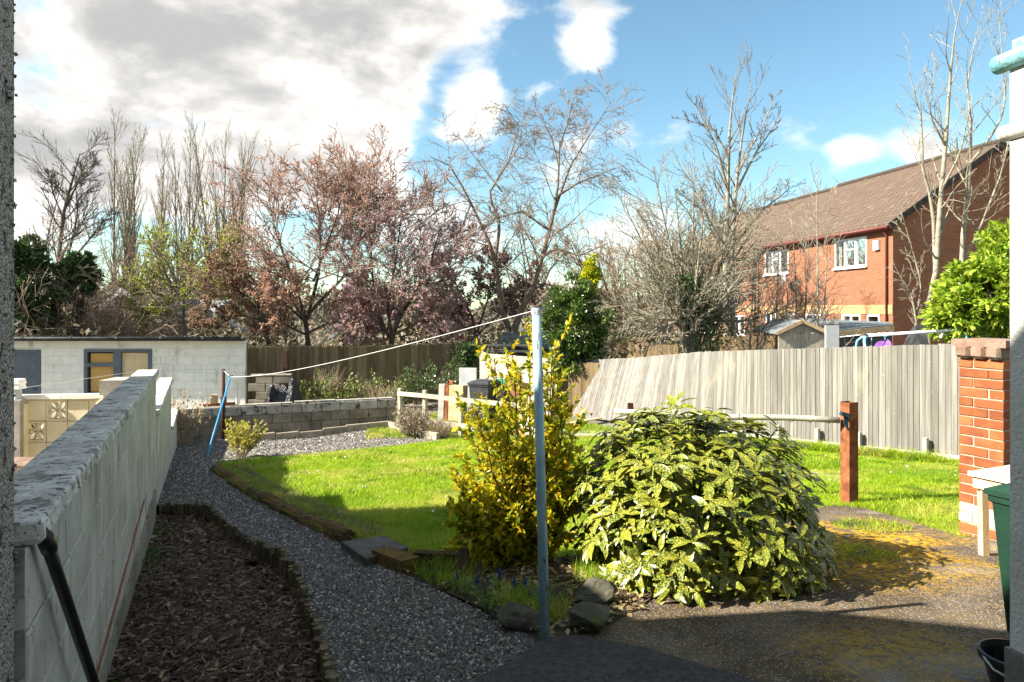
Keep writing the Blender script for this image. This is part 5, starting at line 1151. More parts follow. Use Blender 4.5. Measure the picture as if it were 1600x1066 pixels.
def build_aucuba():
    rng = np.random.default_rng(101); c = P(1088, 800, 4.62); r = np.array([.80, .80, .68]); base = np.array([c[0], c[1], zt(c[0], c[1])])
    t = thing('spotted_shrub', 'large rounded evergreen shrub with yellow spotted leaves beside the yard', 'shrub', base)
    n = 660; u = unit(rng.normal(0, 1, (n*2, 3))); u = u[u[:, 2] > -.72][:n]; n = len(u)
    lob = 1+.07*np.sin(u[:, 0]*5+1)*np.sin(u[:, 2]*6)+.05*np.sin(u[:, 1]*8+2); rad = lob*np.where(rng.random(n) < .72, rng.uniform(.90, 1.04, n), rng.uniform(.55, .88, n))
    C = c+u*r*rad[:, None]; C[:, 2] = np.maximum(C[:, 2], base[2]+.10); 
    extra = np.array([P(1056, 628, 4.4), P(1118, 640, 4.3), P(1200, 690, 4.5), P(985, 665, 4.4), P(912, 700, 4.5)]); C = np.concatenate([C, extra]); u = np.concatenate([u, unit(extra-c)])
    Ps = []; Xs = []; Zs = []; Ss = []
    for i in range(len(C)):
        ax = unit(u[i]*.75+np.array([0, 0, .75])+rng.normal(0, .15, 3)); k = rng.integers(6, 10); ph = rng.uniform(0, 6.28)
        s = unit(np.cross(ax, rng.normal(0, 1, 3))); s2 = np.cross(ax, s)
        for j in range(k):
            a = ph+j*2.4; el = .15+.55*rng.random()
            d = (math.cos(a)*s+math.sin(a)*s2)*math.cos(el)+ax*math.sin(el)*.8+np.array([0, 0, -.10-.32*rng.random()]); Xs.append(unit(d)); Zs.append(unit(ax+rng.normal(0, .2, 3))); Ps.append(C[i]-ax*.05*rng.random()); Ss.append(rng.uniform(.07, .165))
    Ps, Xs, Zs, Ss = map(np.array, (Ps, Xs, Zs, Ss))
    tocam = unit(-Ps); sc = ((Ps-c)/r*tocam).sum(1)*Ss*8+rng.random(len(Ps))*.25
    leaf_parts('leaf', t, rng, LEAFA, Ps, Xs, Zs, Ss, M['aucuba'], 300, sc)
    m = MB()
    for i in rng.choice(len(C), 46, replace=False):
        p1 = base+(C[i]-base)*.5+np.array([0, 0, .08]); m.tube([base+rng.normal(0, .06, 3)*np.array([1, 1, 0])-np.array([0, 0, .03]), p1, C[i]], [.012, .008, .005], 5)
    m.build('stem', M['shrub_stem'], t)
build_aucuba()

M['gold'] = leafmat('golden_leaf', [(.12, .18, .012), (.28, .33, .016), (.50, .47, .018), (.66, .54, .02), (.70, .45, .016)], .55, .4, None, .4)
def build_gold():
    rng = np.random.default_rng(103); base = gp(845, 905); base[1] += .35; base[0] = .13; base[2] = zt(base[0], base[1])
    t = thing('golden_shrub', 'upright golden leaved shrub behind the blue pole', 'shrub', base); d = base[1]
    shoots = [(770, 562), (800, 536), (828, 524), (862, 560), (745, 640), (722, 745), (715, 800), (735, 760), (760, 700), (790, 640), (835, 620), (868, 590), (885, 640), (895, 690), (880, 720), (812, 575), (780, 760), (820, 700), (750, 830), (850, 760), (770, 820), (840, 840), (800, 850), (725, 720), (740, 800), (865, 680), (808, 780)]
    shoots += [(int(rng.uniform(722, 900)), int(rng.uniform(640, 850))) for _ in range(16)]+[(905, 720), (900, 660), (870, 545), (785, 590)]+[(int(rng.uniform(700, 760)), int(rng.uniform(730, 860))) for _ in range(9)]+[(int(rng.uniform(860, 910)), int(rng.uniform(700, 840))) for _ in range(6)]
    L = []
    for (x, y) in shoots:
        e = P(x, y, d+rng.uniform(-.28, .28)); mid = base+(e-base)*.5+np.array([(e-base)[0]*.18, 0, -.03]); L.append((base+rng.normal(0, .03, 3)*np.array([1, 1, 0]), mid, e))
    k = 8; pts = []
    for a, b, c in L:
        q = np.linspace(0, 1, k+1)[:, None]; pts.append((1-q)**2*a+2*q*(1-q)*b+q*q*c)
    pts = np.array(pts)+rng.normal(0, .006, (len(L), k+1, 3)); rad = np.linspace(.009, .003, k+1)[None].repeat(len(L), 0)
    lv = limb_levels(rng, None, None, None, None, [dict(k=k, curve=0, n=13, t0=.18, ang=.75, angj=.2, lr=.20, lt=.35, rr=.6), dict(k=3, curve=.12, up=.16, tip=.4, rmin=.0015)], (pts, rad))
    V, Fs = join([tubes_np(*lv[0], 6), tubes_np(*lv[1], 4)]); put('stem', mesh_np('stem', V, Fs, True), M['shrub_stem'], t)
    p0, d0 = tips(lv[0], 46, rng, .35); p1, d1 = tips(lv[1], 15, rng, .1); p = np.concatenate([p0, p1]); dr = np.concatenate([d0, d1]); m = len(p)
    X = unit(dr*.6+rng.normal(0, .55, (m, 3))); Z = unit(np.array([0, 0, .7])+rng.normal(0, .5, (m, 3))); S = rng.uniform(.032, .070, m)
    leaf_parts('leaf', t, rng, LEAFB, p, X, Z, S, M['gold'], 300, S*20+(base[1]-p[:, 1])*.8+rng.random(m)*.4)
build_gold()

def twig_bush(name, lab, cat, base, n, L, spread, mt, rad, leaf=None, seed=0, group=None, up=.1, levels=None, kind=None):
    rng = np.random.default_rng(seed); t = thing(name, lab, cat, base, group); a = rng.uniform(0, 2*np.pi, n); e = rng.uniform(.1, 1, n)*spread
    D = np.stack([np.cos(a)*np.sin(e), np.sin(a)*np.sin(e), np.cos(e)], 1); B = np.array(base)+np.stack([np.cos(a), np.sin(a), 0*a], 1)*rng.random((n, 1))*L*.15
    lv = limb_levels(rng, B, D, L*rng.uniform(.6, 1.1, n), rad, levels or [dict(k=4, curve=.12, up=up, n=5, t0=.3, ang=.55, lr=.45, rr=.6), dict(k=3, curve=.15, up=up, tip=.4)])
    V, Fs = join([tubes_np(p, r, 4 if i == 0 else 3) for i, (p, r) in enumerate(lv)]); put('stems', mesh_np('stems', V, Fs), mt, t)
    if leaf:
        p, d = tips(lv[-1], leaf[2], rng, .15); V, Fc = leaves(rng, p, d, leaf[1]); put('foliage', mesh_np('foliage', V, [Fc]), leaf[0], t)
    return t
M['yellow_leaf'] = leafmat('yellow_leaf', [(.20, .24, .02), (.40, .38, .03), (.50, .44, .06), (.30, .26, .06)], .4, .5)
b = gp(378, 716); twig_bush('yellow_shrub', 'small bright yellow shrub at the far corner of the lawn', 'shrub', b, 40, .58, .85, M['twig_tan'], .006, (M['yellow_leaf'], .055, 7), 5)
p = P(655, 686, 15.6); p[2] = zt(p[0], p[1]); M['lav'] = leafmat('grey_leaf', [(.17, .16, .10), (.26, .24, .17), (.21, .14, .085)], .2, .7)
twig_bush('lavender_bush', 'dry grey brown lavender clump beside the rail post', 'shrub', p+np.array([-.15, 0, 0]), 120, .62, 1.15, M['twig_tan'], .007, (M['lav'], .05, 3), 6)
p = P(690, 690, 15.2); p[2] = zt(p[0], p[1]); twig_bush('dry_clump', 'low rusty brown tuft right of the lavender', 'shrub', p, 70, .45, 1.1, M['twig_brown'], .007, None, 7)
p = P(268, 640, 14.6); twig_bush('dry_weed', 'straw coloured dry weed at the corner of block wall and end wall', 'plant', np.array([p[0]+.25, p[1], zt(p[0]+.25, p[1])]), 34, 1.0, .5, M['twig_tan'], .008, (leafmat('straw', [(.34, .26, .15), (.44, .36, .22)], .2, .7), .06, 3), 8)
M['bramble_leaf'] = leafmat('bramble_leaf', [(.05, .085, .014), (.10, .15, .025), (.17, .21, .04), (.20, .15, .05)], .3, .45)
M['ivy_leaf'] = leafmat('ivy_leaf', [(.025, .055, .015), (.05, .095, .025), (.10, .155, .045)], .25, .32, None, .5)
for k, (px, d, L, lab, mt) in enumerate(((485, 18.6, .9, 'yellow green bramble clump beside the black bags', 'bramble_leaf'), (530, 18.8, 1.0, 'leafy bramble clump in the middle behind the end wall', 'bramble_leaf'), (575, 18.9, 1.0, 'bramble clump behind the end wall nearest the rail fence', 'bramble_leaf'), (655, 20.6, 1.1, 'dark bramble clump at the foot of the back fence', 'ivy_leaf'), (692, 20.4, 1.3, 'dark ivy mound beside the stored boards', 'ivy_leaf'), (625, 20.5, .8, 'low bramble in the corner behind the first rail post', 'bramble_leaf'))):
    p = P(px, 640, d); p[2] = -2.9; twig_bush('bramble_bush', lab, 'shrub', p, 26, L, 1.2, M['twig_brown'], .008, (M[mt], .085, 9), 20+k, 'brambles along the back fence', .02)
p = P(510, 620, 19.2); p[2] = -2.9; twig_bush('dry_grass_clump', 'tall straw coloured dead stalks among the brambles', 'plant', p, 60, 1.15, .35, M['twig_tan'], .007, None, 30)
p = P(590, 620, 18.4); p[2] = -2.9; twig_bush('dry_grass_clump', 'pale dead stalks by the end of the block wall', 'plant', p, 50, .85, .9, M['twig_tan'], .007, None, 31)

# ------------------------------------------------------------------ trees
def make_tree(name, lab, base, lv, bark, twig, leaf=None, seed=0, group=None, ntrunk=1, cat='tree', sides=(8, 6, 4, 3, 3)):
    rng = np.random.default_rng(seed+500); t = thing(name, lab, cat, base, group)
    V, Fs = join([tubes_np(p, r, sides[i]) for i, (p, r) in enumerate(lv[:ntrunk])]); put('trunk', mesh_np('trunk', V, Fs, True), bark, t)
    if lv[ntrunk:]:
        V, Fs = join([tubes_np(p, r, sides[min(i+ntrunk, 4)]) for i, (p, r) in enumerate(lv[ntrunk:])]); put('crown', mesh_np('crown', V, Fs), twig, t)
    if leaf:
        for (mt, size, n, lvl, t0) in leaf:
            p, d = tips(lv[lvl], n, rng, t0); V, Fc = leaves(rng, p, d, size); put('foliage', mesh_np('foliage', V, [Fc]), mt, t)
    return t
def gz(x, y): return float(zt(x, y))-.05
def place(px, d): x = (px-CX)*d/F_PX; return np.array([x, d, gz(x, d)])

# poplars, far left
for k, (px, d, H, lab) in enumerate(((203, 58, 18.6, 'bare columnar poplar, leftmost of the row and faintly green'), (242, 62, 19.4, 'slender bare poplar second in the row'), (284, 60, 18.4, 'bare poplar third in the row with darker stem'), (350, 62, 19.6, 'broad bare poplar at the end of the row'))):
    rng = np.random.default_rng(200+k); b = place(px, d); n = (5, 3, 4, 7)[k]; spread = (1.6, .8, 1.0, 2.2)[k]
    B = b+np.stack([rng.uniform(-spread*.5, spread*.5, n), rng.uniform(-1, 1, n), np.zeros(n)], 1); D = np.stack([rng.normal(0, .04, n)+(B[:, 0]-b[0])*.03, rng.normal(0, .03, n), np.ones(n)], 1)
    lv = limb_levels(rng, B, D, H*rng.uniform(.72, 1.0, n), .16, [dict(k=9, curve=.02, up=.03, tip=.12, n=34, t0=.18, ang=.42, angj=.10, lr=.24, lt=.5, rr=.42), dict(k=5, curve=.05, up=.17, tip=.3, n=7, t0=.2, ang=.40, lr=.42, rr=.6, rmin=.012), dict(k=3, curve=.07, up=.12, tip=.5, rmin=.010)])
    make_tree('poplar_tree', lab, b, lv, M['poplar_bark'], M['poplar_bark'], [(leafmat('poplar_bud%d' % k, [(.20, .20, .05), (.28, .25, .08)], .3, .6), .10, 2, 2, .3)] if k == 0 else None, k, 'row of bare poplars')
# bare round topped tree behind the thicket
rng = np.random.default_rng(210); b = place(98, 45)
f = guided([[(88, 520, 45, .26), (92, 400, 45, .22), (100, 330, 45, .17), (112, 285, 45, .11), (125, 240, 45, .04)], [(95, 430, 45, .14), (112, 380, 45.5, .12), (122, 330, 45.5, .09), (118, 290, 45.5, .04)], [(118, 400, 45, .12), (135, 380, 44.5, .09), (158, 350, 44.5, .06), (170, 335, 44.5, .03)], [(98, 340, 45, .10), (82, 300, 45, .06), (75, 270, 45, .03)], [(103, 320, 45, .1), (125, 280, 44.6, .06), (150, 250, 44.6, .03)]]); f = (f[0], f[1]*.62)
lv = limb_levels(rng, None, None, None, None, [dict(k=9, curve=0, n=15, t0=.3, ang=.8, angj=.2, lr=.34, rr=.45), dict(k=5, curve=.10, up=.05, n=9, t0=.2, ang=.6, lr=.5, rr=.6, rmin=.015), dict(k=4, curve=.12, up=.08, n=5, t0=.2, ang=.5, lr=.5, rr=.6, rmin=.011), dict(k=2, curve=.1, up=.05, rmin=.009)], f)
make_tree('bare_tree', 'dark bare tree with a rounded crown left of the poplars', b, lv, M['dark_bark'], M['dark_bark'], None, 10)
rng = np.random.default_rng(212); b = place(45, 48); lv = limb_levels(rng, [b, b+np.array([.9, 0, 0])], [(0, 0, 1), (.1, 0, 1)], [13, 9], .10, [dict(k=8, curve=.03, up=.03, n=14, t0=.35, ang=.6, lr=.2, rr=.5), dict(k=4, curve=.1, up=.12, n=4, t0=.3, ang=.5, lr=.5, rmin=.012), dict(k=1, curve=.1, rmin=.01)])
make_tree('bare_tree', 'thin bare tree beside the house wall edge', b, lv, M['tree_bark'], M['tree_bark'], None, 11)

def leafy(name, lab, c, r, base, mt, size, n, seed, bark='dark_bark', shell=.55, lobes=9, group=None, trunk_r=.1, shape=LEAF2, sj=.35, lob_amp=.5):
    """Evergreen mass: leaves gathered in many clumps around a branched frame, with gaps between the clumps."""
    rng = np.random.default_rng(seed); c = np.array(c, float); r = np.array(r, float); t = thing(name, lab, 'tree' if 'tree' in name else 'shrub', base, group)
    nc = lobes*12; u = unit(rng.normal(0, 1, (nc, 3))); rad = rng.uniform(shell, 1.0, nc)*(1-.15+.15*np.sin(u[:, 0]*6+seed)*np.sin(u[:, 2]*7)); C = c+u*r*rad[:, None]; cr = rng.uniform(.12, .26, nc)*r.mean()
    k = rng.integers(0, nc, n); off = unit(rng.normal(0, 1, (n, 3)))*rng.random((n, 1))**.5; p = C[k]+off*cr[k][:, None]*np.array([1, 1, .75]); ok = p[:, 2] > base[2]+.05; p = p[ok]; k = k[ok]; off = off[ok]
    V, Fc = leaves(rng, p, unit(p-c)+off*.6, size, .6, sj, shape, .25, .5); put('foliage', mesh_np('foliage', V, [Fc]), mt, t)
    m = MB(); m.tube([base-np.array([0, 0, .1]), base*.6+c*.4, c], [trunk_r, trunk_r*.8, trunk_r*.4], 7)
    for i in rng.choice(nc, 26, replace=False):
        s0 = base+(c-base)*rng.uniform(.35, 1); m.tube([s0, (s0+C[i])/2+np.array([0, 0, .05]), C[i]], [trunk_r*.35, trunk_r*.25, trunk_r*.1], 4)
    m.build('trunk', M[bark], t); return t
leafy('ivy_tree', 'dark ivy covered tree beside the pebbledash edge', P(45, 445, 24.5), (1.15, 1.0, 2.1), place(42, 24.5), M['ivy_leaf'], .17, 9000, 301)
leafy('ivy_tree', 'dark ivy on the trunk of the bare tree above the thicket', P(122, 430, 25.5), (.85, .7, 1.0), place(122, 25.5), M['ivy_leaf'], .17, 3400, 302)
# brown tangled thicket
for k, (px, d, L, lab) in enumerate(((70, 26, 5.2, 'tangled brown leafless thicket left behind the shed roof'), (125, 27, 6.4, 'tall tangled brown thicket with arching stems behind the shed'), (142, 29, 4.4, 'brown thicket around the small gabled house'))):
    b = place(px, d); rng = np.random.default_rng(320+k); n = 110; a = rng.uniform(0, 6.28, n); e = rng.uniform(.05, .75, n)
    D = np.stack([np.cos(a)*np.sin(e), np.sin(a)*np.sin(e), np.cos(e)], 1); B = b+np.stack([rng.uniform(-1.2, 1.2, n), rng.uniform(-.8, .8, n), np.zeros(n)], 1)
    lv = limb_levels(rng, B, D, L*rng.uniform(.6, 1.1, n), .022, [dict(k=7, curve=.14, up=-.10, n=9, t0=.3, ang=.8, lr=.34, rr=.6, rmin=.012), dict(k=4, curve=.2, up=-.12, n=4, t0=.2, ang=.7, lr=.5, rmin=.009), dict(k=1, curve=.2, up=-.1, rmin=.008)])
    make_tree('thicket', lab, b, lv, M['twig_brown'], M['twig_brown'], None, 30+k, 'brown thicket behind the shed', cat='thicket', sides=(4, 3, 3, 3, 3))

M['fresh'] = leafmat('fresh_green_leaf', [(.24, .29, .04), (.40, .43, .07), (.50, .50, .14)], .5, .5)
M['plum_leaf'] = leafmat('copper_leaf', [(.30, .16, .11), (.48, .27, .185), (.62, .37, .25), (.70, .52, .43)], .4, .5)
M['plum_leaf2'] = leafmat('purple_leaf', [(.32, .19, .155), (.48, .31, .26), (.60, .42, .37), (.72, .60, .57)], .4, .5)
M['pink'] = leafmat('pink_blossom', [(.50, .33, .37), (.62, .45, .48), (.42, .26, .31)], .4, .6)
M['rust_leaf'] = leafmat('rust_leaf', [(.20, .11, .07), (.32, .19, .12), (.42, .30, .17)], .35, .6)
def spread_tree(name, lab, px, d, stems, leafs, bark, twig, seed, n1=12, n2=8, n3=5, group=None, droop=.05, lr1=.36, rmin=.008):
    rng = np.random.default_rng(seed); b = place(px, d); f = guided(stems); f = (f[0], f[1]*.55)
    lv = limb_levels(rng, None, None, None, None, [dict(k=9, curve=0, n=n1, t0=.25, ang=.85, angj=.25, lr=lr1, rr=.5), dict(k=5, curve=.13, up=droop, n=n2, t0=.15, ang=.7, lr=.48, rr=.55, rmin=rmin*1.5), dict(k=4, curve=.15, up=droop, n=n3, t0=.2, ang=.6, lr=.5, rr=.6, rmin=rmin*1.15), dict(k=1, curve=.12, up=droop, rmin=rmin)], f)
    return make_tree(name, lab, b, lv, bark, twig, leafs, seed, group)
spread_tree('green_tree', 'small tree just coming into bright green leaf behind the shed', 300, 26, [[(288, 500, 26, .06), (320, 470, 25.4, .05), (370, 455, 25.2, .03), (400, 470, 25.2, .02)], [(290, 500, 26, .06), (255, 480, 25.6, .05), (225, 490, 25.6, .03)], [(290, 530, 26, .13), (285, 470, 26, .11), (300, 420, 26, .08), (330, 380, 26, .05)], [(288, 480, 26, .09), (260, 430, 26, .06), (240, 380, 26.3, .03)], [(290, 460, 26, .09), (330, 430, 25.6, .07), (365, 380, 25.6, .04)], [(288, 470, 26, .07), (245, 460, 26, .05), (215, 440, 26, .02)]],
            [(M['fresh'], .065, 8, 3, .1)], M['tree_bark'], M['tree_bark'], 401, 14, 8, 5, lr1=.55)
spread_tree('copper_tree', 'drooping reddish brown tree beside the shed corner', 415, 24, [[(420, 540, 24, .13), (412, 500, 24, .11), (390, 470, 24, .08), (345, 450, 24, .05), (310, 470, 24, .03)], [(414, 505, 24, .09), (385, 430, 24, .06), (345, 400, 24, .03)], [(412, 500, 24, .08), (360, 490, 23.6, .05), (320, 500, 23.6, .02)]],
            [(M['rust_leaf'], .062, 16, 3, .05)], M['dark_bark'], M['twig_brown'], 402, droop=-.06)
spread_tree('plum_tree', 'wide copper leaved blossoming plum tree left of the pair', 490, 24.5, [[(482, 525, 24.5, .08), (440, 505, 24.2, .06), (405, 500, 24, .03)], [(483, 520, 24.5, .08), (530, 495, 24.2, .06), (575, 490, 24, .03)], [(482, 510, 24.5, .08), (450, 460, 23.6, .05), (420, 455, 23.4, .02)], [(482, 545, 24.5, .17), (478, 500, 24.5, .15), (455, 430, 24.5, .10), (430, 360, 24.5, .06), (420, 310, 24.5, .02)], [(480, 500, 24.5, .13), (500, 420, 24.5, .09), (500, 340, 24.5, .06), (490, 285, 24.5, .02)], [(482, 490, 24.5, .12), (540, 430, 24.2, .08), (570, 350, 24.2, .05), (560, 285, 24.2, .02)], [(480, 505, 24.5, .10), (440, 470, 24.8, .07), (405, 420, 24.8, .03)], [(490, 440, 24.5, .07), (530, 330, 24.5, .05), (535, 280, 24.5, .02)]],
            [(M['plum_leaf'], .062, 8, 3, .05)], M['dark_bark'], M['twig_red'], 403, 18, 9, 5, 'pair of plum trees', lr1=.58)
spread_tree('plum_tree', 'purple leaved plum tree with dark leaning trunk right of the pair', 620, 24, [[(612, 525, 24, .08), (570, 505, 23.7, .05), (540, 510, 23.6, .02)], [(613, 525, 24, .08), (660, 500, 23.7, .05), (700, 505, 23.6, .02)], [(610, 545, 24, .19), (616, 510, 24, .16), (640, 470, 24, .11), (670, 420, 24, .07), (690, 350, 24, .03)], [(612, 530, 24, .12), (606, 480, 24.2, .09), (620, 400, 24.2, .06), (630, 310, 24.2, .02)], [(608, 530, 24, .10), (585, 470, 24.4, .08), (580, 390, 24.4, .05), (590, 320, 24.4, .02)], [(616, 500, 24, .10), (660, 440, 23.7, .07), (700, 450, 23.7, .03)], [(600, 525, 24, .07), (590, 490, 24, .06), (560, 440, 24, .03)]],
            [(M['plum_leaf2'], .062, 7, 3, .05), (M['pink'], .055, 3, 3, .05)], M['dark_bark'], M['twig_red'], 404, 18, 9, 5, 'pair of plum trees', lr1=.58)
spread_tree('blossom_tree', 'pale pink blossoming tree low behind the brown fence', 610, 30, [[(600, 545, 30, .1), (605, 520, 30, .09), (570, 490, 30, .05), (540, 480, 30, .03)], [(604, 525, 30, .08), (640, 500, 30, .05), (690, 480, 30, .03)], [(604, 525, 30, .08), (610, 490, 30, .05), (620, 465, 30, .02)], [(604, 530, 30, .08), (660, 520, 30, .05), (715, 510, 30, .02)]],
            [(M['pink'], .10, 22, 3, .05)], M['dark_bark'], M['twig_red'], 405, 12, 7, 4, lr1=.5)
spread_tree('purple_thicket_tree', 'low maroon leaved tree under the bare cherry', 745, 27, [[(745, 540, 27, .1), (740, 500, 27, .08), (715, 450, 27, .05), (700, 410, 27, .02)], [(745, 520, 27, .08), (765, 460, 27, .05), (770, 410, 27, .02)], [(745, 525, 27, .08), (790, 480, 27, .05), (830, 440, 27, .03)], [(745, 525, 27, .08), (705, 500, 27, .05), (675, 490, 27, .02)]],
            [(leafmat('maroon_leaf', [(.15, .08, .07), (.25, .14, .12), (.36, .22, .19)], .3, .6), .10, 8, 3, .1)], M['dark_bark'], M['twig_red'], 406, 13, 9, 4, lr1=.45)
spread_tree('brown_tree', 'dense brown leafless tree behind the cherry trunks', 830, 31, [[(835, 545, 31, .12), (835, 450, 31, .1), (820, 390, 31, .06), (812, 345, 31, .03)], [(835, 480, 31, .09), (860, 420, 31, .06), (890, 385, 31, .03)], [(835, 500, 31, .09), (800, 450, 31, .05), (785, 400, 31, .02)], [(836, 500, 31, .09), (880, 470, 31, .05), (910, 430, 31, .02)]],
            [(M['rust_leaf'], .05, 1, 3, .1)], M['tree_bark'], M['twig_brown'], 407, 12, 8, 5, lr1=.3)
# tall bare cherry
rng = np.random.default_rng(408); b = place(806, 26); D_ = 26
f = guided([[(810, 548, D_, .24), (802, 505, D_, .22), (833, 452, D_, .17), (846, 405, D_, .14), (862, 350, D_, .11), (872, 290, D_, .07), (875, 220, D_, .03)],
            [(806, 545, D_+.2, .20), (783, 480, D_+.2, .17), (773, 400, D_+.2, .13), (757, 362, D_+.2, .10), (732, 310, D_, .07), (705, 260, D_, .045), (672, 245, D_-.4, .02)],
            [(774, 405, D_+.2, .12), (782, 345, D_+.2, .09), (762, 305, D_+.3, .07), (790, 260, D_+.3, .05), (828, 205, D_+.2, .02)],
            [(845, 402, D_, .11), (868, 388, D_-.5, .09), (905, 400, D_-.8, .05), (950, 380, D_-1, .02)],
            [(866, 330, D_, .09), (890, 262, D_+.3, .06), (925, 205, D_+.4, .03), (955, 160, D_+.4, .012)],
            [(866, 310, D_, .08), (905, 285, D_-.5, .05), (975, 258, D_-1, .015)],
            [(873, 260, D_, .06), (862, 215, D_+.2, .04), (835, 165, D_+.3, .015)],
            [(785, 300, D_+.3, .06), (745, 250, D_+.8, .035), (715, 210, D_+1, .012)],
            [(792, 258, D_+.3, .05), (812, 200, D_+.8, .03), (785, 160, D_+.8, .012)],
            [(875, 230, D_, .045), (890, 180, D_, .03), (899, 140, D_, .012)],
            [(858, 360, D_, .08), (815, 330, D_-.8, .05), (765, 345, D_-1.4, .02)],
            [(735, 320, D_, .06), (720, 360, D_-.8, .03), (690, 385, D_-1, .012)]], 10); f = (f[0], f[1]*.62)
lv = limb_levels(rng, None, None, None, None, [dict(k=10, curve=0, n=20, t0=.22, ang=1.05, angj=.25, lr=.38, lt=.3, rr=.34), dict(k=7, curve=.10, up=-.03, n=8, t0=.15, ang=.8, angj=.25, lr=.42, rr=.5, rmin=.008), dict(k=4, curve=.10, up=-.02, n=3, t0=.2, ang=.6, lr=.45, rr=.6, rmin=.0065), dict(k=1, curve=.1, rmin=.007)], f)
make_tree('cherry_tree', 'tall spreading bare cherry tree with forked trunk', b, lv, M['tree_bark'], M['twig_brown'], None, 12)
# holly and golden conifer
leafy('holly_tree', 'dense dark green holly hanging over the leaning fence', P(902, 520, 19.0), (1.0, .85, 1.70), place(900, 19.0), leafmat('holly_leaf', [(.025, .058, .012), (.05, .10, .018), (.10, .16, .03), (.20, .25, .06)], .18, .28, None, .6), .092, 22000, 310, trunk_r=.06)
leafy('golden_conifer', 'narrow golden conifer behind the holly', P(922, 430, 20.4), (.33, .32, .76), place(920, 20.4), leafmat('gold_needle', [(.28, .33, .01), (.48, .50, .015), (.60, .56, .02)], .3, .6), .08, 5200, 311, trunk_r=.05, shell=.3)
# many stemmed tree with ivy, behind the leaning fence
rng = np.random.default_rng(420); d = 18.6; b = place(1078, d); lines = []
for (x, y, dd) in ((960, 470, -.8), (975, 430, .5), (1000, 400, -.5), (1010, 345, .6), (1035, 330, -.3), (1055, 300, .4), (1085, 280, 0), (1100, 330, -.6), (1130, 360, .5), (1165, 370, -.5), (1190, 400, .6), (1215, 430, -.4), (945, 520, .4), (1150, 440, -.9), (1020, 260, .2), (1235, 480, .3), (990, 500, -1), (1170, 300, .8), (1120, 300, .3), (980, 330, .2)):
    lines.append([(1078+(x-1078)*.03, 560, d, .07), (1078+(x-1078)*.16, 500, d+dd*.3, .055), (1078+(x-1078)*.55, 500+(y-500)*.55+14, d+dd*.7, .032), (x, y, d+dd, .010)])
f = guided(lines, 9); lv = limb_levels(rng, None, None, None, None, [dict(k=9, curve=0, n=18, t0=.20, ang=.75, angj=.2, lr=.32, lt=.3, rr=.5), dict(k=4, curve=.12, up=.03, n=7, t0=.2, ang=.6, lr=.48, rr=.6, rmin=.007), dict(k=3, curve=.13, up=.03, n=2, t0=.3, ang=.5, lr=.5, rmin=.0055), dict(k=1, curve=.1, rmin=.005)], f)
tt = make_tree('multi_stem_tree', 'pale many stemmed bare tree with ivy behind the fence', b, lv, M['pale_bark'], M['pale_bark'], None, 13)
rng = np.random.default_rng(421); n = 4200; q = rng.random(n); yy = 560-130*q; xx = 1078+20*np.sin(q*5)+rng.normal(0, 1, n)*(22-8*q)+12; p = np.stack([(xx-CX)*d/F_PX, d-.15+rng.normal(0, .22, n), (HY-yy)*d/F_PX], 1)
V, Fc = leaves(rng, p, rng.normal(0, 1, (n, 3)), .075, .6); put('ivy', mesh_np('ivy', V, [Fc]), M['ivy_leaf'], tt)
# tall slim tree
rng = np.random.default_rng(422); d = 22.5; b = place(1142, d)
f = guided([[(1136, 560, d, .11), (1134, 400, d, .09), (1138, 280, d, .06), (1140, 190, d, .035), (1150, 115, d, .01)], [(1146, 560, d, .10), (1144, 400, d+.2, .08), (1150, 290, d+.2, .055), (1160, 210, d+.2, .03), (1175, 130, d+.2, .01)], [(1138, 300, d, .05), (1120, 230, d-.4, .03), (1085, 160, d-.6, .01)], [(1150, 300, d, .045), (1180, 240, d+.3, .03), (1215, 190, d+.4, .01)], [(1140, 250, d, .04), (1115, 200, d, .025), (1065, 185, d, .008)], [(1152, 270, d, .04), (1190, 200, d, .02), (1212, 150, d, .008)], [(1150, 380, d, .05), (1190, 330, d+.4, .03), (1240, 290, d+.5, .01)], [(1136, 390, d, .05), (1100, 330, d-.4, .03), (1060, 300, d-.6, .01)]])
lv = limb_levels(rng, None, None, None, None, [dict(k=9, curve=0, n=14, t0=.25, ang=.7, angj=.15, lr=.22, lt=.3, rr=.45), dict(k=5, curve=.10, up=.12, n=5, t0=.2, ang=.55, lr=.45, rmin=.008), dict(k=3, curve=.1, up=.1, n=2, t0=.3, ang=.5, lr=.5, rmin=.0065), dict(k=1, curve=.1, rmin=.006)], f)
make_tree('ash_tree', 'tall slim pale bare tree rising above the ivy clad one', b, lv, M['pale_bark'], M['tree_bark'], None, 14)
for k, (px, d, top, lab) in enumerate(((1275, 18.0, 290, 'thin bare sapling in front of the brick house'), (1212, 18.5, 370, 'thin bare sapling left of the garden sheds'), (1168, 18.4, 330, 'thin bare sapling beside the ivy clad tree'), (1243, 18.8, 330, 'thin bare sapling rising over the low pitched shed'))):
    rng = np.random.default_rng(430+k); b = place(px, d); H = (HY-top)*d/F_PX-b[2]; lv = limb_levels(rng, [b, b+np.array([.12, 0, 0])], [(.02, 0, 1), (.05, 0, 1)], [H, H*.8], .045, [dict(k=9, curve=.02, up=.03, tip=.15, n=28, t0=.15, ang=.8, lr=.24, lt=.5, rr=.4), dict(k=4, curve=.1, up=.12, n=5, t0=.2, ang=.6, lr=.5, rmin=.006), dict(k=1, curve=.12, rmin=.005)])
    make_tree('sapling', lab, b, lv, M['pale_bark'], M['pale_bark'], None, 15+k, 'bare saplings beyond the fence')
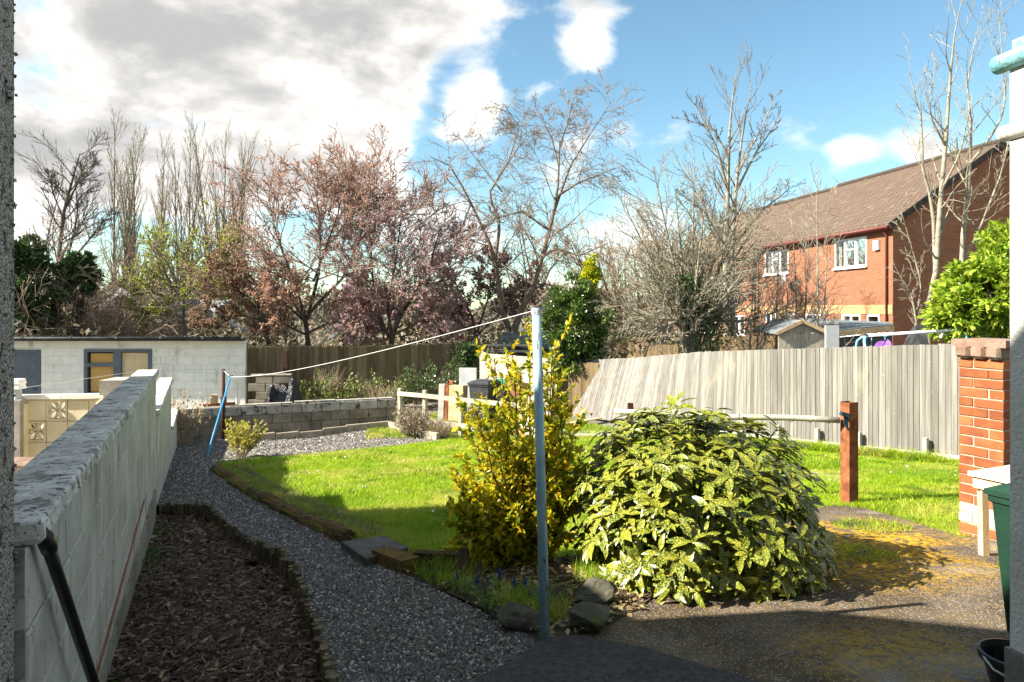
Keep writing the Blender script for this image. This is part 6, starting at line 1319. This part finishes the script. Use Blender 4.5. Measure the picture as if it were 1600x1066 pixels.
# pair of bare trees in front of the gable
rng = np.random.default_rng(440); d = 14.6; b = place(1466, d)
f = guided([[(1452, 545, d, .05), (1448, 480, d, .05), (1462, 440, d, .075), (1468, 330, d, .065), (1478, 220, d, .05), (1484, 130, d, .035), (1490, 60, d, .02), (1505, -10, d, .008)],
            [(1462, 460, d, .05), (1458, 320, d+.1, .045), (1442, 270, d+.1, .035), (1440, 190, d+.1, .025), (1420, 110, d+.1, .008)],
            [(1500, 540, d+.3, .06), (1503, 380, d+.3, .06), (1515, 280, d+.3, .05), (1518, 200, d+.3, .035), (1510, 120, d+.3, .02), (1535, 20, d+.3, .006)],
            [(1512, 260, d+.3, .04), (1545, 220, d+.1, .03), (1572, 170, d, .022), (1566, 90, d, .014), (1560, 10, d, .006)],
            [(1500, 420, d+.3, .035), (1530, 360, d, .03), (1565, 270, d-.2, .02), (1580, 200, d-.2, .008)],
            [(1425, 545, d, .018), (1440, 440, d, .016), (1408, 330, d, .008)], [(1470, 300, d, .035), (1500, 240, d-.3, .022), (1520, 150, d-.3, .008)], [(1478, 230, d, .03), (1452, 180, d-.2, .018), (1462, 90, d-.2, .006)], [(1438, 545, d, .03), (1425, 460, d, .025), (1400, 420, d-.1, .01)], [(1515, 300, d+.3, .03), (1490, 250, d+.5, .02), (1470, 200, d+.6, .007)]]); f = (f[0], f[1]*.8)
lv = limb_levels(rng, None, None, None, None, [dict(k=9, curve=0, n=15, t0=.25, ang=.85, angj=.2, lr=.19, lt=.3, rr=.38), dict(k=5, curve=.13, up=.13, n=4, t0=.2, ang=.65, lr=.45, rmin=.005), dict(k=3, curve=.12, up=.1, n=2, t0=.3, ang=.5, lr=.5, rmin=.004), dict(k=1, curve=.1, rmin=.0035)], f)
make_tree('ash_tree', 'pair of pale bare ash stems in front of the brick gable', b, lv, M['pale_bark'], M['pale_bark'], None, 18)
# laurel
M['laurel'] = leafmat('laurel_leaf', [(.10, .18, .012), (.20, .31, .018), (.32, .43, .03), (.44, .48, .07)], .35, .3, None, .5)
leafy('laurel_shrub', 'bright glossy green laurel between the brick gable and the pier', P(1552, 470, 12.4), (1.15, .9, 1.15), place(1550, 12.4), M['laurel'], .13, 9500, 330, shape=LEAFB, trunk_r=.05)
leafy('laurel_shrub', 'upper point of the laurel against the white wall', P(1572, 400, 12.8), (.55, .6, .75), place(1572, 12.8), M['laurel'], .13, 2800, 331, shape=LEAFB, trunk_r=.04)
leafy('laurel_shrub', 'low front spray of the laurel above the swing frame', P(1497, 492, 12.2), (.55, .5, .55), place(1497, 12.2), M['laurel'], .12, 2200, 332, shape=LEAFB, trunk_r=.03)
# pale twiggy dome behind the golden conifer, bare crowns behind the brick house
for k, (px, d, H, W, lab, tw) in enumerate(((1000, 30, 7.0, 3.6, 'dense pale twiggy dome of a bare tree behind the conifer', 'twig_tan'), (1090, 33, 7.2, 3.0, 'pale bare crown behind the ivy clad tree', 'twig_tan'), (1240, 50, 12.5, 5, 'bare brown crown above the far roof end', 'twig_brown'), (1310, 56, 14.6, 6, 'feathery bare crown behind the brick roof', 'twig_brown'), (1180, 44, 9.5, 4, 'bare crown showing left of the brick roof', 'twig_tan'))):
    rng = np.random.default_rng(450+k); b = place(px, d); n = 14 if k < 2 else 8; a = np.linspace(0, 6.28, n, endpoint=False)+rng.random(n); D = np.stack([np.cos(a)*.55, np.sin(a)*.4, np.ones(n)], 1)*np.array([W/3.2, 1, 1])
    lv = limb_levels(rng, np.repeat(b[None], n, 0), D, H*rng.uniform(.7, .95, n), .09, [dict(k=7, curve=.06, up=.04, n=13, t0=.3, ang=.6, lr=.36, rr=.5), dict(k=4, curve=.1, up=.06, n=7, t0=.2, ang=.55, lr=.5, rmin=.013), dict(k=3, curve=.1, up=.05, n=3, t0=.2, ang=.5, lr=.5, rmin=.010), dict(k=1, curve=.1, rmin=.009)])
    make_tree('bare_tree', lab, b, lv, M['tree_bark'], M[tw], None, 20+k, 'bare trees beyond the gardens')
# ivy on the end of the back fence
rng = np.random.default_rng(460); n = 2600; p = np.stack([P(731, 0, 21.9)[0]+rng.normal(0, .22, n), 21.85-rng.random(n)*.35, rng.uniform(-2.9, -1.1, n)], 1); p[:, 0] += .1*np.sin(p[:, 2]*4)
t = thing('ivy', 'dark ivy climbing the end of the brown back fence', 'ivy', (p[:, 0].mean(), 21.8, -2.9)); V, Fc = leaves(rng, p, rng.normal(0, 1, (n, 3)), .10, .6); put('foliage', mesh_np('foliage', V, [Fc]), M['ivy_leaf'], t); m = MB(); m.tube([(p[:, 0].mean(), 21.9, -2.95), (p[:, 0].mean()+.1, 21.9, -2), (p[:, 0].mean(), 21.9, -1.2)], [.02, .015, .008], 5); m.build('stem', M['dark_bark'], t)
# a far belt of trees closes the view
def belt():
    rng = np.random.default_rng(470); n = 40000; ang = rng.uniform(-.72, .72, n); d = rng.uniform(85, 130, n); x = np.tan(ang)*d; top = 2.2+1.5*np.sin(ang*23)+1.0*np.sin(ang*57+1)+.6*np.sin(ang*131); z = -3+rng.random(n)**.8*(top+3)
    p = np.stack([x, d, z], 1); V, Fc = leaves(rng, p, rng.normal(0, 1, (n, 3)), .75, 1.0); mt = leafmat('far_wood', [(.10, .085, .065), (.15, .125, .095), (.12, .12, .06), (.19, .155, .12)], .2, .8)
    tag(put('distant_woods', mesh_np('distant_woods', V, [Fc]), mt), 'distant brownish belt of trees on the skyline', None, None, 'stuff')
belt()
def undergrowth():
    rng = np.random.default_rng(475); n = 42000; d = 23.5+rng.random(n)**1.3*26; px = rng.uniform(-40, 1240, n); x = (px-CX)*d/F_PX; top = -.9+.6*np.sin(px*.021)+.5*np.sin(px*.057+d*.3)+.3*np.sin(px*.13); z = -3.0+rng.random(n)**.8*(top+3.0)
    p = np.stack([x, d, z], 1); V, Fc = leaves(rng, p, rng.normal(0, 1, (n, 3)), .22, 1.0); mt = leafmat('undergrowth_leaf', [(.12, .09, .06), (.19, .145, .10), (.14, .15, .06), (.28, .21, .15), (.10, .11, .045)], .2, .8)
    tag(put('undergrowth', mesh_np('undergrowth', V, [Fc]), mt), 'brown and green undergrowth behind the back fences', None, None, 'stuff')
undergrowth()

# ------------------------------------------------------------------ brick houses
def uvquad(m_, pts, uv):                # one quad with metric uv
    m_['v'] += [tuple(map(float, q)) for q in pts]; m_['uv'] += uv; n = len(m_['v'])-len(pts); m_['f'].append(tuple(range(n, n+len(pts))))
def uvbuild(name, m_, mt, parent):
    me = bpy.data.meshes.new(name); me.from_pydata(m_['v'], [], m_['f']); me.update(); ul = me.uv_layers.new(name='UVMap'); k = 0
    for f_ in m_['f']:
        for i in f_: ul.data[k].uv = m_['uv'][i]; k += 1
    return put(name, me, mt, parent)
HC = np.array([14.95, 26.8]); HR = np.array([-.17, .985]); HR /= np.linalg.norm(HR); HG = np.array([HR[1], -HR[0]]); HN = -HG
def brick_house(name, lab, s0, s1, eave, ridge, zg, depth, wins, group):
    def pt(s, g, z): q = HC+HR*s+HG*g; return np.array([q[0], q[1], z])
    t = thing(name, lab, 'house', pt(s0, 0, zg), group); mk = lambda: {'v': [], 'uv': [], 'f': []}
    w = mk(); L = s1-s0; cuts = sorted([(a, b, c, e) for a, b, c, e in wins]); 
    # front wall split round its windows
    S = sorted(set([s0, s1]+[v for q in wins for v in q[:2]])); Zs = sorted(set([zg, eave]+[v for q in wins for v in q[2:]]))
    for a, b in zip(S[:-1], S[1:]):
        for c, e in zip(Zs[:-1], Zs[1:]):
            if any(q[0] <= (a+b)/2 <= q[1] and q[2] <= (c+e)/2 <= q[3] for q in wins): continue
            uvquad(w, [pt(a, 0, c), pt(b, 0, c), pt(b, 0, e), pt(a, 0, e)][::-1], [(a, c), (b, c), (b, e), (a, e)][::-1])
    for s in (s0, s1):
        uvquad(w, [pt(s, 0, zg), pt(s, depth, zg), pt(s, depth, eave), pt(s, depth/2, ridge), pt(s, 0, eave)], [(0, zg), (depth, zg), (depth, eave), (depth/2, ridge), (0, eave)])
    uvquad(w, [pt(s0, depth, zg), pt(s1, depth, zg), pt(s1, depth, eave), pt(s0, depth, eave)], [(s0, zg), (s1, zg), (s1, eave), (s0, eave)])
    uvbuild('wall', w, M['house_brick'], t)
    r = mk(); ov = .28; th = .10; sl = (ridge-eave)/(depth/2); v0, v1 = s0-.18, s1+.05; H = math.hypot(depth/2+ov, ridge-eave+ov*sl)
    for lift, mt_ in ((0.06, 1),):
        for g0, g1 in ((-ov, depth/2), (depth+ov, depth/2)):
            za = eave-ov*sl+lift; uvquad(r, [pt(v0, g0, za), pt(v1, g0, za), pt(v1, g1, ridge+lift), pt(v0, g1, ridge+lift)], [(v0, 0), (v1, 0), (v1, H), (v0, H)])
            uvquad(r, [pt(v0, g0, za+th), pt(v1, g0, za+th), pt(v1, g1, ridge+lift+th), pt(v0, g1, ridge+lift+th)], [(v0, 0), (v1, 0), (v1, H), (v0, H)])
            uvquad(r, [pt(v0, g0, za), pt(v1, g0, za), pt(v1, g0, za+th), pt(v0, g0, za+th)], [(v0, 0), (v1, 0), (v1, .1), (v0, .1)])
    rf = uvbuild('roof', r, M['roof_tile'], t)
    m = MB()
    for g0, g1 in ((-ov, depth/2), (depth+ov, depth/2)):
        za = eave-ov*sl; m.beam(pt(v0+.01, g0, za+.06), pt(v0+.01, g1, ridge+.06), .09, .24)
    m.build('verge', M['dark_verge'], t)
    m = MB(); m.tube([pt(v0, depth/2, ridge+.18), pt(v1, depth/2, ridge+.18)], .13, 8); m.build('ridge_tiles', M['roof_tile'], rf)
    m = MB(); m.tube([pt(s0-.12, -ov-.06, eave-ov*sl+.02), pt(s1, -ov-.06, eave-ov*sl+.02)], .065, 8); m.build('gutter', M['maroon'], t, smooth=True)
    m = MB(); m.beam(pt(s0-.1, -ov*.5, eave-.20), pt(s1, -ov*.5, eave-.20), .02, .16); m.build('soffit_board', M['maroon'], t)
    m = MB(); m.tube([pt(s0+.3, -ov-.02, eave-.2), pt(s0+.28, -.07, eave-.45), pt(s0+.28, -.07, zg)], .04, 8); m.build('downpipe', M['maroon'], t, smooth=True)
    m = MB(); 
    for k in range(1): m.beam(pt(s0+.003, -.012, -.05), pt(s1, -.012, -.05), .03, .38)
    m.build('buff_band', M['buff'], t)
    for (a, b, c, e) in wins:
        n = 3 if b-a > 1.5 else (2 if b-a > .9 else 1); m = MB(); fw = .08; y = .03
        m.beam(pt(a, y, c+fw/2), pt(b, y, c+fw/2), .07, fw); m.beam(pt(a, y, e-fw/2), pt(b, y, e-fw/2), .07, fw)
        for i in range(n+1): s = a+(b-a)*i/n; s = min(max(s, a+fw/2), b-fw/2); m.beam(pt(s, y, c+fw), pt(s, y, e-fw), fw*(1.3 if 0 < i < n else 1), .07, (HG[0], HG[1], 0))
        if n == 3:
            s = a+(b-a)*.5; m.beam(pt(a+(b-a)/3+.05, y, c+(e-c)*.62), pt(a+(b-a)*2/3-.05, y, c+(e-c)*.62), .05, .05)
        wn = m.build('window', M['pvc'], t)
        for i in range(n): u0, u1 = a+(b-a)*i/n+.05, a+(b-a)*(i+1)/n-.05; m = MB(); m.add([pt(u0, .05, c+.06), pt(u1, .05, c+.06), pt(u1, .05, e-.06), pt(u0, .05, e-.06)], [(0, 1, 2, 3)]); m.build('pane', M['pane'], wn)
        m = MB(); lo_, hi_ = a-.35, b+.35                      # the dim room behind the glass
        q8 = [pt(lo_, .08, c-.5), pt(hi_, .08, c-.5), pt(hi_, 2.2, c-.5), pt(lo_, 2.2, c-.5), pt(lo_, .08, e+.3), pt(hi_, .08, e+.3), pt(hi_, 2.2, e+.3), pt(lo_, 2.2, e+.3)]
        m.add(q8, [(0, 1, 2, 3), (4, 7, 6, 5), (2, 6, 7, 3), (1, 5, 6, 2), (0, 3, 7, 4)]); m.build('room', M['cream_blind'], wn)
        for u0, u1 in ((a-.1, a+.16*(b-a)), (b-.14*(b-a), b+.1)):
            m = MB(); k_ = 7; V_ = []
            for j in range(k_+1): s_ = u0+(u1-u0)*j/k_; g_o = .15+.03*(j % 2); V_ += [pt(s_, g_o, c-.3), pt(s_, g_o, e+.1)]
            m.add(V_, [(2*j, 2*j+2, 2*j+3, 2*j+1) for j in range(k_)]); m.build('curtain', M['curtain'], wn)
        m = MB(); m.beam(pt(a-.05, -.04, c-.03), pt(b+.05, -.04, c-.03), .14, .06); m.build('sill', M['pvc'], wn)
        m = MB(); m.box(pt((a+b)/2, .9, (c+e)/2), (b-a+.4, 1.6, e-c+.3), (HR[0], HR[1], 0)); m.build('dark_room', M['felt'], wn) if False else None
    return t, pt
th_, pt = brick_house('brick_house', 'red brick house with brown tiled roof and white windows right of the trees', 0, 10.0, 3.35, 6.55, -1.9, 9.6, [(1.5, 3.6, 1.75, 3.0), (7.2, 9.4, 1.75, 2.95), (.75, 1.5, -1.2, -.25), (1.9, 3.1, -1.2, -.25), (4.6, 5.8, -1.2, -.25), (6.5, 7.5, -1.2, -.25), (8.3, 9.3, -1.2, -.25)], 'brick houses beyond the fence')
m = MB(); m.box(pt(.85, -.06, 2.55), (.30, .10, .38), (HR[0], HR[1], 0)); m.build('alarm_box', M['pvc'], th_)
m = MB(); q = pt(6.9, -.35, 1.45); n = 14; m.add([q]+[q+np.array([-.12, -.05, 0])+np.array([0, .3*math.cos(a), .26*math.sin(a)]) for a in np.linspace(0, 2*np.pi, n, endpoint=False)], [(0, i+1, (i+1) % n+1) for i in range(n)]); m.tube([q, pt(6.9, 0, 1.3)], .02, 6); m.build('satellite_dish', M['grey_panel'], th_)
brick_house('brick_house', 'second lower brick house set behind the ivy clad tree', 10.02, 22.0, 3.0, 6.45, -2.1, 9.6, [(12.0, 14.0, 1.0, 2.1), (16.5, 18.5, 1.0, 2.1), (11.5, 12.8, -1.5, -.4), (15, 16.5, -1.5, -.4)], 'brick houses beyond the fence')

# small gabled house behind the thicket, pale roofs far off
def far_house(name, lab, px, d, w, eave_y, ridge_y, wall_m, roof_m, gable=True, dep=6, ang=0.0):
    c = place(px, d); ze = (HY-eave_y)*d/F_PX; zr = (HY-ridge_y)*d/F_PX; t = thing(name, lab, 'house', c, 'houses far beyond the fence'); X = np.array([math.cos(ang), math.sin(ang), 0]); Yv = np.array([-X[1], X[0], 0])
    def q(u, v, z): r = c+X*u+Yv*v; return np.array([r[0], r[1], z])
    m = MB(); zg = c[2]
    if gable: m.prism([q(-w/2, 0, zg), q(w/2, 0, zg), q(w/2, 0, ze), q(0, 0, zr-.05), q(-w/2, 0, ze)], Yv*dep)
    else: m.prism([q(-w/2, 0, zg), q(-w/2, 0, ze), q(-w/2, dep/2, zr-.05), q(-w/2, dep, ze), q(-w/2, dep, zg)], X*w)
    m.build('wall', wall_m, t); m = MB()
    if gable:
        for s in (-1, 1): m.prism([q(s*(w/2+.25), -.25, ze-.15), q(0, -.25, zr), q(0, -.25, zr+.12), q(s*(w/2+.25), -.25, ze-.03)], Yv*(dep+.4))
    else:
        for v0, v1 in ((-.3, dep/2), (dep+.3, dep/2)): m.prism([q(-w/2-.2, v0, ze-.1), q(-w/2-.2, v1, zr), q(-w/2-.2, v1, zr+.12), q(-w/2-.2, v0, ze+.02)], X*(w+.4))
    m.build('roof', roof_m, t)
    if gable:
        m = MB()
        for s in (-1, 1): m.beam(q(s*(w/2+.27), -.30, ze-.10), q(0, -.30, zr+.08), .05, .18)
        m.build('barge_board', M['white_trim'], t)
    for u in ((-.15*w,) if gable else (-.3*w, .2*w)):
        m = MB(); zc = ze-.75
        for a, b in (((-.45, 0, -.5), (-.45, 0, .5)), ((.45, 0, -.5), (.45, 0, .5)), ((0, 0, -.5), (0, 0, .5))): m.beam(q(u+a[0], -.03, zc+a[2]), q(u+b[0], -.03, zc+b[2]), .06, .08, (0, 1, 0))
        for z_ in (-.5, 0, .5): m.beam(q(u-.45, -.03, zc+z_), q(u+.45, -.03, zc+z_), .055, .07)
        wn = m.build('window', M['white_trim'], t); m = MB(); m.add([q(u-.42, -.012, zc-.48), q(u+.42, -.012, zc-.48), q(u+.42, -.012, zc+.48), q(u-.42, -.012, zc+.48)], [(0, 1, 2, 3)]); m.build('pane', M['glass'], wn)
dark_stone = mat('brown_wall', (.10, .08, .065), (.15, .12, .10), 4, rough=.9); pale_tile = mat('pale_tile', (.34, .27, .22), (.42, .35, .29), 4, rough=.9); slate = mat('slate_tile', (.16, .17, .19), (.21, .22, .24), 4, rough=.8)
far_house('gabled_house', 'small dark gabled house with white barge boards behind the thicket', 196, 31, 3.0, 500, 456, dark_stone, dark_stone)
far_house('far_house', 'far pale tiled roof glimpsed behind the plum trunk', 665, 46, 4.5, 538, 517, mat('cream_far', (.5, .46, .4), (.56, .52, .46), 3), pale_tile, False, 7)
far_house('far_house', 'far white gable glimpsed left of the plum trunk', 530, 48, 4.4, 545, 522, M['white_trim'], slate)
far_house('far_house', 'pale blue grey house glimpsed through the green tree', 262, 40, 4.5, 500, 470, mat('blue_far', (.34, .40, .45), (.4, .46, .5), 3), slate, False, 6)
# deck railing and felt roofed shed behind the pale fence
def deck():
    d = 23.5; t = thing('deck_railing', 'grey timber deck railing behind the pale fence', 'railing', P(800, 560, d)-np.array([0, 0, .5]))
    for px, y in ((754, 538), (788, 535), (770, 546), (790, 545), (835, 538)): m = MB(); m.beam(P(px, y, d)-np.array([0, 0, 1.75]), P(px, y, d), .09, .09, (0, 1, 0)); m.build('post', M['rail_wood'], t)
    for (a, ya, b, yb) in ((752, 539, 840, 540), (752, 549, 840, 549), (768, 547.5, 792, 547)): m = MB(); m.beam(P(a, ya, d+.06), P(b, yb, d+.06), .05, .07); m.build('rail', M['rail_wood'], t)
    c = P(822, 545, 25); t = thing('felt_roof_shed', 'low shed with dark grey felt roof behind the blue pole', 'shed', c-np.array([0, 0, 1.2])); m = MB(); m.box(c+np.array([0, .9, -.75]), (2.1, 1.8, 1.5)); m.build('wall', M['dark_clad'], t)
    m = MB(); e0 = P(778, 541, 24.9); e1 = P(868, 541, 24.9); r0 = P(786, 521, 26); r1 = P(862, 521, 26); m.add([e0, e1, r1, r0]+[v+np.array([0, 0, .06]) for v in (e0, e1, r1, r0)], [(0, 1, 2, 3), (7, 6, 5, 4), (0, 4, 5, 1), (1, 5, 6, 2), (2, 6, 7, 3), (3, 7, 4, 0)]); b0 = e0+np.array([0, 2.2, 0]); m.build('roof', M['tarp'], t)
deck()
def sheds():
    d = 19.5; a = P(1232, 506, d); b = P(1396, 512, 18.2); t = thing('garden_shed', 'black boarded shed with flat grey felt roof below the brick house', 'shed', (*((a+b)/2)[:2], -2.3)); m = MB()
    f0, f1 = P(1290, 518, 17.6), P(1396, 507, 18.4); k0, k1 = P(1248, 497, 22.5), P(1388, 503, 21.5)
    m.add([f0, f1, k1, k0]+[v-np.array([0, 0, .03]) for v in (f0, f1, k1, k0)], [(0, 1, 2, 3), (7, 6, 5, 4), (0, 4, 5, 1), (1, 5, 6, 2), (2, 6, 7, 3), (3, 7, 4, 0)]); m.build('roof', M['tarp'], t)
    m = MB(); m.beam(f0-np.array([0, .02, .10]), f1-np.array([0, .02, .10]), .03, .14); m.build('fascia', M['timber'], t)
    cb = MB(); v = f1-f0; Lh = np.linalg.norm(v); bd = cbox('cladding_board', Lh*.97, .02, .13, .004, M['dark_clad'])
    for i in range(17): piece('cladding_board', bd, t, (f0+f1)/2+np.array([.05, .10, -.26-.12*i]), (v[0], v[1], v[2]), (0, -.12, 1))
    p = P(1252, 515, 17.4); t2 = thing('apex_shed', 'small brown boarded shed with low pitched roof', 'shed', p-np.array([0, 0, 1.6])); x0, x1 = P(1216, 0, 17.4)[0], P(1288, 0, 17.4)[0]; ze = P(0, 519, 17.4)[2]; zr = P(0, 503, 17.4)[2]
    bd = cbox('board', .115, .02, 2.1, .003, M['rail_wood']); n = 10
    for i in range(n): piece('board', bd, t2, (x0+(x1-x0)*(i+.5)/n, 17.4, ze-1.08))
    m = MB(); m.prism([(x0, 17.41, ze-.02), (x1, 17.41, ze-.02), ((x0+x1)/2, 17.41, zr-.02)], (0, 1.6, 0)); m.build('gable', M['rail_wood'], t2)
    for s, xe in ((-1, x0-.08), (1, x1+.08)): m = MB(); m.prism([(xe, 17.33, ze-.05), ((x0+x1)/2, 17.33, zr), ((x0+x1)/2, 17.33, zr+.05), (xe, 17.33, ze)], (0, 1.8, 0)); m.build('roof', M['tarp'], t2); m = MB(); m.beam((xe, 17.31, ze-.03), ((x0+x1)/2, 17.31, zr+.02), .03, .09); m.build('barge_board', M['timber'], t2)
    c = P(1300, 528, 16.6); m = MB(); m.box(c-np.array([0, 0, .85]), (.34, .04, 2.3), (1, .1, 0)); tag(m.build('pale_sheet', M['white_trim'], None, c), 'pale grey sheet standing between the two sheds', 'panel')
sheds()
def swing():
    d = 12.6; A = P(1352, 526, d); B = P(1494, 516, d-.6); t = thing('swing_frame', 'pale blue and white swing frame showing above the fence', 'swing', (A[0], A[1], -2.2))
    m = MB(); m.tube([A+np.array([.06, 0, .02]), B], .03, 10); m.build('top_bar', M['white_trim'], t, smooth=True)
    for q, s in ((A, -1), (B, 1)):
        for yy in (-.75, .75):
            m = MB(); m.tube([q+np.array([s*-.02, 0, -.01]), q+np.array([s*.03, yy*.06, -.01]), q+np.array([s*.08, yy*.16, -.08]), q+np.array([s*.14, yy, -1.95])], .026, 10); m.build('leg', M['swing_blue'], t, smooth=True)
    for px in (1362, 1383): m = MB(); p = P(px, 523, d-.02); m.tube([p+np.array([.035*math.cos(a), .035*math.sin(a)*.3, .03*math.sin(a)-.01]) for a in np.linspace(0, 6.28, 9)], .010, 6, False); m.tube([p, p-np.array([.03, .0, .9])], .008, 6); m.build('rope', M['swing_blue'], t)
    m = MB(); p = P(1474, 523, d-.5); m.tube([p+np.array([-.05, 0, -.06]), p+np.array([-.03, 0, .01]), p+np.array([.06, 0, .0])], [.02, .03, .015], 8); m.build('hanger', M['white_trim'], t)
    c = P(1376, 545, 13.2); c[2] -= .70; lump('purple_slide', c, (.24, .22, 1.15), M['purple'], 'purple plastic play piece under the swing bar', 'toy', 9)
    c = P(1440, 540, 13.6); c[2] -= .72; lump('garden_cover', c, (.45, .3, 1.05), M['dark_clad'], 'dark covered heap under the swing bar', 'cover', 10)
swing()
